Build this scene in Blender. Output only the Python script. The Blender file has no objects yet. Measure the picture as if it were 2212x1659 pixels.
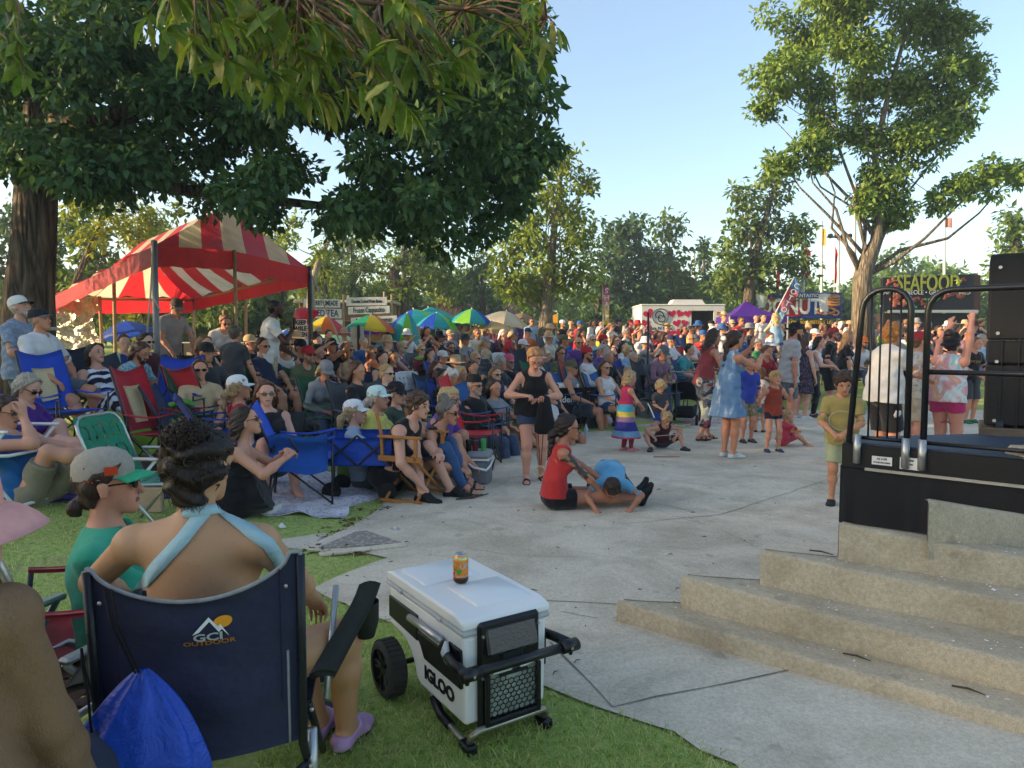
import bpy,math,random
import numpy as np
from mathutils import Vector,Matrix,noise as mnoise
random.seed(7);RNG=np.random.default_rng(7)
scene=bpy.context.scene
COL=scene.collection
pi=math.pi
D2R=math.radians
FPX,CX,CY,HOR,CAMH=1535.0,1106.0,829.5,735.0,1.55
PITCH=math.atan((CY-HOR)/FPX)
def sstep(a,b,x):
 t=min(max((x-a)/(b-a),0.0),1.0);return t*t*(3-2*t)
def gz(Y,x=0.0):
 0
 left=min(0.36,0.11*max(0.0,-x-1.4))*sstep(2.6,5.0,Y)*(1-sstep(9,14,Y))
 t=Y-10.5-5.5*sstep(0.5,5.0,x)
 rise=0.0 if t<=0 else(0.065*(t*t/4 if t<2 else t-1))
 return min(rise,1.1+.12*math.tanh(max(0.0,rise-1.1)*3))+left
def ray(x,y):
 r,u=(x-CX)/FPX,-(y-CY)/FPX
 c,s=math.cos(PITCH),math.sin(PITCH)
 return Vector((r,c+u*s,-s+u*c))
def P(x,y,Y):
 0
 d=ray(x,y)
 return Vector((0,0,CAMH))+d*(Y/d.y)
def G(x,y,z=None):
 0
 d=ray(x,y)
 if z is not None:
  k=(z-CAMH)/d.z
  return Vector((0,0,CAMH))+d*k
 Y=0.6
 while Y<120:
  if CAMH+d.z/d.y*Y<gz(Y,d.x/d.y*Y):break
  Y+=0.02 if Y<20 else 0.1
 return Vector((d.x/d.y*Y,Y,gz(Y,d.x/d.y*Y)))
def XY(x,Y):
 p=P(x,HOR,Y);return Vector((p.x,Y,gz(Y,p.x)))
def headY(yh,x=CX,zh=1.15):
 0
 best,bd,Y=8.0,1e9,3.5
 while Y<60:
  e=abs(HOR+(CAMH-zh-gz(Y,(x-CX)/FPX*Y))/Y*FPX-yh)
  if e<bd-1e-6:bd,best=e,Y
  Y+=0.1
 return best
def srgb(h):
 h=h.lstrip('#');h=''.join(c*2 for c in h)if len(h)==3 else h
 v=[int(h[i:i+2],16)/255 for i in (0,2,4)]
 return tuple(c/12.92 if c<=0.04045 else((c+0.055)/1.055)**2.4 for c in v)+(1.0,)
MATS={}
def newmat(name):
 m=bpy.data.materials.new(name);m.use_nodes=True
 nt=m.node_tree;nt.nodes.clear()
 out=nt.nodes.new('ShaderNodeOutputMaterial')
 return m,nt,out
def nd(nt,t,**kw):
 n=nt.nodes.new(t)
 for k,v in kw.items():
  if k.startswith('i_'):
   n.inputs[k[2:].replace('_',' ')].default_value=v
  else:setattr(n,k,v)
 return n
def mixc(nt,fac,a,b,mode='MIX'):
 n=nt.nodes.new('ShaderNodeMix');n.data_type='RGBA';n.blend_type=mode
 for sock,v in ((n.inputs[0],fac),(n.inputs[6],a),(n.inputs[7],b)):
  if isinstance(v,bpy.types.NodeSocket):nt.links.new(v,sock)
  elif isinstance(v,(int,float)):sock.default_value=v
  else:sock.default_value=v
 return n.outputs[2]
def ramp(nt,fac,stops,interp='LINEAR'):
 n=nt.nodes.new('ShaderNodeValToRGB');n.color_ramp.interpolation=interp
 el=n.color_ramp.elements
 while len(el)<len(stops):el.new(0.5)
 for e,(p,c) in zip(el,stops):
  e.position=p;e.color=c if len(c)==4 else tuple(c)+(1,)
 nt.links.new(fac,n.inputs[0]);return n.outputs[0]
def noise(nt,scale,detail=3,vec=None,rough=0.55,dist=0.0):
 n=nd(nt,'ShaderNodeTexNoise');n.inputs['Scale'].default_value=scale
 n.inputs['Detail'].default_value=detail;n.inputs['Roughness'].default_value=rough
 n.inputs['Distortion'].default_value=dist
 if vec is not None:nt.links.new(vec,n.inputs['Vector'])
 return n.outputs['Fac']
def objvec(nt):return nd(nt,'ShaderNodeTexCoord').outputs['Object']
def principled(nt,out,col,rough=0.8,metal=0.0,spec=0.3,bump=None,bstr=0.2,bdist=0.01,sheen=0.0):
 b=nd(nt,'ShaderNodeBsdfPrincipled')
 if isinstance(col,bpy.types.NodeSocket):nt.links.new(col,b.inputs['Base Color'])
 else:b.inputs['Base Color'].default_value=col
 if isinstance(rough,bpy.types.NodeSocket):nt.links.new(rough,b.inputs['Roughness'])
 else:b.inputs['Roughness'].default_value=rough
 b.inputs['Metallic'].default_value=metal
 b.inputs['Specular IOR Level'].default_value=spec
 if sheen:b.inputs['Sheen Weight'].default_value=sheen
 if bump is not None:
  n=nd(nt,'ShaderNodeBump');n.inputs['Strength'].default_value=bstr
  n.inputs['Distance'].default_value=bdist
  nt.links.new(bump,n.inputs['Height']);nt.links.new(n.outputs[0],b.inputs['Normal'])
 nt.links.new(b.outputs[0],out.inputs[0])
 return b
def M(name,col=None,rough=0.7,var=0.18,scale=12,metal=0.0,spec=0.3,bstr=0.15,bscale=None,bdist=0.01):
 0
 if name in MATS:return MATS[name]
 m,nt,out=newmat(name)
 v=objvec(nt)
 base=nd(nt,'ShaderNodeObjectInfo').outputs['Color']if col is None else(srgb(col)if isinstance(col,str)else col)
 k=noise(nt,scale,4,v)
 shade=ramp(nt,k,[(0.25,(1-var,)*3),(0.75,(1+var*.35,)*3)])
 c=mixc(nt,1.0,base,shade,'MULTIPLY')
 principled(nt,out,c,rough,metal,spec,noise(nt,bscale or scale*6,3,v),bstr,bdist)
 MATS[name]=m;return m
def cloth_mat(name='cloth',weave=420,trans=0.0):
 if name in MATS:return MATS[name]
 m,nt,out=newmat(name)
 v=objvec(nt)
 base=nd(nt,'ShaderNodeObjectInfo').outputs['Color']
 k=noise(nt,7,4,v);shade=ramp(nt,k,[(0.28,(0.78,)*3),(0.7,(1.05,)*3)])
 c=mixc(nt,1.0,base,shade,'MULTIPLY')
 h=nd(nt,'ShaderNodeMath',operation='ADD')
 nt.links.new(noise(nt,16,3,v),h.inputs[0])
 h2=nd(nt,'ShaderNodeMath',operation='MULTIPLY');h2.inputs[1].default_value=0.15
 nt.links.new(noise(nt,weave,1,v),h2.inputs[0]);nt.links.new(h2.outputs[0],h.inputs[1])
 b=principled(nt,out,c,0.85,0,0.2,h.outputs[0],0.35,0.02,sheen=0.15)
 if trans:
  t=nd(nt,'ShaderNodeBsdfTranslucent');nt.links.new(c,t.inputs[0])
  mx=nd(nt,'ShaderNodeMixShader');mx.inputs[0].default_value=trans
  nt.links.new(b.outputs[0],mx.inputs[1]);nt.links.new(t.outputs[0],mx.inputs[2]);nt.links.new(mx.outputs[0],out.inputs[0])
 MATS[name]=m;return m
def skin_mat():
 if 'skin' in MATS:return MATS['skin']
 m,nt,out=newmat('skin')
 v=objvec(nt);base=nd(nt,'ShaderNodeObjectInfo').outputs['Color']
 k=noise(nt,9,4,v)
 c=mixc(nt,ramp(nt,k,[(0.35,(0,0,0)),(0.75,(0.35,)*3)]),base,mixc(nt,1.0,base,(1.0,0.72,0.62,1),'MULTIPLY'))
 sp=ramp(nt,noise(nt,130,1,v),[(0.68,(1,1,1)),(0.74,(0.62,0.5,0.45))])
 c=mixc(nt,0.5,c,mixc(nt,1.0,c,sp,'MULTIPLY'))
 b=principled(nt,out,c,0.5,0,0.35,noise(nt,260,2,v),0.08,0.003)
 b.inputs['Subsurface Weight'].default_value=0.08;b.inputs['Subsurface Radius'].default_value=(0.02,0.008,0.005)
 MATS['skin']=m;return m
def hair_mat():
 if 'hair' in MATS:return MATS['hair']
 m,nt,out=newmat('hair')
 v=objvec(nt);base=nd(nt,'ShaderNodeObjectInfo').outputs['Color']
 mp=nd(nt,'ShaderNodeMapping');mp.inputs['Scale'].default_value=(1,1,0.12);nt.links.new(v,mp.inputs[0])
 k=noise(nt,90,3,mp.outputs[0],dist=0.6)
 c=mixc(nt,1.0,base,ramp(nt,k,[(0.3,(0.45,)*3),(0.7,(1.35,)*3)]),'MULTIPLY')
 principled(nt,out,c,0.5,0,0.35,k,0.7,0.012)
 MATS['hair']=m;return m
class MB:
 0
 def __init__(s):s.v,s.f,s.m=[],[],[];s.cur=0
 def add(s,vs,fs):
  o=len(s.v);s.v+=[tuple(v)for v in vs]
  s.f+=[tuple(i+o for i in f)for f in fs];s.m+=[s.cur]*len(fs);return s
 def box(s,c,d,rot=None,bev=0.0):
  x,y,z=d[0]/2,d[1]/2,d[2]/2
  b=min(bev,x*.9,y*.9,z*.9)
  c=Vector(c);R=rot if rot is not None else Matrix.Identity(3)
  if isinstance(R,(int,float)):R=Matrix.Rotation(R,3,'Z')
  if b<=0:
   vs=[Vector((sx*x,sy*y,sz*z))for sx in (-1,1)for sy in (-1,1)for sz in (-1,1)]
   fs=[(0,1,3,2),(4,6,7,5),(0,4,5,1),(2,3,7,6),(0,2,6,4),(1,5,7,3)]
  else:
   vs,idx=[],{}
   for sx in (-1,1):
    for sy in (-1,1):
     for sz in (-1,1):
      for a in range(3):
       p=[sx*(x-b),sy*(y-b),sz*(z-b)]
       p[a]=(sx*x,sy*y,sz*z)[a]
       idx[sx,sy,sz,a]=len(vs);vs.append(Vector(p))
   fs=[]
   S=(-1,1)
   for a in range(3):
    o=[i for i in range(3)if i!=a]
    for sg in S:
     q=[]
     for u,w in ((-1,-1),(1,-1),(1,1),(-1,1)):
      k=[0,0,0];k[a]=sg;k[o[0]]=u;k[o[1]]=w;q.append(idx[k[0],k[1],k[2],a])
     flip=(sg>0)==(a==1)
     fs.append(tuple(reversed(q))if flip else tuple(q))
   for a in range(3):
    o=[i for i in range(3)if i!=a]
    for u in S:
     for w in S:
      k1,k2=[0]*3,[0]*3
      k1[a],k2[a]=-1,1
      for k in (k1,k2):k[o[0]]=u;k[o[1]]=w
      fs.append((idx[(*k1,o[0])],idx[(*k2,o[0])],idx[(*k2,o[1])],idx[(*k1,o[1])]))
   for sx in S:
    for sy in S:
     for sz in S:fs.append((idx[sx,sy,sz,0],idx[sx,sy,sz,1],idx[sx,sy,sz,2]))
  return s.add([R@v+c for v in vs],fs)
 def cyl(s,p0,p1,r0,r1=None,n=10,caps=True):
  return s.tube([p0,p1],[r0,r0 if r1 is None else r1],n,caps)
 def tube(s,path,r,n=8,caps=True,closed=False):
  path=[Vector(p)for p in path];N=len(path)
  rs=r if isinstance(r,(list,tuple))else[r]*N
  vs,fs=[],[];prev=None
  for i,p in enumerate(path):
   if closed:t=path[(i+1)%N]-path[i-1]
   else:t=path[min(i+1,N-1)]-path[max(i-1,0)]
   if t.length<1e-9:t=Vector((0,0,1))
   t.normalize()
   if prev is None:
    a=Vector((0,0,1))if abs(t.z)<0.9 else Vector((1,0,0))
   else:a=prev
   u=a-t*a.dot(t)
   if u.length<1e-6:u=t.orthogonal()
   u.normalize();w=t.cross(u);prev=u
   for k in range(n):
    an=2*pi*k/n
    vs.append(p+(u*math.cos(an)+w*math.sin(an))*rs[i])
  for i in range(N if closed else N-1):
   j=(i+1)%N
   for k in range(n):
    k2=(k+1)%n
    fs.append((i*n+k,i*n+k2,j*n+k2,j*n+k))
  if caps and not closed:
   fs.append(tuple(reversed(range(n))));fs.append(tuple((N-1)*n+k for k in range(n)))
  return s.add(vs,fs)
 def lathe(s,prof,n=24,M4=None,ang=2*pi):
  full=abs(ang-2*pi)<1e-6;cols=n if full else n+1
  vs,fs=[],[]
  for(r,z) in prof:
   for k in range(cols):
    a=ang*k/n;v=Vector((r*math.cos(a),r*math.sin(a),z))
    vs.append(M4@v if M4 is not None else v)
  for i in range(len(prof)-1):
   for k in range(n):
    k2=(k+1)%cols
    fs.append((i*cols+k,i*cols+k2,(i+1)*cols+k2,(i+1)*cols+k))
  return s.add(vs,fs)
 def sphere(s,c,r,n=12,m=8):
  c=Vector(c);rx,ry,rz=r if isinstance(r,(tuple,list))else(r,r,r)
  vs,fs=[],[]
  for i in range(m+1):
   th=pi*i/m
   for k in range(n):
    a=2*pi*k/n
    vs.append(c+Vector((rx*math.sin(th)*math.cos(a),ry*math.sin(th)*math.sin(a),rz*math.cos(th))))
  for i in range(m):
   for k in range(n):
    fs.append((i*n+k,(i+1)*n+k,(i+1)*n+(k+1)%n,i*n+(k+1)%n))
  return s.add(vs,fs)
 def grid(s,fn,nu,nv,thick=0.0):
  0
  pts=[[Vector(fn(i/nu,j/nv))for j in range(nv+1)]for i in range(nu+1)]
  vs=[p for r in pts for p in r];w=nv+1
  fs=[(i*w+j,(i+1)*w+j,(i+1)*w+j+1,i*w+j+1)for i in range(nu)for j in range(nv)]
  if thick:
   n=len(vs);nr=[]
   for i in range(nu+1):
    for j in range(nv+1):
     a=pts[min(i+1,nu)][j]-pts[max(i-1,0)][j];b=pts[i][min(j+1,nv)]-pts[i][max(j-1,0)]
     c=a.cross(b);c=c.normalized()if c.length>1e-12 else Vector((0,0,1));nr.append(c)
   vs=vs+[p-q*thick for p,q in zip(vs,nr)]
   fs=fs+[tuple(k+n for k in reversed(f))for f in fs]
   bd=[i*w for i in range(nu+1)]+[nu*w+j for j in range(1,nv+1)]+[i*w+nv for i in range(nu-1,-1,-1)]+[j for j in range(nv-1,0,-1)]
   for a,b in zip(bd,bd[1:]+bd[:1]):fs.append((a,a+n,b+n,b)[::-1])
  return s.add(vs,fs)
 def prism(s,poly,z0,z1):
  0
  n=len(poly)
  a0=z0 if isinstance(z0,(list,tuple))else[z0]*n
  a1=z1 if isinstance(z1,(list,tuple))else[z1]*n
  vs=[(p[0],p[1],a)for p,a in zip(poly,a0)]+[(p[0],p[1],a)for p,a in zip(poly,a1)]
  fs=[tuple(reversed(range(n))),tuple(range(n,2*n))]+[(i,(i+1)%n,n+(i+1)%n,n+i)for i in range(n)]
  return s.add(vs,fs)
 def build(s,name,mat,parent=None,smooth=False,color=None,loc=None,rotz=0.0):
  me=bpy.data.meshes.new(name);me.from_pydata(s.v,[],s.f)
  mats=mat if isinstance(mat,(list,tuple))else[mat]
  for x in mats:me.materials.append(x)
  if len(mats)>1:me.polygons.foreach_set('material_index',s.m)
  me.update()
  return link(name,me,parent,smooth,color,loc,rotz)
def link(name,me,parent=None,smooth=False,color=None,loc=None,rotz=0.0):
 if smooth:me.polygons.foreach_set('use_smooth',[True]*len(me.polygons))
 o=bpy.data.objects.new(name,me);COL.objects.link(o)
 if parent is not None:o.parent=parent
 if color is not None:o.color=srgb(color)if isinstance(color,str)else color
 if loc is not None:o.location=loc
 if rotz:o.rotation_euler.z=rotz
 return o
def soft(o,angle=40):
 0
 me=o.data;me.polygons.foreach_set('use_smooth',[True]*len(me.polygons))
 me.set_sharp_from_angle(angle=D2R(angle));return o
def tag(o,label,cat,group=None,kind=None):
 o['label']=label;o['category']=cat
 if group:o['group']=group
 if kind:o['kind']=kind
 return o
def thing(name,label,cat,loc=(0,0,0),rotz=0.0,group=None):
 o=bpy.data.objects.new(name,None);COL.objects.link(o);o.empty_display_size=0.1
 o.location=loc;o.rotation_euler.z=rotz
 return tag(o,label,cat,group)
def struct(o):o['kind']='structure';return o
def copy_tree(o,parent=None):
 c=o.copy();COL.objects.link(c)
 if parent is not None:c.parent=parent
 for ch in list(o.children):copy_tree(ch,c)
 return c
def arr_mesh(name,V,F,mats,smooth=False,midx=None):
 0
 me=bpy.data.meshes.new(name)
 V=np.asarray(V,np.float32);F=np.asarray(F,np.int32);n,k=F.shape
 me.vertices.add(len(V));me.vertices.foreach_set('co',V.ravel())
 me.loops.add(n*k);me.loops.foreach_set('vertex_index',F.ravel())
 me.polygons.add(n);me.polygons.foreach_set('loop_start',np.arange(0,n*k,k,dtype=np.int32))
 for x in (mats if isinstance(mats,(list,tuple))else[mats]):me.materials.append(x)
 if midx is not None:me.polygons.foreach_set('material_index',np.asarray(midx,np.int32))
 if smooth:me.polygons.foreach_set('use_smooth',np.ones(n,bool))
 me.update(calc_edges=True);return me
TEXTN=[0]
def text(s,size,mat,parent=None,name='lettering',fn=None,bold=0.0,sx=1.0,spacing=1.0,extrude=0.002,at=None,rot=None,shear=0.0,res=3):
 0
 cu=bpy.data.curves.new('lettering_curve','FONT');cu.body=s;cu.size=size;cu.align_x='CENTER';cu.align_y='CENTER'
 cu.extrude=extrude;cu.offset=bold;cu.space_character=spacing;cu.shear=shear;cu.resolution_u=res
 t=bpy.data.objects.new('lettering_source',cu);COL.objects.link(t)
 dg=bpy.context.evaluated_depsgraph_get()
 me=bpy.data.meshes.new_from_object(t.evaluated_get(dg));COL.objects.unlink(t);bpy.data.objects.remove(t);bpy.data.curves.remove(cu)
 for v in me.vertices:
  x,y,z=v.co;p=Vector((x*sx,-z,y))
  if fn:p=Vector(fn(p))
  else:
   if rot is not None:p=rot@p
   if at is not None:p=p+Vector(at)
  v.co=p
 me.materials.clear();me.materials.append(mat);me.update()
 return link(name,me,parent)
A=lambda*v:np.array(v,float)
def nrm(v):
 l=np.linalg.norm(v);return v/l if l>1e-9 else v
class SDF:
 def __init__(s,h):s.pr,s.h,s.fields=[],h,[]
 def cap(s,a,b,ra,rb=None,k=0.02,lat=None,ls=1.0,sub=False,off=0.0):
  rb=ra if rb is None else rb
  s.pr.append((np.asarray(a,float),np.asarray(b,float),ra+off,rb+off,k,lat,ls,sub));return s
 def ball(s,c,r,k=0.02,lat=None,ls=1.0,sub=False):return s.cap(c,c,r,r,k,lat,ls,sub)
 def cut(s,p,n):s.fields.append(('cut',np.asarray(p,float),nrm(np.asarray(n,float))));return s
 def lcut(s,p,n,r):s.fields.append(('lcut',np.asarray(p,float),nrm(np.asarray(n,float)),r));return s
 def disp(s,fn):s.fields.append(('disp',fn));return s
 def mesh(s):
  h=s.h;lo,hi=A(9,9,9),A(-9,-9,-9)
  for a,b,ra,rb,k,lat,ls,sub in s.pr:
   if sub:continue
   m=max(ra,rb)*max(1,ls)+k*.3
   lo=np.minimum(lo,np.minimum(a,b)-m);hi=np.maximum(hi,np.maximum(a,b)+m)
  lo-=2.5*h;hi+=2.5*h
  n=np.maximum(np.ceil((hi-lo)/h).astype(int)+1,4)
  ax=[lo[i]+h*np.arange(n[i])for i in range(3)]
  D=np.full(tuple(n),1.0,np.float32)
  for a,b,ra,rb,k,lat,ls,sub in s.pr:
   m=max(ra,rb)*max(1,ls)+k+2.5*h
   i0=np.clip(np.floor((np.minimum(a,b)-m-lo)/h).astype(int),0,n-1)
   i1=np.clip(np.ceil((np.maximum(a,b)+m-lo)/h).astype(int)+1,1,n)
   if(i1<=i0).any():continue
   X=(ax[0][i0[0]:i1[0]]-a[0])[:,None,None];Y=(ax[1][i0[1]:i1[1]]-a[1])[None,:,None];Z=(ax[2][i0[2]:i1[2]]-a[2])[None,None,:]
   ab=b-a
   if lat is not None:
    c=X*lat[0]+Y*lat[1]+Z*lat[2];q=c*(1-1/ls)
    X=X-q*lat[0];Y=Y-q*lat[1];Z=Z-q*lat[2]
    ab=ab-(ab@lat)*(1-1/ls)*lat
   L=ab@ab
   if L>1e-10:
    t=np.clip((X*ab[0]+Y*ab[1]+Z*ab[2])/L,0,1)
    d=np.sqrt((X-t*ab[0])**2+(Y-t*ab[1])**2+(Z-t*ab[2])**2)-(ra+(rb-ra)*t)
   else:d=np.sqrt(X*X+Y*Y+Z*Z)-ra
   S=D[i0[0]:i1[0],i0[1]:i1[1],i0[2]:i1[2]]
   if sub:d=-d;S[...]=np.maximum(S,d)+np.maximum(k-np.abs(S-d),0)**2/(4*k)
   else:S[...]=np.minimum(S,d)-np.maximum(k-np.abs(S-d),0)**2/(4*k)
  X,Y,Z=ax[0][:,None,None],ax[1][None,:,None],ax[2][None,None,:]
  for f in s.fields:
   if f[0]=='cut':
    p,nn=f[1],f[2];D=np.maximum(D,((X-p[0])*nn[0]+(Y-p[1])*nn[1]+(Z-p[2])*nn[2]).astype(np.float32))
   elif f[0]=='lcut':
    p,nn,r=f[1:];x,y,z=X-p[0],Y-p[1],Z-p[2]
    D=np.maximum(D,np.minimum(x*nn[0]+y*nn[1]+z*nn[2],r-np.sqrt(x*x+y*y+z*z)).astype(np.float32))
   else:D=f[1](D,X,Y,Z)
  return surfnets(D,lo,h)
def surfnets(D,lo,h):
 s=D<0;nx,ny,nz=D.shape
 cnt=sum(s[i:nx-1+i,j:ny-1+j,k:nz-1+k].astype(np.int8)for i in (0,1)for j in (0,1)for k in (0,1))
 act=(cnt>0)&(cnt<8);I=np.argwhere(act)
 if len(I)==0:return np.zeros((0,3)),np.zeros((0,4),int)
 ID=np.full(act.shape,-1,np.int32);ID[tuple(I.T)]=np.arange(len(I))
 cor=[np.array(c)for c in ((0,0,0),(1,0,0),(0,1,0),(1,1,0),(0,0,1),(1,0,1),(0,1,1),(1,1,1))]
 val=[D[tuple((I+c).T)]for c in cor]
 acc=np.zeros((len(I),3));w=np.zeros(len(I))
 for a in range(8):
  for ax in range(3):
   if cor[a][ax]:continue
   b=a|(1<<ax);va,vb=val[a],val[b]
   x=(va<0)!=(vb<0);t=np.where(x,va/np.where(x,va-vb,1),0)
   p=cor[a]+t[:,None]*(cor[b]-cor[a]);acc+=p*x[:,None];w+=x
 V=(I+acc/w[:,None])*h+lo
 quads=[]
 for ax in range(3):
  u,v=(ax+1)%3,(ax+2)%3
  sl0=[slice(None)]*3;sl1=[slice(None)]*3;sl0[ax]=slice(0,-1);sl1[ax]=slice(1,None)
  e=s[tuple(sl0)]!=s[tuple(sl1)];E=np.argwhere(e)
  E=E[(E[:,u]>0)&(E[:,v]>0)&(E[:,u]<D.shape[u]-1)&(E[:,v]<D.shape[v]-1)]
  if not len(E):continue
  du,dv=np.zeros(3,int),np.zeros(3,int);du[u]=1;dv[v]=1
  q=np.stack([ID[tuple((E-du-dv).T)],ID[tuple((E-dv).T)],ID[tuple(E.T)],ID[tuple((E-du).T)]],1)
  fl=~s[tuple(E.T)];q[fl]=q[fl][:,::-1];quads.append(q)
 return V,np.concatenate(quads)
def ik(a,t,l1,l2,hint):
 0
 d=t-a;L=np.linalg.norm(d);L2=min(max(L,abs(l1-l2)+1e-3),l1+l2-1e-3);u=d/max(L,1e-6);t=a+u*L2
 x=(l1*l1-l2*l2+L2*L2)/(2*L2);r=math.sqrt(max(l1*l1-x*x,0))
 hh=np.asarray(hint,float);hh=hh-u*(hh@u)
 if np.linalg.norm(hh)<1e-4:hh=np.cross(u,A(1,0,0))
 return a+u*x+nrm(hh)*r,t
def rotm(yaw,pitch,roll):
 0
 return np.array(Matrix.Rotation(yaw,3,'Z')@Matrix.Rotation(pitch,3,'X')@Matrix.Rotation(roll,3,'Y'))
POSES={'stand':dict(P=(0,0,.93),lean=2,ank=((-.1,0,.075),(.1,.02,.075)),knee=((0,1,0),(0,1,0)),hand=((-.25,.06,.8),(.25,.06,.8)),elb=((-.5,-1,0),(.5,-1,0))),'sit':dict(P=(0,0,.5),lean=-17,ank=((-.13,.5,.075),(.13,.5,.075)),knee=((0,.3,1),(0,.3,1)),hand=((-.12,.3,.63),(.12,.28,.63)),elb=((-1,-.6,-.3),(1,-.6,-.3))),'sitcross':dict(P=(0,0,.5),lean=-17,ank=((-.1,.5,.075),(-.1,.72,.33)),knee=((0,.3,1),(.1,.2,1)),hand=((-.14,.3,.66),(.16,.3,.68)),elb=((-1,-.6,-.3),(1,-.6,-.3))),'sitfwd':dict(P=(0,0,.5),lean=24,ank=((-.14,.42,.075),(.14,.46,.075)),knee=((0,.3,1),(0,.3,1)),hand=((-.06,.5,.57),(.05,.48,.56)),elb=((-1,-.2,-.6),(1,-.2,-.6))),}
def skel(sp):
 po=dict(POSES[sp.get('pose','stand')]);po.update(sp.get('over',{}))
 h=sp.get('h',1.7);s=h/1.7;fem=sp.get('sex','f')=='f'
 J=dict(s=s,fem=fem);bl=sp.get('build',1.0)
 Pp=A(*po['P'])*s;J['P']=Pp
 a,tw,ro=D2R(po.get('lean',0)),D2R(po.get('twist',0)),D2R(po.get('roll',0))
 R=np.array(Matrix.Rotation(tw,3,'Z')@Matrix.Rotation(ro,3,'Y')@Matrix.Rotation(-a,3,'X'))
 a2=a+D2R(po.get('bend',6));R2=np.array(Matrix.Rotation(tw*1.6,3,'Z')@Matrix.Rotation(ro*1.2,3,'Y')@Matrix.Rotation(-a2,3,'X'))
 lat,fwd,up=R[:,0],R[:,1],R[:,2];lat2,fwd2,up2=R2[:,0],R2[:,1],R2[:,2]
 J.update(lat=lat,fwd=fwd,up=up,lat2=lat2,fwd2=fwd2,up2=up2)
 J['W']=Pp+up*.16*s;J['C']=J['W']+up2*.18*s;J['N']=J['W']+up2*.375*s
 sw=(.158 if fem else.176)*s*(1+(bl-1)*.5)*sp.get('shw',1.0)
 sh=D2R(0);J['S']=[J['N']-up2*.075*s-lat2*sw+up2*po.get('shrug',0)*s,J['N']-up2*.075*s+lat2*sw+up2*po.get('shrug',0)*s]
 hs=s**.38;J['hs']=hs
 gy,gp,gr=po.get('gaze',(0,0,0))if len(po.get('gaze',(0,0,0)))==3 else(*po['gaze'],0)
 Hm=np.array(Matrix.Rotation(D2R(gy)+tw,3,'Z')@Matrix.Rotation(D2R(gr),3,'Y')@Matrix.Rotation(D2R(gp),3,'X'))
 J['H']=Hm
 nk=nrm(up2*.6+A(0,0,1)*.5+Hm[:,1]*.12)
 J['HC']=J['N']+nk*(.085*s+.075*hs)+Hm[:,1]*.02*hs
 arm=[]
 for i in (0,1):
  el,wr=ik(J['S'][i],A(*po['hand'][i])*s,.29*s,.25*s,po['elb'][i]);arm.append((el,wr))
 J['arm']=arm
 hipw=.088*s*(1+(bl-1)*.4);leg=[]
 for i in (0,1):
  hp=Pp+lat*(hipw if i else-hipw)
  kn,an=ik(hp,A(*po['ank'][i])*s,.44*s,.425*s,po['knee'][i]);leg.append((hp,kn,an))
 J['leg']=leg
 J['toe']=[]
 for i in (0,1):
  t=po.get('toe',(None,None))[i]
  if t is None:
   an,kn=leg[i][2],leg[i][1];sh_=nrm(an-kn)
   f=A(*po.get('tdir',((-.12,1,0),(.12,1,0)))[i]);f=f-sh_*(f@sh_)*.0
   if an[2]>.2*s:f=nrm(nrm(f)+sh_*.3)
   t=nrm(f)
  else:t=nrm(A(*t))
  J['toe'].append(t)
 J['curl']=po.get('curl',(.5,.5));J['bl']=bl;J['po']=po
 return J
def hp_(J,x,y,z):return J['HC']+J['H']@(A(x,y,z)*J['hs'])
def torso(S,J,off=0.0,k=.05):
 s,bl,fem=J['s'],J['bl'],J['fem'];P_,W,C,N=J['P'],J['W'],J['C'],J['N'];la,la2=J['lat'],J['lat2']
 b=bl
 S.cap(P_+J['up']*.0*s,P_+J['up']*.06*s,.105*s*b,.1*s*b,k,la,1.5 if fem else 1.38,off=off)
 S.cap(W-J['up']*.03*s,W+J['up2']*.03*s,(.094 if fem else.102)*s*b**1.25,None,k,la,1.3,off=off)
 if b>1.1:S.ball(W+J['fwd']*.05*s*b-J['up']*.02,.105*s*b**1.3,k+off*.2,la,1.15)
 S.cap(C-J['up2']*.03*s,C+J['up2']*.08*s,(.098 if fem else.108)*s*b,(.094 if fem else.106)*s*b,k,la2,1.35 if fem else 1.42,off=off)
 for i in (0,1):S.cap(N-J['up2']*.04*s,J['S'][i]*.8+N*.2-J['up2']*.01*s,.06*s*b**.5,.054*s*b**.5,k,off=off)
 if fem:
  for sg in (-1,1):S.ball(C+J['fwd2']*.072*s*b+la2*sg*.075*s*b+J['up2']*.005*s,.066*s*b+off,.03)
 for sg in (-1,1):S.ball(P_-J['fwd']*.045*s+la*sg*.065*s-J['up']*.01*s,.088*s*b+off,.03)
def arms(S,J,off=0.0,frac=2.0,k=.025,which=(0,1)):
 s,bl,fem=J['s'],J['bl'],J['fem'];g=(.88 if fem else 1.0)*s*bl**.8
 for i in which:
  Sh=J['S'][i];el,wr=J['arm'][i]
  S.ball(Sh,.055*g+off,k)
  if frac>=1:
   S.cap(Sh,el,.05*g,.041*g,k,off=off);f2=min(frac-1,1);e=el+(wr-el)*f2
   S.cap(el,el+(wr-el)*min(.4,f2),.041*g,.04*g,k,off=off)
   if f2>.4:S.cap(el+(wr-el)*.4,e,.04*g,(.04-.014*f2)*g,k,off=off)
  else:S.cap(Sh,Sh+(el-Sh)*frac,.052*g,(.05-.008*frac)*g,k,off=off)
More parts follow.
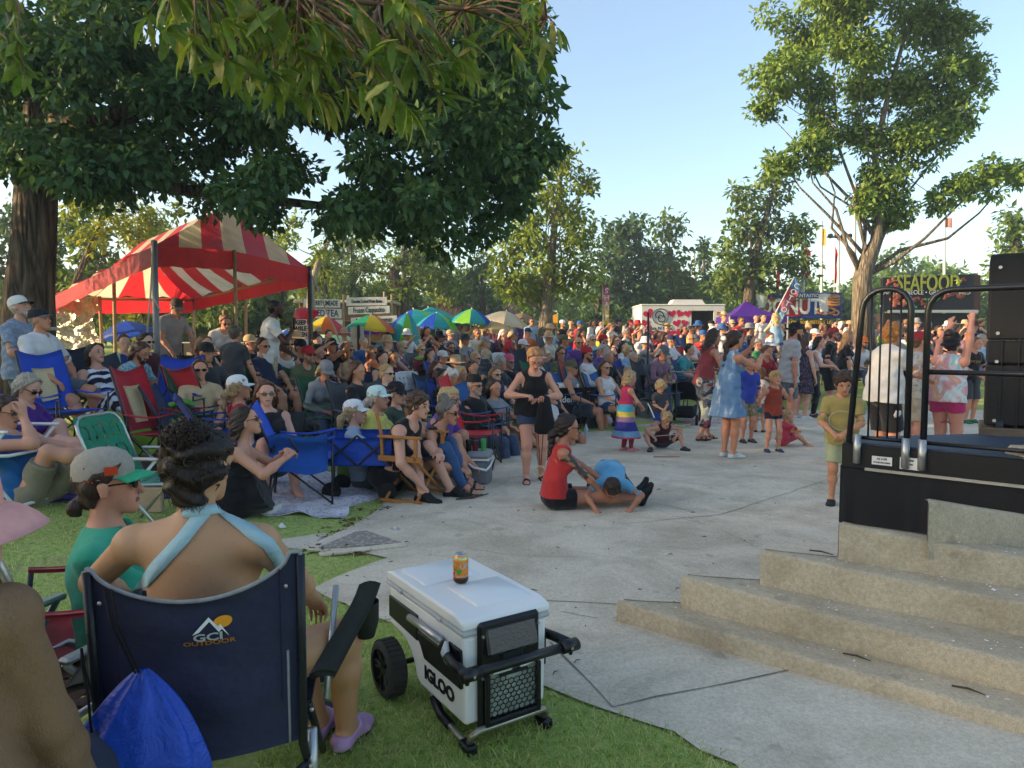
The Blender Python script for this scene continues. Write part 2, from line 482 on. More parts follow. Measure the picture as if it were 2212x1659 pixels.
def legs(S,J,off=0.0,frac=2.0,k=.03):
 s,bl,fem=J['s'],J['bl'],J['fem'];g=s*bl**.9
 for i in (0,1):
  hp,kn,an=J['leg'][i]
  f1=min(frac,1);e=hp+(kn-hp)*f1
  S.cap(hp,e,.092*g,(.092-.034*f1)*g,k,off=off)
  if frac>1:
   f2=min(frac-1,1);d=an-kn
   S.cap(kn,kn+d*min(.35,f2),.055*g,.052*g,k,off=off)
   if f2>.35:S.cap(kn+d*.35,kn+d*f2,.052*g,(.052-.02*(f2-.35)/.65)*g,k,off=off)
   if f2>=.5:
    shn=nrm(d);bk=nrm(np.cross(np.cross(kn-hp,d),d))if np.linalg.norm(np.cross(kn-hp,d))>1e-4 else A(0,-1,0)
    if bk@(hp-kn)<0 and abs(nrm(kn-hp)@shn)<.9:bk=-bk
    S.ball(kn+d*.3+bk*.012*g,.047*g+off,k)
def hand(S,J,h,i):
 s=J['s']**.8;el,wr=J['arm'][i];d=nrm(wr-el);po=J['po']
 d=nrm(A(*po['hdir'][i]))if 'hdir' in po and po['hdir'][i]is not None else d
 pn=po.get('palm',(None,None))[i]
 pn=A(*pn)if pn is not None else A(0,-.2,-1)
 pn=pn-d*(pn@d);pn=nrm(pn)if np.linalg.norm(pn)>.05 else nrm(np.cross(d,A(1,0,0)))
 side=np.cross(d,pn)*(1 if i==1 else-1)
 kn=wr+d*.085*s;S.cap(wr,kn,.021*s,.02*s,.015,side,1.75)
 c=J['curl'][i];r=max(.0092*s,h*.8)
 if h>.013:
  S.cap(kn,kn+nrm(d*math.cos(c)+pn*math.sin(c))*.075*s,.017*s,.014*s,.012,side,1.7)
 else:
  for q,(o,l) in enumerate(((.031,.075),(.0105,.085),(-.0105,.078),(-.031,.06))):
   b0=kn+side*o*s;c1=c*(.8+.12*q)
   m=b0+nrm(d*math.cos(c1)+pn*math.sin(c1))*l*.5*s;t=m+nrm(d*math.cos(2*c1)+pn*math.sin(2*c1))*l*.5*s
   S.cap(b0,m,r,r*.95,.004);S.cap(m,t,r*.95,r*.8,.004)
 t0=wr+d*.025*s+side*.028*s;t1=t0+nrm(d*.75+side*.7+pn*.35)*.045*s
 S.cap(t0,t1,max(.013*s,h*.9),r*1.1,.012);S.cap(t1,t1+nrm(d+side*.15+pn*.5)*.032*s,r*1.1,r*.9,.006)
def head(S,J,h,k=.02):
 hs=J['hs'];q=lambda*v:hp_(J,*v);X=J['H'][:,0]
 S.cap(J['N']-J['up2']*.03,J['HC']+J['H']@(A(0,-.02,-.05)*hs),(.05 if J['fem']else.058)*J['s']*J['bl']**.5,.05*hs,.03)
 S.cap(q(0,-.022,.045),q(0,.012,.04),.083*hs,.078*hs,k,X,.94)
 S.cap(q(0,.03,.0),q(0,.05,-.075),.06*hs,.036*hs,k,X,1.08)
 S.cap(q(0,.0,-.03),q(0,.0,-.03),.06*hs,None,k,X,1.05)
 if h<.021:
  S.cap(q(0,.092,.005),q(0,.108,-.03),.009*hs,.0135*hs,.012)
  S.ball(q(0,.078,-.06),.018*hs,.015,X,1.4);S.ball(q(0,.072,-.098),.018*hs,.02)
  for g in (-1,1):
   S.ball(q(g*.033,.098,.008),.016*hs,.012,sub=True)
   S.cap(q(g*.014,.088,.024),q(g*.05,.074,.022),.011*hs,None,.012)
   S.cap(q(g*.079,-.008,.015),q(g*.082,-.006,-.025),.014*hs,.01*hs,.008,J['H'][:,1],1.5)
   if h<.012:S.ball(q(g*.033,.08,.008),.0135*hs,.003)
def feet(S,J,off=0.0,k=.015,which=(0,1)):
 s=J['s']
 for i in which:
  an,t=J['leg'][i][2],J['toe'][i];dn=nrm(A(0,0,-1)-t*(A(0,0,-1)@t))if abs(t[2])<.9 else nrm(J['leg'][i][2]-J['leg'][i][1])
  hl=an+dn*.042*s-t*.035*s;ba=an+dn*.05*s+t*.1*s;te=an+dn*.053*s+t*.165*s
  sd=np.cross(t,dn)
  S.cap(an,hl,.032*s,.031*s,k,off=off);S.cap(an+t*.03*s,ba,.034*s,.027*s,k,sd,1.2,off=off);S.cap(ba,te,.026*s,.018*s,k,sd,1.6,off=off)
  S.cap(hl,ba,.03*s,.026*s,k,off=off)
def wrinkle(amp,fr=34,seed=0):
 r=np.random.default_rng(seed);k=r.normal(size=(4,3))*fr*.6;ph=r.uniform(0,6.28,4)
 def f(D,X,Y,Z):
  w=0
  for a,p in zip(k,ph):w=w+np.sin(X*a[0]+Y*a[1]+Z*a[2]+p+1.5*np.sin(X*a[2]*.4+Z*a[0]*.5))
  return D+(amp*.5*w).astype(np.float32)
 return f
NAMEC=[0]
def meshobj(name,S,mats,parent=None,color=None,midfn=None,smoothit=True):
 V,F=S.mesh()
 if len(V)==0:return None
 mid=midfn(V[F].mean(1))if midfn is not None else None
 me=arr_mesh(name,V,F,mats,True,mid)
 return link(name,me,parent,False,color)
def person(label,at,face,**sp):
 0
 h=sp.get('vox',.014)
 if 'headpx' in sp:
  J=skel(sp);hx,hy,hY=sp['headpx'];T=P(hx,hy,hY);Rz=np.array(Matrix.Rotation(-D2R(face),3,'Z'));hc=Rz@J['HC']
  at=Vector((T.x-hc[0],T.y-hc[1],0));at.z=gz(at.y,at.x);dz=(T.z-at.z-hc[2])/J['s']
  ov=dict(sp.get('over',{}));p0=ov.get('P',POSES[sp.get('pose','stand')]['P'])
  if sp.get('pose','stand')=='stand':at.z+=max(-.2,min(.5,dz*J['s']))
  else:
   nz=max(.13,min(.75,p0[2]+dz));ov['P']=(p0[0],p0[1],nz);dd=nz-p0[2];hd=ov.get('hand',POSES[sp['pose']]['hand']);ov['hand']=tuple((a,b,c+dd)for a,b,c in hd);at.z+=(dz-dd)*J['s']
  sp['over']=ov;body_at=at
 J=skel(sp);s,hs=J['s'],J['hs'];fem=J['fem'];seed=sp.get('seed',len(label))
 q=lambda*v:hp_(J,*v);H=J['H']
 S=SDF(h);torso(S,J);arms(S,J);legs(S,J);head(S,J,h)
 hand(S,J,h,0);hand(S,J,h,1);feet(S,J)
 mats=[skin_mat()];midfn=None
 tat=sp.get('tattoo')
 if h<.0145:
  mats=[skin_mat(),M('lip','#8a4a42',.5,.1),M('eye_white','#9a8f86',.3,.02),M('eye_dark','#1c120c',.3,.05),M('brow','#2a1c12',.8,.1),M('tattoo_ink','#4d4a48',.6,.6,28)]
  def midfn(c):
   L=((c-J['HC'])@H)/hs;x,y,z=np.abs(L[:,0]),L[:,1],L[:,2];m=np.zeros(len(c),int);near=(np.abs(L)<.14).all(1)&(y>.06)
   m[near&(x<.024)&(z>-.068)&(z<-.052)&(y>.082)]=1
   m[near&(np.abs(x-.033)<.015)&(np.abs(z-.008)<.006)]=2
   m[near&(np.abs(x-.033)<.007)&(np.abs(z-.008)<.0075)]=3
   m[near&(x>.012)&(x<.052)&(np.abs(z-.031)<.004)]=4
   if tat is not None:
    i,side=tat;a,b=J['S'][i],J['arm'][i][0];ab=b-a;t=((c-a)@ab)/(ab@ab);dd=np.linalg.norm(c-a-np.clip(t,0,1)[:,None]*ab,axis=1)
    nz=np.sin(c[:,0]*60+3*np.sin(c[:,2]*45))+np.sin(c[:,1]*70+c[:,2]*50)+np.sin(c[:,2]*95)
    m[(t>.05)&(t<1.15)&(dd<.075*s)&(nz>-.35)]=5
   return m
 skin=sp.get('skin','#c58f73')
 body=meshobj('person',S,mats,None,skin,midfn)
 body.location=at;body.rotation_euler.z=-D2R(face)
 tag(body,label,'person',sp.get('group'))
 cm=cloth_mat()
 gh=max(h*.95,.01)
 nk_=J['N']
 tp=sp.get('top')
 if tp:
  kind,tcol=tp[0],tp[1];mat_=tp[2]if len(tp)>2 and tp[2]else cm;mf=sp.get('topfn')
  off=.013*max(s,.75)if kind in ('tank','halter','crop','dress')else.019*max(s,.75)
  G_=SDF(gh);torso(G_,J,off)
  lo_={'crop':.1,'halter':-.03}.get(kind,-.06 if fem else-.1)
  if kind!='crop':G_.cap(J['W'],J['P']+J['up']*(lo_-.08 if sp.get('pose','stand')=='stand' else lo_+.06)*s,.108*s*J['bl']**1.15+off*.8,.125*s*J['bl']**1.1+off,.05,J['lat'],1.5)
  if kind in ('tee','long','polo','hoodie'):
   fr={'tee':.62,'polo':.62,'long':1.93,'hoodie':1.93}[kind]
   arms(G_,J,.01*max(s,.75),fr,.02)
   if fr<1:
    for i in (0,1):
     Sh,(el,wr)=J['S'][i],J['arm'][i];d=nrm(el-Sh);G_.cap(Sh+d*.06*s,Sh+d*(.29*s*fr+.04),.054*s,.06*s*J['bl']**.6,.015);G_.lcut(Sh+d*.29*s*fr,d,.078*s*J['bl']**.6)
  if kind=='hoodie':G_.cap(nk_-J['fwd2']*.05*s,nk_-J['fwd2']*.07*s-J['up2']*.04*s,.07*s,None,.03,J['lat2'],1.4)
  if kind=='dress':
   e=J['leg'];mid_k=(e[0][1]+e[1][1])/2;fr=sp.get('skirt',.8);r1=sp.get('flare',.2)*s
   c0=J['P'];c1=c0+(mid_k-c0)*fr
   if 'skirt_to' in sp:c1=A(*sp['skirt_to'])*s
   dd=nrm(c1-c0);G_.cap(c0,c1+dd*.1,.125*s*J['bl'],r1,.05,J['lat'],1.25)
   G_.cut(c1,nrm(c1-c0))
  else:
   lowp=J['P']+J['up']*lo_*s if kind!='crop' else J['W']+J['up']*.02*s
   if sp.get('pose','stand')!='stand' and kind not in ('crop',)and lo_<0:lowp=J['P']+J['up']*.01*s
   G_.lcut(lowp,-J['up'],.3*s)
  nr={'tank':.095,'halter':.1,'dress':.098,'crop':.085}.get(kind,.069)
  G_.cap(nk_+J['fwd2']*.035*s+J['up2']*.02*s,nk_+J['fwd2']*.05*s+J['up2']*.12*s,nr*s,None,.008,sub=True)
  if kind in ('tank','dress','crop'):
   for i,sg in ((0,-1),(1,1)):
    sp_=J['S'][i];G_.cap(sp_+J['lat2']*sg*.035*s-J['fwd2']*.2*s,sp_+J['lat2']*sg*.035*s+J['fwd2']*.2*s,.075*s,None,.01,sub=True)
    G_.cap(sp_+J['lat2']*sg*.03*s-J['up2']*.06*s-J['fwd2']*.2*s,sp_+J['lat2']*sg*.03*s-J['up2']*.06*s+J['fwd2']*.2*s,.05*s,None,.01,sub=True)
  G_.disp(wrinkle(sp.get('fold',.007)*max(s,.7),sp.get('foldf',38),seed))
  meshobj({'tee':'tshirt','tank':'tank_top','long':'long_sleeved_shirt','polo':'polo_shirt','hoodie':'hooded_jacket','dress':'dress','halter':'halter_top','crop':'crop_top'}[kind],G_,mat_,body,tcol,mf)
 bt=sp.get('bottom')
 if bt and not(tp and tp[0]=='dress' and bt[0]!='jeans'):
  kind,bcol=bt[0],bt[1];mat_=bt[2]if len(bt)>2 and bt[2]else cm;fr={'shorts':.8,'short_shorts':.42,'jeans':1.93,'long_shorts':1.0,'capri':1.6}[kind]
  off={'shorts':.02,'short_shorts':.012,'jeans':.014,'long_shorts':.024,'capri':.02}[kind]*max(s,.7)
  B=SDF(gh);k=.03
  b=J['bl'];B.cap(J['P']-J['up']*.01*s,J['P']+J['up']*.07*s,.105*s*b,.1*s*b,.04,J['lat'],1.5 if fem else 1.4,off=off*.8)
  for sg in (-1,1):B.ball(J['P']-J['fwd']*.045*s+J['lat']*sg*.065*s-J['up']*.01*s,.088*s*b+off*.8,.03)
  legs(B,J,off,fr,.025)
  if fr<1.05:
   for i in (0,1):
    hp,kn,an=J['leg'][i];e=hp+(kn-hp)*min(fr,1.0);d=nrm(kn-hp);B.cap(e-d*.14*s,e+d*.06*s,(.094-.03*fr)*s*b+off,(.094-.024*fr)*s*b+off*1.2,.02);B.lcut(e,d,.17*s)
  B.lcut(J['P']+J['up']*.105*s,J['up'],.24*s)
  B.disp(wrinkle(.005*max(s,.7),36,seed+3))
  meshobj('jeans' if kind=='jeans' else('cropped_trousers' if kind=='capri' else 'shorts'),B,mat_,body,bcol,sp.get('botfn'))
 so=sp.get('shoes')
 if so:
  skind,scol=so[0],so[1]
  msh=[M('shoe_upper',None,.7,.2,40),M('shoe_sole_'+('white' if len(so)>2 and so[2]=='w' else 'dark'),'#c9c6bd' if len(so)>2 and so[2]=='w' else '#15130f',.7,.15,30)]
  for i in (0,1):
   F_=SDF(max(h*.8,.009));feet(F_,J,.009 if skind!='sandals' else.006,which=(i,))
   an,t=J['leg'][i][2],J['toe'][i];sh=nrm(an-J['leg'][i][1]);dn=nrm(A(0,0,-1)-t*(A(0,0,-1)@t))if abs(t[2])<.9 else sh
   sf=lambda c:(((c-an)@dn)>.058*s).astype(int)
   F_.cap(an-sh*.05*s,an-sh*.3*s,.07*s,None,.006,sub=True)
   if skind in ('clogs','sneakers'):F_.cap(an-sh*.03*s,an-sh*.06*s,.04*s,None,.004,sub=True)
   if skind=='sandals':
    def strap(D,X,Y,Z,an=an,t=t,dn=dn):
     u=(X-an[0])*t[0]+(Y-an[1])*t[1]+(Z-an[2])*t[2];w=(X-an[0])*dn[0]+(Y-an[1])*dn[1]+(Z-an[2])*dn[2]
     gap=np.minimum(np.minimum(np.abs(u-.01*s),np.abs(u-.09*s))-.014*s,.05*s-w);return np.maximum(D,gap.astype(np.float32))
    F_.disp(strap)
   meshobj('shoe' if skind!='sandals' else 'sandal',F_,msh,body,scol,sf)
 hr=sp.get('hair',('short','#3a2618'))
 if hr and hr[0]!='bald':
  hk,hc=hr[0],hr[1];Hh=SDF(max(h*.75,.0075));X=H[:,0];o={'short':.012,'crew':.006,'buzz':.004}.get(hk,.016)
  Hh.cap(q(0,-.024,.047),q(0,.01,.044),(.084+o)*hs,(.078+o)*hs,.02,X,.96)
  Hh.cap(q(0,-.04,.0),q(0,-.045,-.03),(.066+o)*hs,(.05+o)*hs,.02,X,1.05)
  cutn=H@nrm(A(0,.9,-.42))
  fz=.028
  Hh.cut(q(0,.048,.078),H@nrm(A(0,.8,-.55)))if hk not in ('fringe','curly','moptop')else Hh.cut(q(0,.085,.055),H@nrm(A(0,.75,-.62)))
  amp=.006
  if hk in ('long','long_loose','fringe_long'):
   L=sp.get('hairlen',.3)
   for g in (-1,1):
    Hh.cap(q(g*.062,-.025,.03),q(g*.078,-.035,-.08),.036*hs,.04*hs,.03)
    e=nk_+J['lat2']*g*.085*s-J['fwd2']*(.035+(.05 if hk=='long' else-.09))*s-J['up2']*(L-.2)*s
    Hh.cap(q(g*.07,-.035,-.08),e,.042*hs,.026*hs,.03)
   Hh.cap(q(0,-.07,0),nk_-J['fwd2']*.085*s-J['up2']*(L-.16)*s,.06*hs,.035*hs,.04,X,1.7)
  elif hk=='bob':
   for g in (-1,1):Hh.cap(q(g*.066,-.02,.03),q(g*.075,-.005,-.085),.035*hs,.038*hs,.03)
   Hh.cap(q(0,-.06,0),q(0,-.065,-.1),.07*hs,.05*hs,.04,X,1.4)
  elif hk in ('pony','pony_high'):
   b0=q(0,-.105,.05 if hk=='pony_high' else.01);L=sp.get('hairlen',.3)
   b1=b0+H@A(0,-.05,-.06)*hs;b2=b1+A(0,0,-1)*L*.6*hs-J['fwd2']*.02
   Hh.cap(b0,b1,.03*hs,.034*hs,.02);Hh.cap(b1,b2,.036*hs,.026*hs,.03);Hh.cap(b2,b2+A(0,0,-1)*L*.4*hs,.026*hs,.01*hs,.03)
  elif hk=='bun':Hh.ball(q(0,-.06,.15),.055*hs,.03)
  elif hk in ('curly','moptop'):
   r=np.random.default_rng(seed)
   for _ in range(46 if hk=='curly' else 22):
    u=nrm(r.normal(size=3));u[1]-=.25
    if u[1]>.55 and u[2]<.45:continue
    u=nrm(u);Hh.ball(q(u[0]*.085,-.015+u[1]*.1,.04+u[2]*.1),(.034 if hk=='curly' else.026)*hs,.012)
   amp=.009
  elif hk=='fringe':pass
  if hk=='fringe' or hk=='fringe_long':
   for g in (-1,0,1):Hh.cap(q(g*.04,.045,.11),q(g*.045,.088,.05),.02*hs,.012*hs,.02)
  sw_=wrinkle(amp*hs,95 if h<.013 else 70,seed+11)
  Hh.disp(sw_)
  meshobj('hair',Hh,hair_mat(),body,hc)
 if sp.get('beard'):
  Bd=SDF(max(h*.75,.008));Bd.cap(q(-.058,.02,-.05),q(0,.06,-.098),.022*hs,.03*hs,.03);Bd.cap(q(.058,.02,-.05),q(0,.06,-.098),.022*hs,.03*hs,.03)
  Bd.cap(q(-.028,.088,-.05),q(.028,.088,-.05),.012*hs,None,.01);Bd.ball(q(0,.1,-.066),.017*hs,.008,H[:,0],1.5,sub=True);Bd.disp(wrinkle(.004,120,seed))
  meshobj('beard',Bd,hair_mat(),body,sp['beard'])
 M4=Matrix.Translation(Vector(J['HC']))@Matrix(H.tolist()).to_4x4()@Matrix.Scale(hs,4)
 ht=sp.get('hat')
 if ht:
  hk,hc=ht[0],ht[1];mb=MB();bm_=MB();c0=Vector((0,-.018,.045));cap_=[]
  tr=lambda v:M4@Vector(v)
  brimc=ht[2]if len(ht)>2 else hc
  if hk in ('cap','backcap'):
   sg=1 if hk=='cap' else-1
   prof=[(.1,-.005),(.101,.02),(.096,.055),(.08,.083),(.05,.102),(.012,.109),(0,.109)]
   for i,(r,z) in enumerate(prof):pass
   mb.lathe([(r,z)for r,z in prof],18,M4@Matrix.Translation(c0)@Matrix.Diagonal((.92,1.08,1.0,1)))
   bm_.grid(lambda u,v:tr(c0+Vector((math.sin((u-.5)*2.1)*(.091+.018*v),sg*(math.cos((u-.5)*2.1)*.104+v*.075*math.cos((u-.5)*1.9)),.005-.018*v*v-abs(u-.5)**2*.05))),10,4,.004*hs)
  else:
   br={'sunhat':.085,'bucket':.055,'straw':.1,'cowboy':.1,'beanie':0}[hk];top_=.125 if hk!='beanie' else.105
   prof=[(.1,0),(.1,.03),(.094,.07),(.082,top_-.02),(.06,top_),(0,top_-(.008 if hk!='cowboy' else.03))]
   mb.lathe(prof,20,M4@Matrix.Translation(c0+Vector((0,0,.01)))@Matrix.Diagonal((.93,1.1,1,1)))
   if br:
    wv=.03 if hk=='cowboy' else 0.0;dp=.055 if hk=='sunhat' else.02 if hk=='straw' else(.045 if hk=='bucket' else-.01)
    def bf(u,v):
     a=u*2*pi;r=.098+br*v;x,y=r*math.sin(a),r*math.cos(a)
     return tr(c0+Vector((x*.95,y*1.08,.012-dp*v*v+wv*v*abs(math.sin(a))**2*1.6+.006*v*math.sin(3*a+seed))))
    bm_.grid(bf,26,4,.003*hs)
  nm={'cap':'cap','backcap':'cap','sunhat':'sun_hat','straw':'straw_hat','bucket':'bucket_hat','cowboy':'cowboy_hat','beanie':'beanie'}[hk]
  hm=ht[3]if len(ht)>3 else M('hat_cloth',None,.85,.2,60)
  ho=mb.build(nm,hm,body,True,hc)
  if bm_.v:bm_.build('brim',hm,ho,True,brimc)
 gl=sp.get('glasses')
 if gl:
  mb=MB();R3=Matrix(H.tolist())
  for g in (-1,1):
   mb.sphere((0,0,0),1,10,6);n0=len(mb.v)
   for i in range(n0-77+7,n0)if False else[]:pass
  mb=MB()
  for g in (-1,1):
   cc=Vector((g*.034,.1,.006));ring=[M4@(cc+Vector((.027*math.cos(a),-.006*abs(math.cos(a))*(1 if math.cos(a)*g>0 else 0),.019*math.sin(a))))for a in [2*pi*k/12 for k in range(12)]]
   rim2=[p-R3@Vector((0,.006*hs,0))for p in ring]
   mb.add(ring+rim2,[tuple(range(12)),tuple(reversed(range(12,24)))]+[(k,k+12,(k+1)%12+12,(k+1)%12)for k in range(12)])
   mb.tube([M4@Vector((g*.06,.092,.012)),M4@Vector((g*.078,.03,.016)),M4@Vector((g*.08,-.01,.012))],.0028*hs,5)
  mb.tube([M4@Vector((-.01,.103,.012)),M4@Vector((.01,.103,.012))],.003*hs,5)
  mb.build('sunglasses' if gl=='dark' else 'glasses',M('dark_lens','#0d0b0b',.12,.05,spec=.6)if gl=='dark' else M('clear_lens','#5a4c42',.2,.1,spec=.6),body,False)
 if sp.get('eyes')is not False:pass
 body['_J']=0;del body['_J']
 return body,J
cam=bpy.data.cameras.new('camera');camo=bpy.data.objects.new('camera',cam);COL.objects.link(camo);scene.camera=camo
camo.location=(0,0,CAMH);camo.rotation_euler=(pi/2-PITCH,0,0)
cam.sensor_fit='HORIZONTAL';cam.sensor_width=36;cam.lens=36*FPX/2212;cam.clip_start=0.05;cam.clip_end=2000
SUN_AZ,SUN_EL=9.0,15.0
to_sun=Vector((-math.cos(D2R(SUN_AZ))*math.cos(D2R(SUN_EL)),-math.sin(D2R(SUN_AZ))*math.cos(D2R(SUN_EL)),math.sin(D2R(SUN_EL))))
sl=bpy.data.lights.new('sun','SUN');sl.energy=5.0;sl.angle=D2R(0.6);sl.color=(1.0,0.74,0.44)
so=bpy.data.objects.new('sun',sl);COL.objects.link(so);so.rotation_euler=to_sun.to_track_quat('Z','Y').to_euler()
w=bpy.data.worlds.new('World');scene.world=w;w.use_nodes=True
nt=w.node_tree;bg=nt.nodes['Background'];sky=nt.nodes.new('ShaderNodeTexSky');sky.sky_type='NISHITA';sky.sun_disc=False
sky.sun_elevation=D2R(SUN_EL);sky.sun_rotation=math.atan2(to_sun.x,to_sun.y);sky.altitude=100;sky.air_density=1.1;sky.dust_density=1.6;sky.ozone_density=1.5
nt.links.new(sky.outputs[0],bg.inputs[0]);bg.inputs[1].default_value=0.15
scene.view_settings.view_transform='Standard';scene.view_settings.look='None';scene.view_settings.gamma=1;scene.view_settings.exposure=1.32
scene.cycles.use_denoising=True
try:scene.cycles.denoiser='OPENIMAGEDENOISE'
except Exception:pass
scene.cycles.max_bounces=6;scene.cycles.diffuse_bounces=3;scene.cycles.transmission_bounces=4;scene.cycles.transparent_max_bounces=6
scene.cycles.use_adaptive_sampling=True;scene.cycles.adaptive_threshold=0.02
def concrete_mat(name,c1,c2,stain,seed=0.0):
 m,nt,out=newmat(name);v=objvec(nt)
 big=noise(nt,0.55,5,v,0.6);mid=noise(nt,2.3,5,v,0.65,0.4);fine=noise(nt,55,3,v);grit=noise(nt,240,2,v)
 c=ramp(nt,big,[(0.3,srgb(c1)),(0.7,srgb(c2))])
 c=mixc(nt,ramp(nt,mid,[(0.46,(0,0,0)),(0.7,(0.55,)*3)]),c,srgb(stain))
 c=mixc(nt,1.0,c,ramp(nt,fine,[(0.25,(0.78,)*3),(0.7,(1.08,)*3)]),'MULTIPLY')
 c=mixc(nt,1.0,c,ramp(nt,grit,[(0.3,(0.75,)*3),(0.5,(1.0,)*3),(0.72,(1.2,)*3)]),'MULTIPLY')
 c=mixc(nt,1.0,c,ramp(nt,noise(nt,5.5,2,v,.4),[(.69,(1,1,1)),(.715,(.8,.79,.77))]),'MULTIPLY');c=mixc(nt,1.0,c,ramp(nt,noise(nt,1.1,6,v,.7,1.0),[(.38,(.8,.79,.77)),(.55,(1,1,1))]),'MULTIPLY')
 ad=nd(nt,'ShaderNodeMath',operation='ADD');nt.links.new(fine,ad.inputs[0]);nt.links.new(grit,ad.inputs[1])
 principled(nt,out,c,0.9,0,0.2,ad.outputs[0],0.35,0.006)
 MATS[name]=m;return m
mat_plaza=concrete_mat('plaza_concrete','#cfc2ac','#d9cdb8','#b0a28a')
mat_step=concrete_mat('step_concrete','#b3a58c','#bfb198','#918268')
def lawn_mat():
 m,nt,out=newmat('lawn_turf');v=objvec(nt)
 a=noise(nt,0.8,5,v);b=noise(nt,28,4,v);d=noise(nt,3.2,5,v,.65)
 c=ramp(nt,b,[(0.25,srgb('#7c8f48')),(0.5,srgb('#a0b062')),(0.75,srgb('#bec07a'))])
 c=mixc(nt,ramp(nt,a,[(0.4,(0,0,0)),(0.75,(0.6,)*3)]),c,srgb('#8a8f58'))
 c=mixc(nt,ramp(nt,d,[(0.6,(0,0,0)),(0.72,(0.7,)*3)]),c,srgb('#a39274'))
 principled(nt,out,c,0.95,0,0.1,b,0.9,0.04)
 return m
mat_lawn=lawn_mat()
mb=MB()
ys=[-60,-20,-6,0]+[2+.4*i for i in range(96)]+[44,55,75,110,180,400,1500]
xs=[-1500,-300,-80,-40]+[-24+.6*i for i in range(41)]+[4,12,24,60,200,1500]
mb.add([(x,y,gz(y,x))for y in ys for x in xs],[(j*len(xs)+i,j*len(xs)+i+1,(j+1)*len(xs)+i+1,(j+1)*len(xs)+i)for j in range(len(ys)-1)for i in range(len(xs)-1)])
struct(mb.build('lawn',mat_lawn,smooth=True))
plaza_px=[(1640,1720),(1590,1659),(1410,1572),(1200,1500),(1000,1422),(830,1345),(670,1277),(745,1243),(838,1206),(760,1198),(690,1194),(560,1186),(520,1178),(620,1166),(740,1149),(800,1118),(823,1098),(850,1060),(1000,1012),(1100,972),(1230,940),(1330,928),(1500,917),(1660,905)]
PL=[]
for k,(x,y) in enumerate(plaza_px):
 p=G(x,y);PL.append((p.x,p.y))
jit=np.random.default_rng(3);PL2=[]
for a,b in zip(PL,PL[1:]):
 n=max(2,int(math.dist(a,b)/.12))
 for i in range(n):t=i/n;PL2.append((a[0]+(b[0]-a[0])*t+jit.normal()*.012,a[1]+(b[1]-a[1])*t+jit.normal()*.012))
PL2.append(PL[-1]);ylast=PL[-1][1]
PL2+=[(6.0,15.6),(60,16.0),(60,-6),(PL[0][0]+.4,-6)]
mb=MB();mb.add([(x,y,.012+gz(y,x))for x,y in PL2],[tuple(range(len(PL2)))[::-1]])
pl=mb.build('plaza',mat_plaza);struct(pl)
def in_poly(x,y,poly=PL2):
 x=np.asarray(x);y=np.asarray(y);r=np.zeros(x.shape,bool)
 for(x1,y1),(x2,y2) in zip(poly,poly[1:]+poly[:1]):
  if y1==y2:continue
  r^=((y1>y)!=(y2>y))&(x<(x2-x1)*(y-y1)/(y2-y1)+x1)
 return r
mb=MB();r_=random.Random(5)
def crack(pts,wd):
 w3=[G(*p)for p in pts];fine=[]
 for a,b in zip(w3,w3[1:]):
  n=max(2,int((b-a).length/.18))
  for i in range(n):fine.append(a.lerp(b,i/n))
 fine.append(w3[-1]);L=[]
 for i,p in enumerate(fine):
  t=(fine[min(i+1,len(fine)-1)]-fine[max(i-1,0)]);q=Vector((-t.y,t.x,0)).normalized();o=q*r_.gauss(0,wd*.3);ww=wd*r_.uniform(.5,1.0)*.32
  L.append((p+o+q*ww,p+o-q*ww))
 vs=[Vector((v.x,v.y,.016))for pr in L for v in pr]
 mb.add(vs,[(2*i,2*i+1,2*i+3,2*i+2)for i in range(len(L)-1)])
for pts,wd in [([(1190,1395),(1325,1533),(1760,1443)],.016),([(830,1345),(1100,1300),(1333,1312)],.012),([(1212,1328),(1290,1342)],.008),([(1060,1012),(1180,1052),(1420,1092),(1500,1110)],.014),([(1350,1135),(1560,1115),(1820,1028)],.014),([(1500,990),(1700,995),(1820,1012)],.012),([(1130,1134),(1260,1128),(1320,1110),(1400,1108)],.007),([(1400,1100),(1560,1150),(1640,1188)],.006),([(1010,1190),(1110,1205),(1290,1210)],.006),([(1180,960),(1420,985),(1600,985)],.012),([(1600,1020),(1700,1050),(1770,1060)],.006)]:
 crack(pts,wd)
struct(mb.build('pavement_joints',M('joint_dirt','#7d7568',.95,.4,9)))
g4=[G(690,1192),G(868,1178),G(790,1152),G(640,1166)]
def tread_mat():
 m,nt,out=newmat('tread_plate');v=objvec(nt)
 br=nd(nt,'ShaderNodeTexVoronoi');br.inputs['Scale'].default_value=26;nt.links.new(v,br.inputs['Vector'])
 c=mixc(nt,noise(nt,4,4,v),srgb('#b5aa9e'),srgb('#aea496'))
 c=mixc(nt,1.0,c,ramp(nt,br.outputs['Distance'],[(0.1,(1.15,)*3),(0.5,(0.6,)*3)]),'MULTIPLY')
 principled(nt,out,c,0.8,0.0,0.3,br.outputs['Distance'],.6,0.01);return m
mb=MB();mb.prism([(p.x,p.y)for p in g4],.014,.022);tag(mb.build('tread_plate',tread_mat()),'rusty studded metal plate set into the paving by the grass','metal plate')
a_,b_=G(690,1204),G(878,1183);dd=(b_-a_).normalized();mb=MB();mb.box((a_+b_)/2+Vector((0,0,.02)),((b_-a_).length,.07,.03),Matrix.Rotation(math.atan2(dd.y,dd.x),3,'Z'),.01)
struct(mb.build('kerb',mat_plaza))
steps_l=[(1333,1298,.125),(1472,1243,.285),(1643,1188,.445),(1813,1130,.6),(2007,1080,.755)]
steps_r=[(2212,1552,.075),(2212,1432,.205),(2212,1303,.345),(2212,1204,.485),(2212,1113,.61)]
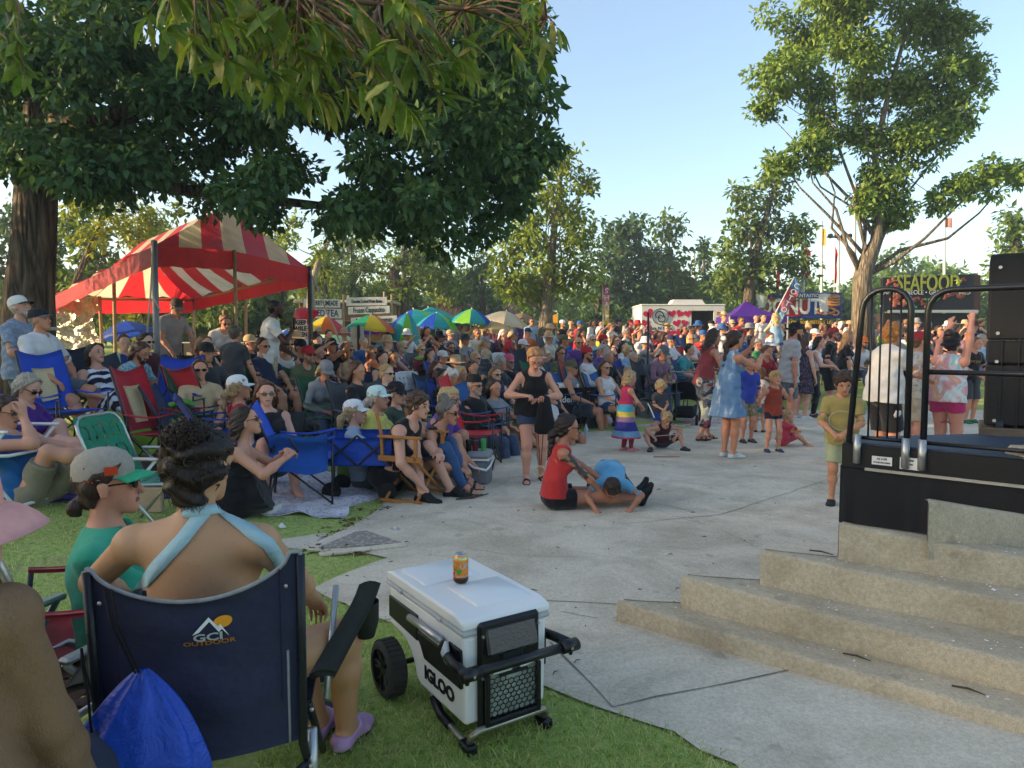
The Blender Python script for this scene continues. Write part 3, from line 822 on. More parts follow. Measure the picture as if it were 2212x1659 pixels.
SL=[G(x,y,z)for x,y,z in steps_l];SR=[G(x,y,z)for x,y,z in steps_r]
mb=MB();zb=0.0
for k in range(5):
 L,R=SL[k],SR[k];d=R-L;R2=L+d*1.35
 nseg=14;low=(-.02 if k==0 else 0);rr=random.Random(k);front=[]
 for i in range(nseg+1):
  t=i/nseg*1.35;p=L+d*t;bow=.02*math.sin(t*3.0);nrm2=Vector((d.y,-d.x,0)).normalized();p=p+nrm2*(bow+rr.gauss(0,.004));front.append(p)
 bk=[Vector((front[-1].x+.5,L.y-.02*k,front[-1].z)),Vector((L.x+.6,L.y-.005,L.z*.5+R.z*.5)),]
 zlow=lambda p,k=k:-.05 if k==0 else max(0,p.z-.3)
 n_in=Vector((-d.y,d.x,0)).normalized();n_in=n_in if n_in.y>0 else-n_in
 rows=[[Vector((p.x,p.y,zlow(p)))for p in front],[p-Vector((0,0,.02))+n_in*0 for p in front],[p+n_in*.007-Vector((0,0,.006))for p in front],[p+n_in*.022 for p in front],[Vector((p.x+(.0 if i else 0),L.y,p.z))if p.y<L.y-.03 else p+n_in*.025 for i,p in enumerate(front)]]
 vs=[v for r in rows for v in r];W_=nseg+1
 mb.add(vs,[(r*W_+i,r*W_+i+1,(r+1)*W_+i+1,(r+1)*W_+i)for r in range(4)for i in range(nseg)])
 e=[rows[q][-1]for q in range(5)];mb.add(e+[Vector((e[4].x,e[4].y,zlow(e[0])))],[(0,1,2,3,4,5)])
 ends=[rows[4][i]for i in range(W_)];mb.add([p+Vector((.03,.02,-.002))for p in ends]+[Vector((p.x+.03,p.y+.02,-.05))for p in ends],[(i,i+1,W_+i+1,W_+i)for i in range(W_-1)])
steps=mb.build('steps',mat_step);steps.data.set_sharp_from_angle(angle=D2R(50));steps.data.polygons.foreach_set('use_smooth',[True]*len(steps.data.polygons))
struct(steps)
pp=G(2198,1085,.62);mb=MB();mb.box((pp.x+.37,pp.y,.62+.12),(.6,.5,.36),None,.03)
tag(mb.build('concrete_pier',mat_step),'rough concrete block at the top corner of the steps','concrete block')
mb=MB();r_=random.Random(11)
def step_surface(k,t,depth):
 L,R=SL[k],SR[k];d=R-L;n_in=Vector((-d.y,d.x,0)).normalized();n_in=n_in if n_in.y>0 else-n_in
 return L+d*t+n_in*depth
for _ in range(170):
 k=r_.choice([0,1,1,2,2,2,3,3,3]);p=step_surface(k,r_.uniform(.05,1.0),r_.choice([r_.uniform(.03,.16),r_.uniform(.1,.19)]));q=r_.uniform(.002,.006)*(2.2 if r_.random()<.08 else 1)
 if p.y>SL[k].y-.03:continue
 a=r_.uniform(0,6.3);u,v2=Vector((math.cos(a),math.sin(a),r_.uniform(-.3,.3)))*q,Vector((-math.sin(a),math.cos(a),r_.uniform(-.3,.3)))*q*r_.uniform(.4,1)
 c=p+Vector((0,0,.004));mb.add([c-u-v2,c+u-v2,c+u+v2,c-u+v2],[(0,1,2,3)])
o=mb.build('litter',M('paper_scrap','#e2e0da',.8,.05));tag(o,'tiny white paper scraps strewn over the concrete steps','litter',kind='stuff')
mb=MB()
for _ in range(260):
 x=r_.uniform(640,2150);y=r_.uniform(1000,1640);p=G(x,y)
 if not in_poly(np.array([p.x]),np.array([p.y]))[0]or(p.y<3.95 and p.x>.4):continue
 if r_.random()<.6 and not(x<900):continue
 a=r_.uniform(0,6.3);L_=r_.uniform(.01,.05);d=Vector((math.cos(a),math.sin(a),0));mb.tube([p+Vector((0,0,.016)),p+d*L_*.5+Vector((0,0,.02))+Vector((-d.y,d.x,0))*L_*.15,p+d*L_+Vector((0,0,.017))],[.002,.003,.0012],4)
tag(mb.build('debris',M('twig_debris','#4d4132',.9,.4)),'dead leaves and twig bits scattered over the paving','debris',kind='stuff')
def stick(pts,r,label):
 mb=MB();mb.tube([G(*p)+Vector((0,0,.02+r))for p in pts],[r*.7]+[r]*(len(pts)-2)+[r*.4],6);tag(mb.build('twig',M('twig_debris'),smooth=True),label,'twig')
stick([(1820,1012),(1865,1007),(1900,1000)],.008,'dark twig lying on the plaza below the stage skirt')if False else None
stick([(985,1086),(1020,1082),(1055,1074)],.012,'bent brown twig on the paving by the black slip-on shoes')
stick([(1175,1086),(1195,1085)],.005,'short thin twig on the plaza behind the red tank top')
stick([(880,1118),(925,1112)],.012,'thin dark twig at the grass edge below the blanket')if False else None
for k,t,dp,lb in ((0,.62,.12,'curved dry twig on the lowest concrete step'),(0,.86,.1,'long dry twig at the right of the lowest step'),(2,.2,.15,'short dark twig on the third concrete step')):
 p=step_surface(k,t,dp);d=(SR[k]-SL[k]).normalized();n_=Vector((-d.y,d.x,0))
 mb=MB();mb.tube([p+Vector((0,0,.008)),p+d*.06+n_*.008+Vector((0,0,.012)),p+d*.12+Vector((0,0,.008))],[.004,.005,.002],5);tag(mb.build('twig',M('twig_debris')),lb,'twig')
def grass_mat():
 m,nt,out=newmat('grass_blade');g=nd(nt,'ShaderNodeNewGeometry')
 c=ramp(nt,g.outputs['Random Per Island'],[(0.0,srgb('#86a046')),(0.45,srgb('#a6bc5c')),(0.78,srgb('#c2cc7c')),(1.0,srgb('#e0cf96'))])
 b=principled(nt,out,c,0.55,0,0.25);t=nd(nt,'ShaderNodeBsdfTranslucent');nt.links.new(c,t.inputs[0])
 mx=nd(nt,'ShaderNodeMixShader');mx.inputs[0].default_value=.45;nt.links.new(b.outputs[0],mx.inputs[1]);nt.links.new(t.outputs[0],mx.inputs[2]);nt.links.new(mx.outputs[0],out.inputs[0]);return m
def scatter_grass(n,sampler,hmin,hmax,wd,rng):
 pts=sampler(n);x,y=pts[:,0],pts[:,1];keep=~in_poly(x+rng.normal(0,.028,len(x)),y+rng.normal(0,.028,len(x)));x,y=x[keep],y[keep];n=len(x)
 z=np.array([gz(v,u)for v,u in zip(y,x)])
 a=rng.uniform(0,2*pi,n);hh=rng.uniform(hmin,hmax,n)*(.6+.8*rng.random(n)**2);ln=rng.normal(0,.85,(n,2))*hh[:,None];ww=wd*(.6+.8*rng.random(n))
 sx,sy=np.cos(a)*ww,np.sin(a)*ww;B=np.stack([x,y,z],1);s3=np.stack([sx,sy,0*sx],1)
 mid=B+np.stack([ln[:,0]*.35,ln[:,1]*.35,hh*.6],1);tip=B+np.stack([ln[:,0],ln[:,1],hh*(.95-.25*np.hypot(ln[:,0],ln[:,1])/hh)],1)
 V=np.stack([B-s3,B+s3,mid+s3*.8,mid-s3*.8,tip],1).reshape(-1,3);k=np.arange(n)[:,None]*5
 return V,np.concatenate([k+[0,1,2],k+[0,2,3],k+[3,2,4]])
rng=np.random.default_rng(21)
def samp_px(x0,x1,y0,y1):
 def f(n):
  xx,yy=rng.uniform(x0,x1,n),rng.uniform(y0,y1,n);r,u=(xx-CX)/FPX,-(yy-CY)/FPX;c,s_=math.cos(PITCH),math.sin(PITCH)
  dy,dz=c+u*s_,-s_+u*c;k=CAMH/-dz;return np.stack([r*k,dy*k],1)
 return f
VV,FF,off=[],[],0
for n,smp,h0,h1,wd in ((21000,samp_px(560,1640,1280,1720),.018,.05,.0017),(14000,samp_px(-40,1000,1080,1400),.016,.036,.002),(18000,samp_px(-60,900,860,1120),.02,.042,.0028)):
 V,F=scatter_grass(n,smp,h0,h1,wd,rng);VV.append(V);FF.append(F+off);off+=len(V)
o=link('grass',arr_mesh('grass',np.concatenate(VV),np.concatenate(FF),grass_mat()));tag(o,'short green lawn grass around the chairs and white cooler','grass',kind='stuff')
VV,FF=[],[];n=260;pts=samp_px(560,900,1085,1205)(900);e=np.array(PL2)
dist=np.min(np.hypot(pts[:,None,0]-e[None,::3,0],pts[:,None,1]-e[None,::3,1]),1);pts=pts[dist<.16][:n];n=len(pts)
a=rng.uniform(0,6.28,n);L_=rng.uniform(.015,.04,n);c=np.stack([pts[:,0],pts[:,1],np.full(n,.022)],1);u=np.stack([np.cos(a)*L_,np.sin(a)*L_,rng.uniform(-.008,.015,n)],1);v=np.stack([-np.sin(a)*L_*.4,np.cos(a)*L_*.4,rng.uniform(-.008,.012,n)],1)
V=np.stack([c-u,c-v,c+u,c+v],1).reshape(-1,3)
o=link('dead_leaves',arr_mesh('dead_leaves',V,np.arange(n)[:,None]*4+[0,1,2,3],M('dead_leaf','#6b5436',.9,.4,14)));tag(o,'brown dead leaves gathered along the lawn edge','dead leaves',kind='stuff')
def leaf_mat(name,cols,trans=.35,rough=.5,veins=False):
 if name in MATS:return MATS[name]
 m,nt,out=newmat(name);g=nd(nt,'ShaderNodeNewGeometry');n=len(cols)
 c=ramp(nt,g.outputs['Random Per Island'],[(i/max(n-1,1),srgb(k))for i,k in enumerate(cols)])
 if veins:
  v=objvec(nt);c=mixc(nt,1.0,c,ramp(nt,noise(nt,38,3,v),[(0.3,(.7,)*3),(.7,(1.2,)*3)]),'MULTIPLY')
 b=principled(nt,out,c,rough,0,.3);t=nd(nt,'ShaderNodeBsdfTranslucent')
 nt.links.new(mixc(nt,1.0,c,(1.25,1.15,.55,1),'MULTIPLY'),t.inputs[0]);mx=nd(nt,'ShaderNodeMixShader');mx.inputs[0].default_value=trans
 nt.links.new(b.outputs[0],mx.inputs[1]);nt.links.new(t.outputs[0],mx.inputs[2]);nt.links.new(mx.outputs[0],out.inputs[0]);MATS[name]=m;return m
def bark_mat(name='bark',c1='#4a4038',c2='#7a6c5d',sc=9):
 if name in MATS:return MATS[name]
 m,nt,out=newmat(name);v=objvec(nt);mp=nd(nt,'ShaderNodeMapping');mp.inputs['Scale'].default_value=(1,1,.16);nt.links.new(v,mp.inputs[0])
 k=noise(nt,sc,5,mp.outputs[0],.65,.8);vo=nd(nt,'ShaderNodeTexVoronoi');vo.feature='DISTANCE_TO_EDGE';vo.inputs['Scale'].default_value=sc*1.1;nt.links.new(mp.outputs[0],vo.inputs['Vector'])
 ad=nd(nt,'ShaderNodeMath',operation='ADD');nt.links.new(k,ad.inputs[0]);nt.links.new(vo.outputs['Distance'],ad.inputs[1])
 c=ramp(nt,ad.outputs[0],[(.45,srgb(c1)),(.95,srgb(c2))]);principled(nt,out,c,.92,0,.15,ad.outputs[0],1.0,.09);MATS[name]=m;return m
def leaves_np(cent,rad,counts,size,rng,droop=.25,aspect=.5):
 0
 idx=np.repeat(np.arange(len(cent)),counts);n=len(idx)
 d=rng.normal(size=(n,3));d/=np.linalg.norm(d,axis=1)[:,None];r=rng.random(n)**.42
 p=cent[idx]+d*rad[idx]*r[:,None]
 ax=d*.8+rng.normal(size=(n,3))*.7;ax[:,2]-=droop*2;ax/=np.linalg.norm(ax,axis=1)[:,None]
 nn=rng.normal(size=(n,3))*.7+np.array([0,0,.9])+d*.5;sd=np.cross(ax,nn);sd/=np.linalg.norm(sd,axis=1)[:,None]+1e-9;up=np.cross(sd,ax)
 L=size*(.55+.9*rng.random(n))[:,None];w=L*aspect*.5
 V=np.stack([p,p+ax*L*.45+sd*w+up*w*.35,p+ax*L-up*L*.12,p+ax*L*.45-sd*w+up*w*.35],1).reshape(-1,3)
 k=np.arange(n)[:,None]*4;return V,np.concatenate([k+[0,1,2],k+[0,2,3]])
def crown(name,cent,rad,counts,size,mat,parent,rng,droop=.25,aspect=.5):
 V,F=leaves_np(np.array(cent,float),np.array(rad,float),np.array(counts,int),size,rng,droop,aspect)
 return link(name,arr_mesh(name,V,F,mat),parent)
def limb_path(a,b,rng,wob=.06,n=5,rise=.0):
 a,b=Vector(a),Vector(b);L=(b-a).length
 return[a.lerp(b,i/n)+(Vector(rng.normal(0,wob*L,3))*math.sin(pi*i/n)*.6+Vector((0,0,rise*L*math.sin(pi*i/n))))for i in range(n+1)]
TREEGROUP='trees around the park lawn'
def px_tree(label,blobs,Y,trunk,leafc,size=.3,dens=1.0,seed=1,name='tree',cat='tree',trans=.35,sub=3,bark=None,limbs=True,depth=1.0,grp=None,aspect=.5,nl=None):
 0
 rng=np.random.default_rng(seed);k=Y/FPX;tp=[P(x,y,Y)for x,y,_ in trunk];base=tp[0].copy();base.z=gz(Y)-.05
 root=thing(name,label,cat,base,0,grp);mb=MB()
 path=[base]+tp[1:];mb.tube([p-base for p in path],[w*k/2*(1.25 if i==0 else 1)for i,(_,_,w) in enumerate(trunk)],10)
 top=path[-1];cent,rad,cnt=[],[],[]
 for bi,b in enumerate(blobs):
  x,y,rx,ry=b[:4];dY=b[4]if len(b)>4 else rng.normal(0,.35)*rx*k*depth
  c=P(x,y,Y+dY);R=np.array([rx*k,rx*k*.8*depth,ry*k]);area=rx*ry*k*k
  if limbs:
   j=min(len(path)-1,1+int(rng.random()*(len(path)-1)));s0=path[j];r0=max(trunk[min(j,len(trunk)-1)][2]*k*.13,.015)
   lp=limb_path(s0-base,c-base,rng,.07,4,-.03);mb.tube(lp,[r0,r0*.8,r0*.6,r0*.4,r0*.2],6)
  ns=max(4,int(sub*6))
  for _ in range(ns):
   d=rng.normal(size=3);d/=np.linalg.norm(d);r=rng.random()**.4
   cc=np.array(c-base)+d*R*r*.9;cent.append(cc);q=(.3+.22*rng.random())*(rx*k*ry*k)**.5;rad.append([q*1.15,q*1.15,q*.8])
   cnt.append(max(6,int(dens*19*area/(size*size*aspect)/ns)))
   if limbs and rng.random()<.5:mb.tube([c-base,(Vector(cc)+(c-base))/2+Vector(rng.normal(0,.08,3)),Vector(cc)],[r0*.25,r0*.18,r0*.08],4,False)
 mb.build('trunk',bark or bark_mat(),root,True)
 m=leaf_mat(leafc[0],leafc[1],trans);crown('crown',cent,rad,cnt,size,m,root,rng,.2,aspect)
 return root
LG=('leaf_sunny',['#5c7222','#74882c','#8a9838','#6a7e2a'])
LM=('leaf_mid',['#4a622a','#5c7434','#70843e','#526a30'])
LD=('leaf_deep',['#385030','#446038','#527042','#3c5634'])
LY=('leaf_yellow',['#7c8226','#94942f','#6f7f25','#a09a3a'])
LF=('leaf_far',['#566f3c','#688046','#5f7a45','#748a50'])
px_tree('tall leafy tree with a forked trunk rising behind the stage railing',[(1722,60,90,70),(1700,150,80,45),(1665,205,55,32),(1655,240,35,25),(1750,195,60,35),(1830,30,80,55),(1860,110,80,60),(1980,40,90,70),(2050,70,60,70),(2100,150,50,55),(1990,150,90,60),(2080,230,55,50),(2000,240,80,55),(1860,200,80,50),(1790,265,75,38),(1870,290,85,50),(1960,320,80,55),(1740,320,65,35),(1690,350,45,30),(1905,390,55,55),(1925,450,60,40),(2030,290,60,40),(2070,395,60,38),(2140,385,55,42),(2190,375,40,35),(2040,440,36,30),(1780,350,40,26),(1915,480,45,30),(1870,440,40,40),(1900,-40,200,60),(1790,-60,120,60)],20,[(1868,735,44),(1862,600,38),(1875,560,36),(1893,520,26),(1900,440,16),(1890,330,13),(1920,200,10),(1960,60,7)],('leaf_tall',['#557234','#6c8840','#82984c','#5e7c3a']),.155,1.35,3,bark=bark_mat('bark_tan','#5c5448','#978a76',12),grp=TREEGROUP,sub=2.4)
px_tree('shaggy tree with a bare patch of trunk left of the pole flags',[(1685,365,42,38),(1650,420,55,45),(1625,490,60,50),(1700,500,50,45),(1575,560,36,55),(1640,570,70,50),(1735,510,28,36),(1715,580,50,45),(1590,620,60,40),(1660,635,70,35),(1600,430,30,35)],33,[(1622,720,30),(1618,640,25),(1630,560,18),(1660,450,11),(1680,380,5)],LM,.3,.9,4,grp=TREEGROUP)
px_tree('yellow-green tree with pale forked trunk right of the cream parasols',[(1225,355,45,42),(1265,395,35,30),(1180,410,60,45),(1140,470,50,50),(1220,460,60,45),(1170,540,80,50),(1250,530,45,55),(1100,540,45,45),(1090,600,50,45),(1180,610,80,45),(1255,610,45,50),(1135,640,50,35)],27,[(1177,745,34),(1180,680,28),(1185,620,26),(1195,520,15),(1205,420,9),(1220,340,4)],LG,.24,.85,5,grp=TREEGROUP,bark=bark_mat('bark_tan'))
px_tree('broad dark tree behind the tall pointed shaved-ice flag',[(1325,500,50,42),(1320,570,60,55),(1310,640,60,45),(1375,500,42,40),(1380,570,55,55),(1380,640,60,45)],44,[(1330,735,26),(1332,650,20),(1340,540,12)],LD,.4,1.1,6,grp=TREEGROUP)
px_tree('rounded green tree behind the heart-patterned trailer',[(1445,490,40,32),(1440,550,50,45),(1460,610,55,45),(1425,640,50,40),(1490,640,40,40)],46,[(1450,735,24),(1450,640,18),(1448,540,10)],LM,.4,1.0,7,grp=TREEGROUP)
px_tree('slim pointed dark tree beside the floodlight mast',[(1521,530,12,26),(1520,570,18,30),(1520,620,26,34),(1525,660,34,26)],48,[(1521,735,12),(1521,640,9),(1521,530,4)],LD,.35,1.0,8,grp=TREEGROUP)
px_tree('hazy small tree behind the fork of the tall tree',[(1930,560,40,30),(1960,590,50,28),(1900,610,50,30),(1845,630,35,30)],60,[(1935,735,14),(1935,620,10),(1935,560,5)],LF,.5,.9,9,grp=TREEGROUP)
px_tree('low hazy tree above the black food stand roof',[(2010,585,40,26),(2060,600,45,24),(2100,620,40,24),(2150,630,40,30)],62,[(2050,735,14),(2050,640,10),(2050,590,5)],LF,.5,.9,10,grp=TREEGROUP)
px_tree('leafy tree showing above the black loudspeaker cabinet',[(2185,490,45,36),(2200,540,50,40),(2170,590,40,40),(2225,600,50,50)],30,[(2200,735,30),(2200,620,24),(2195,500,10)],LM,.28,1.0,11,grp=TREEGROUP)
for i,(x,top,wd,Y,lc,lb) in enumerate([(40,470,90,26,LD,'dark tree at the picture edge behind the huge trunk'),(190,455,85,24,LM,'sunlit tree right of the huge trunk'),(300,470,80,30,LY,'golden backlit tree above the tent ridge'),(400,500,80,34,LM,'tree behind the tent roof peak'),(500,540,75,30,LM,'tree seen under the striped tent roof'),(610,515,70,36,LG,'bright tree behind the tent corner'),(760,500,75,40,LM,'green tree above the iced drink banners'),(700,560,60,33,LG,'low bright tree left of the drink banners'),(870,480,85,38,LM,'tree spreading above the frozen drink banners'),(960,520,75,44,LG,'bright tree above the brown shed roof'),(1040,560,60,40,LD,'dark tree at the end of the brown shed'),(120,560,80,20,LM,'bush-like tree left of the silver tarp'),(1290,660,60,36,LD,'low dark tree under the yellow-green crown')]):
 bl=[];rr=random.Random(i+40)
 for q in range(9):
  f=q/8;yy=top+(690-top)*f;bl.append((x+rr.uniform(-.6,.6)*wd,yy,wd*(.35+.25*rr.random()+.12*f),(690-top)*.16))
 px_tree(lb,bl,Y,[(x,735,16),(x+4,640,12),(x,top+30,5)],lc,.27,.8,60+i,grp=TREEGROUP,sub=2)
px_tree('thin pale leaning tree behind the tent corner pole',[(640,480,30,20),(700,490,30,24),(740,470,26,18),(620,520,24,20),(690,540,26,22)],26,[(668,735,20),(672,620,16),(690,560,12),(735,470,6)],LG,.2,.6,90,grp=TREEGROUP,bark=bark_mat('bark_pale','#8a7e6c','#b5a890',12))
px_tree('gnarled dark limbed tree above the brown shed',[(800,520,40,22),(860,560,60,30),(920,550,50,26),(980,600,60,30),(880,620,60,30),(770,580,40,30),(830,640,60,20)],31,[(868,735,40),(866,640,34),(850,590,24),(880,540,12)],LM,.24,.6,91,grp=TREEGROUP)
rng=np.random.default_rng(123);cent,rad,cnt=[],[],[]
for i in range(150):
 x=-150+i*16.5;y0=622+22*math.sin(i*.7)+14*math.sin(i*.23);Yd=rng.uniform(50,62)if x>560 else rng.uniform(30,44)
 for yy in (y0,y0+25,y0+50,y0+75,y0+100):p=P(x+rng.normal(0,6),yy,Yd);r_=rng.uniform(.5,.9)*Yd/50;cent.append(np.array(p));rad.append([r_*1.2,r_,r_*.9]);cnt.append(60)
V,F=leaves_np(np.array(cent),np.array(rad),np.array(cnt),.5,rng,.2,.6);o=link('treeline',arr_mesh('treeline',V,F,leaf_mat('leaf_belt',['#4c6a2c','#5c7a36','#6c8642','#54722e'])));tag(o,'low mass of far shrubs and trees closing the park behind the stalls','far trees',kind='stuff')
TY=11.0;k=TY/FPX;rng=np.random.default_rng(77)
base=XY(66,TY);base.z=-.1
root=thing('tree','huge old tree with deeply furrowed trunk and dark canopy over the crowd','tree',base,0,TREEGROUP)
tr_px=[(58,800,120),(60,720,100),(64,640,92),(74,520,86),(78,420,80),(92,280,74),(110,150,68),(135,20,54),(165,-120,36)]
mb=MB();path=[P(x,y,TY)-base for x,y,_ in tr_px];path[0].z=0.0
N_=26;seg=[]
for i in range(len(path)-1):
 for j in range(5):seg.append((path[i].lerp(path[i+1],j/5),(tr_px[i][2]+(tr_px[i+1][2]-tr_px[i][2])*j/5)*k/2))
seg.append((path[-1],tr_px[-1][2]*k/2));vs=[]
for i,(p,r) in enumerate(seg):
 for q in range(N_):
  a=2*pi*q/N_;ridge=1+.05*math.sin(a*9+i*.22+2*math.sin(i*.13))+.03*math.sin(a*17-i*.3)+(.12*max(0,1-i/6)*abs(math.sin(a*2.5)))
  vs.append(p+Vector((math.cos(a)*r*ridge,math.sin(a)*r*ridge,0)))
mb.add(vs,[(i*N_+q,i*N_+(q+1)%N_,(i+1)*N_+(q+1)%N_,(i+1)*N_+q)for i in range(len(seg)-1)for q in range(N_)])
mb.build('trunk',bark_mat('bark_old','#3a322b','#7d6d5d',7),root,True)
def limb(pts,w0,w1,nm='limb'):
 mb=MB();n=len(pts);mb.tube([P(x,y,Y)-base for x,y,Y in pts],[(w0+(w1-w0)*i/(n-1))*k/2 for i in range(n)],9);mb.build(nm,bark_mat('bark_old'),root,True)
limb([(95,330,11),(220,380,11),(400,410,11),(560,430,11),(700,445,11.2),(860,425,11.3),(980,400,11.6)],34,8)
limb([(95,260,11),(260,250,10.2),(420,190,9.8),(620,210,10),(820,240,10.5),(1040,260,11)],46,10)
limb([(110,140,11),(60,40,10.6),(-40,-60,10)],36,14)
limb([(120,90,11),(300,40,11.5),(520,-40,12),(760,-80,12.5)],40,12)
limb([(82,400,11),(40,330,10.4),(-30,345,9.6)],34,24)
polyA=[(-60,-80),(700,-120),(760,200),(690,300),(640,400),(580,470),(480,455),(380,440),(280,430),(180,400),(80,360),(-60,335)]
polyB=[(690,-120),(1060,-120),(1150,60),(1178,200),(1186,300),(1135,410),(1095,470),(1020,530),(930,548),(850,500),(740,470),(770,380),(720,330),(735,240)]
cent,rad,cnt=[],[],[]
for poly,n in ((polyA,230),(polyB,190)):
 c=0;xs_,ys_=[p[0]for p in poly],[p[1]for p in poly]
 while c<n:
  x,y=rng.uniform(min(xs_),max(xs_)),rng.uniform(min(ys_),max(ys_))
  if not in_poly(np.array([x]),np.array([y]),poly)[0]:continue
  if poly is polyB and rng.random()<.75 and(abs(x-960)<40 and abs(y-330)<30 or abs(x-860)<26 and abs(y-320)<20 or abs(x-700)<30):continue
  if x<60 and y<140 and rng.random()<.8:continue
  if 650<x<748 and 255<y<395 and rng.random()<.9:continue
  cent.append(np.array(P(x,y,rng.uniform(8.8,13.2))-base));q=rng.uniform(.28,.5);rad.append([q,q,q*.7]);cnt.append(int(rng.uniform(150,240)));c+=1
for _ in range(150):  # unseen leaf clumps added left of the view to shade the canopy
 cent.append(np.array([rng.uniform(-16,-10.6),rng.uniform(5.5,13),rng.uniform(3.6,13.5)])-np.array(base));q=rng.uniform(.6,1.0);rad.append([q,q,q*.7]);cnt.append(170)
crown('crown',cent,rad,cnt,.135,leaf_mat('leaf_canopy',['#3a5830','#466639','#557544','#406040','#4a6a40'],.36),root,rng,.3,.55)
px_tree('low tree with golden backlight coloured into its leaves left of the tent',[(230,420,50,30),(290,450,45,30),(330,480,40,26),(240,480,40,30),(380,460,30,24),(200,520,40,30),(290,510,40,26),(160,450,30,26)],19.5,[(150,760,20),(160,620,16),(200,520,10),(240,440,6)],('leaf_gold_backlight',['#7d8a22','#97a02c','#6f7f25','#a9a83a']),.14,.55,92,grp=TREEGROUP)  # golden backlight is put into the leaf colours
def toothed_leaf(L,w,fold,curl):
 n=7;V=[];F=[]
 for i in range(n+1):
  t=i/n;ww=w*math.sin(pi*min(1,t*.93+.05))**.8*(1+(.16 if i%2 else-.08))if 0<i<n else 0.002
  y=L*t;z=-curl*t*t*L
  V+=[(-ww,y-(.012*L if i%2 else 0),z+ww*fold),(0,y,z),(ww,y-(.012*L if i%2 else 0),z+ww*fold)]
 for i in range(n):
  a=i*3;F+=[(a,a+1,a+4,a+3),(a+1,a+2,a+5,a+4)]
 return np.array(V),np.array(F)
rng=np.random.default_rng(5);bp=P(700,-160,2.4)
root=thing('tree_branch','low overhanging branch with long toothed leaves at the top of the view','branch',bp)
polyN=[(270,95),(300,20),(360,-60),(1210,-60),(1245,40),(1190,110),(1060,150),(1000,205),(880,235),(760,230),(640,215),(520,170),(420,120)]
VV,FF,off=[],[],0;twigs=MB();nW=0;hubs=[]
while nW<160:
 x,y=rng.uniform(250,1260),rng.uniform(-60,240)
 if not in_poly(np.array([x]),np.array([y]),polyN)[0]:continue
 if x>1010 and rng.random()<.45:continue
 Yd=rng.uniform(1.75,2.5)if x<900 else rng.uniform(2.2,3.0)
 hub=P(x,y,Yd);hubs.append((x,hub));nW+=1
 main=Vector((.55+rng.normal()*.4,rng.normal()*.5,-.35+rng.normal()*.25)).normalized()
 for q in range(int(rng.integers(5,8))):
  L=rng.uniform(.06,.112);V,F=toothed_leaf(L,L*rng.uniform(.1,.145),rng.uniform(.1,.5),rng.uniform(.05,.45))
  d=(main*.8+Vector(rng.normal(0,.6,3))+Vector((0,0,-.45))).normalized();s_=d.cross(Vector(rng.normal(0,.35,3))+Vector((0,0,1))).normalized();u=s_.cross(d)
  Rm=np.array([list(s_),list(d),list(u)]);VV.append(V@Rm+np.array(hub-bp+main*rng.uniform(-.04,.02)));FF.append(F+off);off+=len(V)
link('leaves',arr_mesh('leaves',np.concatenate(VV),np.concatenate(FF),leaf_mat('leaf_near',['#4c6a28','#5a782e','#6c8438','#547030','#7c8a40','#8c864a'],.44,.45,True),True),root)
hubs.sort(key=lambda t:t[0]);spine=[P(200,-300,2.3),P(420,-60,2.1),P(620,-20,2.15),P(820,10,2.3),P(1000,20,2.5),P(1180,40,2.7)]
twigs.tube([p-bp for p in spine],[.014,.012,.01,.008,.006,.003],7)
for x,hpt in hubs:
 s0=min(spine,key=lambda p:(p-hpt).length);m_=s0.lerp(hpt,.5)+Vector(rng.normal(0,.02,3))+Vector((0,0,.03));twigs.tube([s0-bp,m_-bp,hpt-bp],[.005,.004,.0025],5)
twigs.build('twigs',M('twig_bark','#6b5640',.8,.3,30),root,True)
root=thing('tree_branch','thin drooping twig with a few narrow leaves at the upper left edge','branch',P(30,-60,3.0));bp=P(30,-60,3.0);VV,FF,off=[],[],0;tw=MB()
for(x0,y0,x1,y1) in ((20,-60,40,100),(10,20,55,170),(-10,60,20,110)):
 a,b=P(x0,y0,3.0),P(x1,y1,2.9);tw.tube([a-bp,a.lerp(b,.5)-bp+Vector((.02,0,0)),b-bp],[.005,.004,.002],5)
 for q in range(16):
  p=a.lerp(b,rng.uniform(.3,1.05));L=rng.uniform(.06,.11);V,F=toothed_leaf(L,L*.17,.3,.3);d=Vector((rng.normal()*.5,rng.normal()*.4,-1)).normalized();s_=d.cross(Vector((rng.normal(),rng.normal(),.3))).normalized();u=s_.cross(d)
  VV.append(V@np.array([list(s_),list(d),list(u)])+np.array(p-bp));FF.append(F+off);off+=len(V)
link('leaves',arr_mesh('leaves',np.concatenate(VV),np.concatenate(FF),MATS['leaf_near'],True),root);tw.build('twigs',MATS['twig_bark'],root,True)
def unseen_shade_tree(label,x,y,h,r,n,seed,zlo=3.0):
 rng=np.random.default_rng(seed);b=Vector((x,y,gz(y)-.05));root=thing('tree',label,'tree',b,0,TREEGROUP)
 mb=MB();mb.tube([(0,0,0),(.1,0,h*.3),(0,.1,h*.6),(.1,0,h*.9)],[.42,.34,.24,.06],10);cent,rad,cnt=[],[],[]
 for i in range(n):
  d=rng.normal(size=3);d/=np.linalg.norm(d);q=rng.random()**.45;c=np.array([d[0]*r*q,d[1]*r*q,zlo+(h-zlo)*.5+d[2]*(h-zlo)*.5*q]);cent.append(c);s_=rng.uniform(.9,1.5);rad.append([s_,s_,s_*.7]);cnt.append(150)
  if i%4==0:mb.tube([(0,0,h*(.3+.4*rng.random())),tuple(c*.6+np.array([0,0,.2])),tuple(c)],[.12,.07,.03],5)
 mb.build('trunk',bark_mat('bark_old'),root,True);crown('crown',cent,rad,cnt,.34,MATS['leaf_canopy'],root,rng,.3,.6)
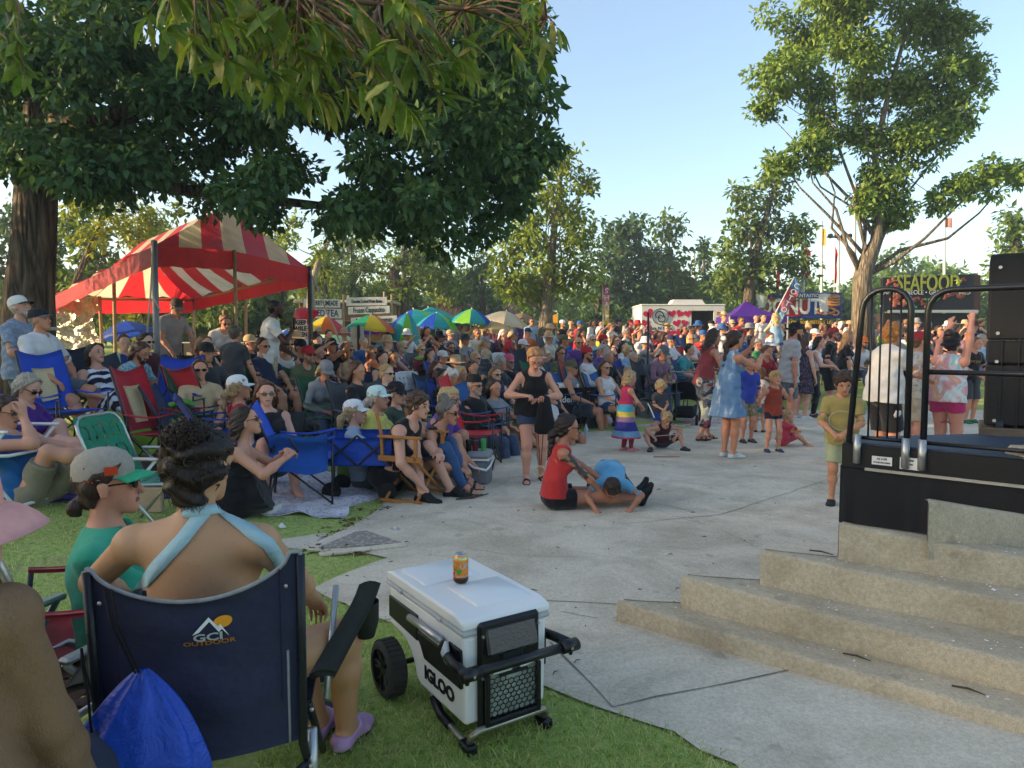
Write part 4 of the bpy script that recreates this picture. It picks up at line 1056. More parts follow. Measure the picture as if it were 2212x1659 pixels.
def tarp_mat(name,col,trans=.45,var=.22,bump=.5,rough=.5):
 if name in MATS:return MATS[name]
 m,nt,out=newmat(name);v=objvec(nt);k=noise(nt,2.2,5,v,.65,.5);f=noise(nt,9,4,v,.6,1.2)
 c=mixc(nt,1.0,srgb(col),ramp(nt,k,[(.3,(1-var,)*3),(.7,(1.05,)*3)]),'MULTIPLY')
 b=principled(nt,out,c,rough,0,.35,f,bump,.04);t=nd(nt,'ShaderNodeBsdfTranslucent');nt.links.new(c,t.inputs[0])
 mx=nd(nt,'ShaderNodeMixShader');mx.inputs[0].default_value=trans;nt.links.new(b.outputs[0],mx.inputs[1]);nt.links.new(t.outputs[0],mx.inputs[2]);nt.links.new(mx.outputs[0],out.inputs[0])
 MATS[name]=m;return m
red_t=tarp_mat('tent_red','#c42c34',.55);white_t=tarp_mat('tent_white','#d8cbae',.55,.25)
T0=Vector((-7.5,15.5,gz(15.5)))
tent=thing('tent','big red and white striped canopy tent on wooden and metal poles','tent',T0)
cA,cB,cC,cD=P(333,530,11.0),P(668,582,14.8),P(418,645,20.6),P(116,640,16.0)
cM=P(505,542,12.4)
ap,re=P(490,445,14.4),P(304,524,17.6)
st=MB()
def panel(a,b,t0,t1,n,first,nu=8):
 0
 for i in range(n):
  st.cur=(i+first)%2;u0,u1=i/n,(i+1)/n
  fe=lambda u:a.lerp(b,u);ft=lambda u:t0.lerp(t1,u)
  def fn(u,v):
   uu=u0+(u1-u0)*u;e,t=fe(uu),ft(uu);p=t.lerp(e,v);sag=.16*math.sin(pi*v)+.05*math.sin(uu*23+v*5)*v
   return p-Vector((0,0,sag))-T0
  st.grid(fn,3,nu)
def hip(n):
 0
 fe=lambda u:cA.lerp(cM,u*2)if u<.5 else cM.lerp(cB,u*2-1);up_=ap-cM
 for i in range(n):
  st.cur=(i+1)%2
  def fn(u,v):
   uu=(i+u)/n;hh=1-abs(2*uu-1);e=fe(uu);tgt=(cA.lerp(ap,uu*2)if uu<.5 else ap.lerp(cB,uu*2-1));return e.lerp(tgt,v)-Vector((0,0,.08*math.sin(pi*v)*hh))-T0
  st.grid(fn,4,8)
hip(7)
panel(cB,cC,ap,re,9,1);panel(cC,cD,re,re,5,1);panel(cD,cA,re,ap,8,1)
st.build('roof',[white_t,red_t],tent,True)
vb=MB()
for a,b,hgt,nn in ((cA,cM,.32,14),(cM,cB,.34,14),(cB,cC,.34,20),(cC,cD,.4,14),(cD,cA,.3,20)):
 def fv(u,v,a=a,b=b,hgt=hgt):
  p=a.lerp(b,u);nx=Vector((b.y-a.y,a.x-b.x,0)).normalized();return p+nx*.015*math.sin(u*31)*v-Vector((0,0,hgt*v*(1+.03*math.sin(u*23))))-T0
 vb.grid(fv,nn,3)
vb.build('valance',red_t,tent,True)
sw=MB()
sw.grid(lambda u,v:P(118+90*u+4*math.sin(v*9),640+118*v,16.0)+Vector((.03*math.sin(u*20+v*9),.05*math.sin(u*14+3*math.sin(v*12)),0))-T0,16,16)
sw.build('side_curtain',M('silver_tarp','#c9c0a8',.34,.25,3,.75,bstr=1.0,bscale=9,bdist=.12),tent,True)
def pole(name,xt,yt,Yt,r,mat,xb=None,parent=None,org=None):
 t=P(xt,yt,Yt);b=XY(xt if xb is None else xb,Yt);mb=MB();mb.cyl(b-org,t-org,r,r*.92,10);return mb.build(name,mat,parent,True)
wood=M('pole_wood','#a08b6b',.8,.3,8);steelp=M('pole_grey','#7d8288',.5,.2,6,.3);darkp=M('pole_dark','#4c4a48',.5,.2,6,.3)
for xt,yt,Yt,r,m_,xb in ((333,520,11.0,.05,steelp,337),(668,575,14.8,.054,darkp,672),(506,540,12.4,.032,wood,512),(215,640,15.2,.036,wood,222),(246,605,14.0,.036,wood,247),(418,645,20.6,.04,wood,420),(531,622,17.8,.04,wood,530)):
 pole('pole',xt,yt,Yt,r,m_,xb,tent,T0)
mb=MB()
mb.tube([P(331,518,10.9)-T0,P(325,640,10.8)-T0,P(318,718,10.7)-T0],.016,6);mb.tube([P(331,640,10.9)-T0,P(340,660,10.9)-T0,P(347,672,10.9)-T0],.014,6);mb.tube([cA-T0,P(205,640,15.2)-T0],.012,5)
mb.tube([cB-T0,P(700,660,14.2)-T0,P(752,778,12.8)-T0],.016,5)
mb.build('guy_rope',M('rope','#b9ac97',.9,.2,60),tent,True)
mb=MB()
for a,b in ((cD,cC),(cB,cC)):mb.tube([a-T0-Vector((0,0,.05)),b-T0-Vector((0,0,.05))],.03,6)
mb.build('eave_rail',wood,tent,True)
blk=M('black_plastic','#141416',.55,.2,10);dkm=M('dark_metal','#2b2c2f',.45,.2,14,.4);alu=M('aluminium','#b5b5b3',.35,.15,20,.8);wht=M('white_plastic','#d9d9d6',.45,.06,12)
def cased(name,lab,cat,c,size,rotz,lid=None):
 t=thing(name,lab,cat,c,rotz);w_,d_,h_=size;mb=MB();mb.box((0,0,h_/2),(w_,d_,h_),None,.02);mb.build('case_body',blk,t)
 mb=MB();s=.025
 for z in (0.015,h_*.5,h_-.01):
  for sy in (-1,1):mb.box((0,sy*d_/2,z),(w_+.03,s,s))
  for sx in (-1,1):mb.box((sx*w_/2,0,z),(s,d_+.02,s))
 for sx in (-1,1):
  for sy in (-1,1):mb.box((sx*(w_/2+.002),sy*(d_/2+.002),h_/2),(s*1.1,s*1.1,h_+.006))
 mb.build('edge_trim',alu,t);mb=MB()
 for sx in (-.5,.5):mb.box((sx*w_*.6,-d_/2-.012,h_*.7),(.12,.02,.09),None,.006)
 mb.build('latch',alu,t);return t
p=XY(455,12.2);desk=cased('mixing_desk','black sound mixing desk on a silver-edged case in front of the tent operator','mixing desk',p,(1.5,.7,.8),D2R(-14))
mb=MB();R_=Matrix.Rotation(D2R(22),3,'X');mb.box((0,.12,1.0),(1.45,.08,.48),Matrix.Rotation(D2R(62),3,'X'),.02);mb.box((0,-.1,.85),(1.45,.5,.1),Matrix.Rotation(D2R(8),3,'X'),.02);mb.build('console',blk,desk)
mb=MB()
for i in range(16):mb.box((-.62+i*.083,-.2,.905),(.012,.2,.008));mb.box((-.62+i*.083,-.22+(i*37%11)*.014,.916),(.03,.02,.02))
mb.build('fader',alu,desk)
p=P(480,712,15.5);p.z=gz(15.5);rk=cased('equipment_rack','tall open equipment case full of cables behind the sound desk','equipment case',p,(1.5,.7,1.25),D2R(-10))
mb=MB()
for i in range(7):mb.box((-.55+i*.18,-.36,1.05+.05*(i%3-1)),(.13,.03,.07))
mb.build('rack_unit',M('rack_face','#8d8a80',.5,.4,25),rk)
p=P(550,745,14.2);p.z=gz(14.2);dg=cased('mixing_console','black lighting console case with white lettering beside the tent post','console',p,(1.05,.7,1.3),D2R(-8))
text('DIGICO',.13,M('white_print','#d8d8d4',.6,.05),dg,'lettering',at=(0,-.372,1.0),sx=1.2)
def board(name,lab,x0,y0,x1,y1,Y,mat,th=.03,tilt=0.0,cat='sign',legs=False):
 a,b=P(x0,y0,Y),P(x1,y1,Y);c=(a+b)/2;w_,h_=abs(b.x-a.x),abs(a.z-b.z)
 t=thing(name,lab,cat,Vector((c.x,Y,c.z)));mb=MB();mb.box((0,0,0),(w_,th,h_),None,.004);mb.build('panel',mat,t)
 t.rotation_euler.y=D2R(tilt);return t,w_,h_
ban=tarp_mat('banner_white','#d8d6d0',.25,.12,.3)
navy=M('ink_navy','#1c2250',.7,.1);inkb=M('ink_black','#1b1a1c',.7,.1);inkr=M('ink_red','#a02030',.7,.1)
SY=27.0
for x0,y0,x1,y1,tx,col,sz,lb,til in ((657,646,735,664,'  CHERRY LIMEADE',inkb,.26,'white cherry limeade banner on top of the left stack',1),(660,667,738,687,' ICED TEA',navy,.36,'white iced tea banner with large navy letters',1),(662,690,740,708,'CHOCOLATE\nFROZEN CHEESECAKE',inkb,.19,'white frozen cheesecake banner below the iced tea one',1),(748,642,836,660,'Chocolate Covered Frozen Banana',inkb,.17,'white chocolate covered frozen banana banner on top',-1),(752,662,842,678,'Frozen Cappuccino',inkb,.27,'white frozen cappuccino banner under the banana banner',-2),(758,684,858,700,'Root Beer Creamer',inkb,.26,'white root beer creamer banner above the smoothies one',-3),(757,698,858,714,'FRUIT SMOOTHIES',inkb,.3,'white fruit smoothies banner half hidden by the rainbow parasol',-2)):
 t,w_,h_=board('banner',lb,x0,y0,x1,y1,SY,ban,.02,til);text(tx,sz,col,t,'lettering',at=(0,-.016,0),bold=.006,extrude=.003,sx=min(1.3,w_*.92/(max(len(q)for q in tx.split('\n'))*sz*.56)))
def post(lab,x,yt,Y,r,mat,name='pole',cat='pole',xb=None):
 b=XY(x if xb is None else xb,Y);t=P(x,yt,Y);mb=MB();mb.cyl((0,0,-.05),t-b,r,r*.85,10);o=mb.build(name,mat,None,True,loc=b);return tag(o,lab,cat)
for x,yt,lb in ((657,640,'wooden banner post at the left end of the iced tea banners'),(742,636,'wooden banner post between the two stacks of drink banners'),(830,630,'pale post at the right of the frozen drink banners'),(846,637,'shorter pale post nearest the brown shed')):post(lb,x,yt,SY+.12,.05,M('pole_wood'))
t=thing('drink_stand','low drink stand trailer with wood counter behind the banners','stand',XY(755,29));mb=MB();mb.box((0,0,.95),(3.6,1.6,1.9),None,.05);mb.build('body',M('stand_tan','#8a6a42',.8,.2,3),t);mb=MB();mb.box((0,-.95,1.2),(3.6,.4,.05));mb.build('counter',wood,t)
mb=MB();mb.box((0,0,1.95),(3.9,2.0,.12),None,.03);mb.build('roof',M('stand_roof','#b9a98a',.7,.2,5),t)
t=thing('shed','long low shed with a dark brown ribbed metal roof','shed',XY(985,42));kx=42/FPX;zr=P(985,652,42).z-gz(42);ze=P(985,688,42).z-gz(42)
mb=MB();mb.box((0,1.5,ze/2),(250*kx,3,ze));mb.build('wall',M('shed_wall','#5a4a3c',.85,.2,3),t);mb=MB()
mb.grid(lambda u,v:Vector(((u-.5)*262*kx,-.4+2.2*v,ze+(zr-ze)*v+(.02 if int(u*96)%4==0 else 0))),96,2,.05);mb.build('roof',M('shed_roof','#4a3c34',.6,.25,2),t)
def parasol(lab,x,y,rx,hpx,Y,cols,tilt=(0,0),n=8,val=.1,group='beach parasols above the crowd',pole_=True,flat=.34):
 k=Y/FPX;top=P(x,y,Y);r=rx*k;h=hpx*k;t=thing('parasol',lab,'parasol',XY(x,Y),0,group);top=top-t.location
 Rm=Matrix.Rotation(D2R(tilt[0]),3,'Y')@Matrix.Rotation(D2R(tilt[1]),3,'X');mb=MB();mats=[tarp_mat('parasol_'+c.strip('#'),c,.4,.12,.15)for c in cols]
 for i in range(n):
  mb.cur=i%len(cols);a0,a1=2*pi*i/n,2*pi*(i+1)/n
  def fn(u,v):
   a=a0+(a1-a0)*u;rr=r*v*(1-.06*math.sin(pi*u)*v);z=-h*(v**1.55)-.03*r*math.sin(pi*u)*v
   if v>.999:pass
   return top+Rm@Vector((rr*math.sin(a),-rr*math.cos(a),z))
  mb.grid(fn,4,7)
  def fv(u,v):
   a=a0+(a1-a0)*u;rr=r*(1-.06*math.sin(pi*u));return top+Rm@Vector((rr*math.sin(a)*(1+.01*v),-rr*math.cos(a)*(1+.01*v),-h-.03*r*math.sin(pi*u)-val*r*v*(1-.25*abs(math.sin(pi*u*2)))))
  mb.grid(fv,4,1)
 mb.build('canopy',mats,t,False)
 pb=MB();base=Vector((-top.x*0-(Rm@Vector((0,0,1))).x*top.z,-(Rm@Vector((0,0,1))).y*top.z*.4,0))if pole_ else top-Vector((0,0,.6));pb.cyl(base,top+Rm@Vector((0,0,.05*r)),.022,None,8);pb.build('pole',M('pole_white','#c9c6bf',.5,.1),t,True)
 return t
RB=['#2a9a6a','#e0c020','#e06a20','#c82838','#a82a78','#5a3aa8','#2050b0','#2a8a9a'];TB=['#2aa0a8','#8ccf40','#2aa0a8','#1a4ab8']
parasol('rainbow parasol with red and purple panels before the iced tea banner',705,683,50,34,21,RB[2:]+RB[:2],(3,0),flat=.3)
parasol('rainbow parasol with yellow and orange panels before the smoothies banner',801,680,58,33,20,RB[1:]+RB[:1],(2,-4))
parasol('teal and blue parasol behind the closely tilted one',893,668,62,38,24,TB,(-8,0))
parasol('half folded parasol in teal, lime and blue tilted towards the camera',880,676,44,62,20,TB[1:]+TB[:1],(14,20))
parasol('large turquoise parasol directly behind the half folded one',925,664,52,30,27,['#2aa5b0','#35b3a8'],(-10,0))
parasol('teal and blue parasol right of the half folded one',943,676,46,30,23,TB,(2,0))
parasol('teal, lime and blue parasol nearest the cream market parasols',1019,667,46,28,23,TB[2:]+TB[:2],(3,0))
parasol('cream ribbed market parasol right of the teal ones',1094,672,52,24,26,['#d8cdb8','#cdbfa6'],(10,0),8,.14)
parasol('tan market parasol hanging lower in front of the cream one',1062,694,46,18,23,['#c0a574','#b8996a'],(-4,0),6,.2)
parasol('dark tan market parasol closest to the pale forked trunk',1128,676,44,20,29,['#a58d68','#9c8460'],(4,0),6,.1)
parasol('small rainbow parasol right of the pale forked trunk',1205,678,42,26,30,['#2f8a50','#e0a020','#d84a2a'],(6,0))
parasol('blue parasol seen under the tent',268,694,56,26,22,['#2a52c0','#24489f'],(-12,0),8)
parasol('closed looking red parasol tilted behind the man with the microphone',640,668,34,30,19,['#c81e2a','#b81a26'],(-42,0),6)
parasol('striped blue and white parasol behind the red tilted one',618,712,34,14,24,['#3a6ac0','#c9cfd6'],(0,0),8)
parasol('pale green dome parasol below the left rainbow parasol',712,706,50,28,24,['#9cc8a0','#a9d0ae'],(0,0),8)
parasol('small lilac parasol beside the rainbow one near the trunk',1175,690,30,12,33,['#8fa8d0','#a8b8d8'],(0,0),8)
t=thing('canopy','plain blue canopy cloth below the teal parasols','canopy',XY(915,26));mb=MB();a=P(895,700,26)-t.location;b=P(955,745,26)-t.location
mb.grid(lambda u,v:Vector((a.x+(b.x-a.x)*u*(1.4),.1*math.sin(u*9),a.z+(b.z-a.z)*v)),10,4,.02);mb.build('cloth',tarp_mat('blue_tarp','#1d3f9a',.2),t)
t,w_,h_=board('sign','small white sign asking to keep the aisle open',637,690,663,730,18,wht);text('KEEP\nAISLE\nOPEN',.15,inkb,t,'lettering',at=(0,-.02,0),bold=.006,sx=.85);mb=MB();mb.cyl((0,.03,-h_/2),(0,.03,-1.5),.015);mb.build('stake',wood,t)
t,w_,h_=board('sign','blank white board on a dark post in front of the rainbow parasol',757,706,786,757,17.5,M('card_grey','#b5b3ab',.8,.15,4));mb=MB();mb.cyl((.04,-.03,.33),(.04,-.03,-1.2),.035);mb.build('post',blk,t)
def feather(lab,x0,y0,x1,y1,wpx,Y,cols,letters,lcol,name='feather_flag',lean=0,bold=.004):
 b,tp=P(x0,y0,Y),P(x1,y1,Y);k=Y/FPX;t=thing(name,lab,'flag',XY(x0-(x1-x0)*.3 if lean else x0,Y));o=t.location;ax=tp-b;wv=wpx*k
 sd=Vector((ax.z,0,-ax.x)).normalized();mats=[tarp_mat('flag_'+c.strip('#'),c,.35,.1,.2)for c in cols];mb=MB();n=len(cols)
 for i in range(n):
  mb.cur=i
  def fn(u,v):
   q=(i+v)/n;wd=wv*min(1,(1-q)*4.5)**.6 if q>.75 else wv*(.8+.25*q);return b+ax*q+sd*wd*u+Vector((0,.04*math.sin(q*9+u*3),0))-o
  mb.grid(fn,4,5,.01)
 mb.build('cloth',mats,t);pb=MB();pb.tube([b-ax*.5-o,b-o,tp-o,tp+sd*wv*.5+ax*.02-o],[.025,.022,.015,.008],6);pb.build('pole',M('pole_white'),t,True)
 N=len(letters);L=ax.length
 for i,ch in enumerate(letters):
  q=.84-i*(.84/(N+(0 if N>4 else.0)));c=b+ax*q+sd*wv*.5-o;text(ch,min(wv*1.0,L/N*.95),lcol,t,'lettering',fn=lambda p,c=c:c+sd*p.x+ax.normalized()*p.z+Vector((0,p.y-.06,0)),bold=bold)
 return t
lw=M('white_print','#d8d8d4',.6,.05)
feather('tall narrow pink and yellow flag with vertical white lettering',1303,702,1302,615,15,27,['#d8c030','#e0b850','#e08090','#d85080'],'SHAVE',lw)
feather('slanted pink and blue cotton candy flag',1668,690,1716,598,24,22,['#5a9ac0','#c87890','#c85a70','#4a7ab0'],'COTTON',lw,bold=.002)
for lb,x,y0,y1,wd,Y in (('red feather banner left of the tall flagpoles',1676,622,562,9,40),('red feather banner with white letters between two poles',1737,600,533,13,36),('thin red feather banner beside the floodlight mast',1802,612,533,6,38)):
 feather(lb,x,y0,x+2,y1,wd,Y,['#b01c28','#c02430','#b81e2c'],'FOOD' if wd==13 else '',lw)
for lb,x,yt,Y,r in (('pale metal flagpole right of the donut stand',1734,400,34,.1),('tall white flagpole with a yellow pennant',1775,478,36,.07),('tall flagpole with striped flag beside the forked trunk',1846,396,30,.08),('thin tall pole above the black food stand',2040,470,45,.09),('far thin white pole behind the donut stand',1812,520,50,.08)):
 post(lb,x,yt if x!=1734 else 532,Y,r,M('pole_white'),'flagpole','flagpole')
def flag(lab,x,y,wpx,hpx,Y,cols,horizontal=True):
 k=Y/FPX;p=P(x,y,Y);mb=MB();n=len(cols)
 for i in range(n):mb.cur=i;mb.grid(lambda u,v:Vector((wpx*k*u,.1*math.sin(u*6),-(i+v)/n*hpx*k-.15*hpx*k*u)),5,1,.008)
 o=mb.build('flag',[tarp_mat('flag_'+c.strip('#'),c,.3,.1)for c in cols],None,loc=p-Vector((0,.1,0)));tag(o,lab,'flag')
flag('red and white striped flag on the pole by the forked trunk',1846,402,18,26,30,['#a82838','#d0ccc8','#a82838','#d0ccc8','#a82838'])
flag('yellow pennant hanging on the tall white flagpole',1775,492,7,36,36,['#c8a030'])
flag('faded reddish flag on the thin pole above the food stand',2040,470,14,20,45,['#b07868','#a86a60'])
def floodlight(lab,x,yt,Y):
 t=thing('floodlight_mast',lab,'floodlight mast',XY(x,Y));top=P(x,yt,Y)-t.location;mb=MB();mb.cyl((0,0,0),top,.14,.1,10);mb.build('mast',M('pole_white'),t,True);mb=MB();mb.box(top,(1.6,.12,.12));mb.build('crossbar',M('rust_bar','#8a5a40',.8,.2),t)
 for i in range(4):mb=MB();mb.cyl(top+Vector((-.7+i*.45,-.1,.1)),top+Vector((-.7+i*.45,-.35,.02)),.1,.18,10);mb.build('floodlight',dkm,t)
floodlight('floodlight mast above the treetops behind the trailer',1499,540,52);floodlight('floodlight mast between the flagpoles',1811,512,50)
TYr=30.0;k=TYr/FPX;t=thing('food_trailer','white food trailer covered in pink hearts with a serving window','food trailer',XY(1475,TYr));o=t.location
x0,x1=P(1386,700,TYr).x-o.x,P(1564,700,TYr).x-o.x;zt=P(1475,661,TYr).z-o.z;W_=x1-x0
wx0,wx1=P(1493,700,TYr).x-o.x,P(1541,700,TYr).x-o.x;wz0,wz1=P(1500,722,TYr).z-o.z,P(1500,671,TYr).z-o.z
wp=M('trailer_white','#d2d0cc',.4,.06,3);mb=MB();dep=2.3
for bx in (((x0+wx0)/2,wx0-x0,.4,zt),((wx1+x1)/2,x1-wx1,.4,zt),((wx0+wx1)/2,wx1-wx0,wz1,zt),((wx0+wx1)/2,wx1-wx0,.4,wz0)):mb.box((bx[0],0,(bx[2]+bx[3])/2),(bx[1],.06,bx[3]-bx[2]))
mb.box((x0+.03,dep/2+.03,(zt+.4)/2),(.06,dep,zt-.4));mb.box((x1-.03,dep/2+.03,(zt+.4)/2),(.06,dep,zt-.4));mb.box(((x0+x1)/2,dep+.06,(zt+.4)/2),(W_,.06,zt-.4));mb.box(((x0+x1)/2,dep/2,.4),(W_,dep,.06));mb.build('body',wp,t)
mb=MB();mb.box(((x0+x1)/2,dep/2,zt+.04),(W_+.1,dep+.1,.08),None,.03);mb.build('roof',M('trailer_roof','#c9c7c2',.5,.1),t)
mb=MB();mb.box((wx0+(wx1-wx0)/2,.9,(wz0+wz1)/2),(wx1-wx0,.05,wz1-wz0));mb.build('interior_panel',M('trailer_dark','#3a332c',.8,.3,4),t)
mb=MB();mb.box(((wx0+wx1)/2,-.15,wz0-.02),(wx1-wx0,.3,.04));mb.build('counter',alu,t)
ac=P(1493,655,TYr)-o;mb=MB();mb.prism([(-.75,-.4),(.75,-.4),(.75,.4),(-.75,.4)],0,.22);mb.v=[(v[0]*(.8 if v[2]>.1 else 1),v[1]*.9,v[2])for v in mb.v];mb.build('air_conditioner',wp,t,loc=(ac.x,.9,zt+.08))
hearts=MB()
def heart(cx_,cz,s,rot):
 pts=[]
 for i in range(22):
  a=2*pi*i/22;x=16*math.sin(a)**3/17;z=(13*math.cos(a)-5*math.cos(2*a)-2*math.cos(3*a)-math.cos(4*a))/17;c,s_=math.cos(rot),math.sin(rot);pts.append(Vector((cx_+s*(x*c-z*s_),-.034,cz+s*(x*s_+z*c))))
 hearts.add(pts+[p+Vector((0,-.006,0))for p in pts],[tuple(range(22,44))]+[(i,(i+1)%22,(i+1)%22+22,i+22)for i in range(22)])
rr=random.Random(4);logo=Vector((P(1426,685,TYr).x-o.x,0,P(1426,690,TYr).z-o.z))
for i in range(12):
 for j in range(6):
  x=x0+.16+i*.33+(.12 if j%2 else 0);z=.62+j*.4
  if x>wx0-.1 and x<wx1+.15 or x>x1-.1 or z>zt-.1:continue
  if abs(x-logo.x)<.46 and-.55<z-logo.z<.52:continue
  heart(x,z,rr.uniform(.19,.24)*(1-.5*max(0,(x-logo.x)/2.5)),rr.uniform(-.8,.8))
hearts.build('heart_pattern',M('heart_pink','#b81c44',.5,.1),t)
mb=MB();mb.lathe([(0,0),(.36,0),(.36,-.006)],28,Matrix.Translation((logo.x,-.036,logo.z+.12))@Matrix.Rotation(pi/2,4,'X'));mb.box((logo.x,-.04,logo.z-.38),(1.0,.012,.22));mb.build('logo_plate',wp,t)
mb=MB();ring=lambda r,a0,a1,n=18:[Vector((logo.x+r*math.cos(a0+(a1-a0)*i/n),-.05,logo.z+.12+r*math.sin(a0+(a1-a0)*i/n)))for i in range(n+1)]
mb.tube(ring(.33,0,2*pi,26),.014,5);mb.tube([p+Vector((-.04,0,.06))for p in ring(.16,-.6,3.9)],.022,5);mb.tube([p+Vector((.05,0,-.08))for p in ring(.15,2.5,7.2)],.022,5);mb.tube([p+Vector((.0,0,-.0))for p in ring(.06,.5,5)],.018,5);mb.build('logo_mark',inkb,t)
text('Lots N Nuts',.2,inkb,t,at=(logo.x,-.052,logo.z-.38),bold=.003)
mb=MB()
for sx in (-.45,.45):mb.cyl((sx,.2,.38),(sx,.42,.38),.36,None,20)
mb.build('wheel',blk,t)
t=thing('canopy_tent','purple pop-up canopy between the trailer and the donut stand','canopy tent',XY(1617,26));o=t.location;ap_=P(1610,650,26)-o;e0=P(1560,692,26)-o;e1=P(1684,692,26)-o;mb=MB();hw=(e1.x-e0.x)/2;cx_=(e0.x+e1.x)/2;ez=e0.z+.12
crn=[Vector((cx_-hw,-hw*.8,ez)),Vector((cx_+hw,-hw*.8,ez)),Vector((cx_+hw,hw*.8,ez)),Vector((cx_-hw,hw*.8,ez))];apx=Vector((ap_.x,0,ap_.z))
for i in range(4):
 a,b=crn[i],crn[(i+1)%4];mb.grid(lambda u,v:apx.lerp(a.lerp(b,u),v)-Vector((0,0,.1*math.sin(pi*v))),6,6);mb.grid(lambda u,v:a.lerp(b,u)-Vector((0,0,.22*v)),6,1)
mb.build('roof',tarp_mat('purple_tarp','#5a2a9a',.35,.15,.2),t)
for c in crn:mb=MB();mb.cyl((c.x*.98,c.y*.98,0),(c.x*.98,c.y*.98,ez),.03);mb.build('leg',alu,t)
DY=33.0;k=DY/FPX;t=thing('food_stand','donut stand with a large red, white and blue sign','food stand',XY(1722,DY));o=t.location
q=lambda x,y:P(x,y,DY)-o
mb=MB();a,b=q(1626,688),q(1818,632);mb.box(((a.x+b.x)/2,0,(a.z+b.z)/2),(b.x-a.x,.15,b.z-a.z),None,.03);mb.build('sign_panel',M('donut_blue','#2a3f8a',.6,.3,1.2),t)
mb=MB();mb.grid(lambda u,v:Vector((q(1662,0).x+(q(1762,0).x-q(1662,0).x)*u,-.09,q(0,682).z+(q(0,645).z-q(0,682).z)*(v+.12*math.sin(u*12)*(v-.5)))),14,3,-.01);mb.build('red_splash',M('donut_red','#b02028',.6,.15),t)
text('DONUTS',.98,lw,t,at=q(1713,664)+Vector((0,-.13,0)),bold=.025,sx=.78)
text('FANTASTIC',.22,lw,t,at=q(1740,639)+Vector((0,-.1,0)),bold=.004)
cakes=MB();rr=random.Random(9)
for x,y,r in [(1770,672,9),(1780,674,9),(1792,671,10),(1803,676,8),(1785,660,7),(1632,660,8),(1638,676,9),(1646,684,8)]:
 c=q(x,y);cakes.tube([c+Vector((math.cos(an)*r*k*.8,-.1,math.sin(an)*r*k*.6))for an in [2*pi*i/12 for i in range(12)]],r*k*.3,6,closed=True)
for j in range(4):c=q(1797,641+j*5.5);cakes.tube([c+Vector((math.cos(an)*.28,-.12+.05*math.sin(an),math.sin(an)*.05))for an in [2*pi*i/12 for i in range(12)]],.07,6,closed=True)
cakes.build('donut_picture',M('pastry','#b07a48',.6,.35,4),t)
mb=MB()
for x in (1643,1778):
 c=q(x,655);mb.lathe([(.0,0),(.2,0),(.28,.8),(.3,.82),(0,.84)],14,Matrix.Translation(c+Vector((0,-.12,-.4)))@Matrix.Diagonal((1,.3,1,1)))
mb.build('cup_picture',wp,t)
mb=MB();a,b=q(1640,728),q(1826,692);mb.box(((a.x+b.x)/2,1.0,(a.z+b.z)/2),(b.x-a.x,1.6,b.z-a.z));mb.build('body',M('stand_dark','#2e2a28',.8,.2),t)
mb=MB();a,b=q(1680,702),q(1826,691);mb.box(((a.x+b.x)/2,-.1,(a.z+b.z)/2),(b.x-a.x,.08,b.z-a.z));mb.build('menu_strip',M('menu_black','#1a1612',.6,.2),t)
yl=M('ink_yellow','#d8b020',.6,.1)
for x,tx in ((1698,'DONUTS'),(1752,'SOFT PRETZELS'),(1808,'LEMONADE')):text(tx,.2,yl,t,at=q(x,696.5)+Vector((0,-.16,0)),bold=.004,sx=.82 if len(tx)>8 else 1)
FYd=27.0;k=FYd/FPX;t=thing('food_stand','black seafood stand with big yellow-green lettering on its sign','food stand',XY(2013,FYd));o=t.location;q=lambda x,y:P(x,y,FYd)-o
mb=MB();mb.add([q(1908,672),q(2104,668),q(2104,592),q(1908,600)]+[p+Vector((0,.2,0))for p in (q(1908,672),q(2104,668),q(2104,592),q(1908,600))],[(0,1,2,3),(7,6,5,4),(0,4,5,1),(1,5,6,2),(2,6,7,3),(3,7,4,0)]);mb.build('sign_panel',M('seafood_black','#16171a',.6,.2,2),t)
mb=MB();mb.add([q(2104,668),q(2118,672),q(2118,594),q(2104,592)],[(0,1,2,3)]);mb.add([q(2104,668)+Vector((0,.3,0)),q(2118,672)+Vector((0,.5,0)),q(2118,594)+Vector((0,.5,0)),q(2104,592)+Vector((0,.3,0))],[(3,2,1,0)]);mb.build('side_panel',M('seafood_brown','#3c2a24',.7,.4,3),t)
ylg=M('ink_lime','#858f38',.6,.08);text('SEAFOOD',.86,ylg,t,at=q(2005,613)+Vector((0,-.03,0)),bold=.012,sx=.62,extrude=.01)
text('STEAMIN • CREOLE • GRILLED • FRIED',.24,M('ink_grey','#b8bcc0',.6,.05),t,at=q(1992,632)+Vector((0,-.03,0)),sx=.9)
for nm,pos,col in (('shrimp_picture',[(1925,608,10),(1932,620,9),(1940,640,13),(1928,650,14),(1946,655,12)],'#a05a40'),('lettuce_picture',[(1962,652,8),(2018,648,11),(2010,655,9),(1970,660,8)],'#4f8a58'),('crawfish_picture',[(2048,640,10),(2062,632,11),(2076,640,10),(2050,628,8),(2085,630,8),(1990,648,10),(1998,656,9),(2080,604,7)],'#6e3a2a'),('crab_mark',[(2070,610,5),(2066,606,3),(2075,606,3)],'#c3cc30')):
 mb=MB();rr=random.Random(2)
 for x,y,r in pos:
  for _ in range(7):c=q(x+rr.gauss(0,r*.5),y+rr.gauss(0,r*.35));s_=r*k*rr.uniform(.25,.55);mb.sphere(c+Vector((0,-.02,0)),(s_,.02,s_*rr.uniform(.5,1)),8,5)
 mb.build(nm,M(nm,col,.6,.45,9),t,True)
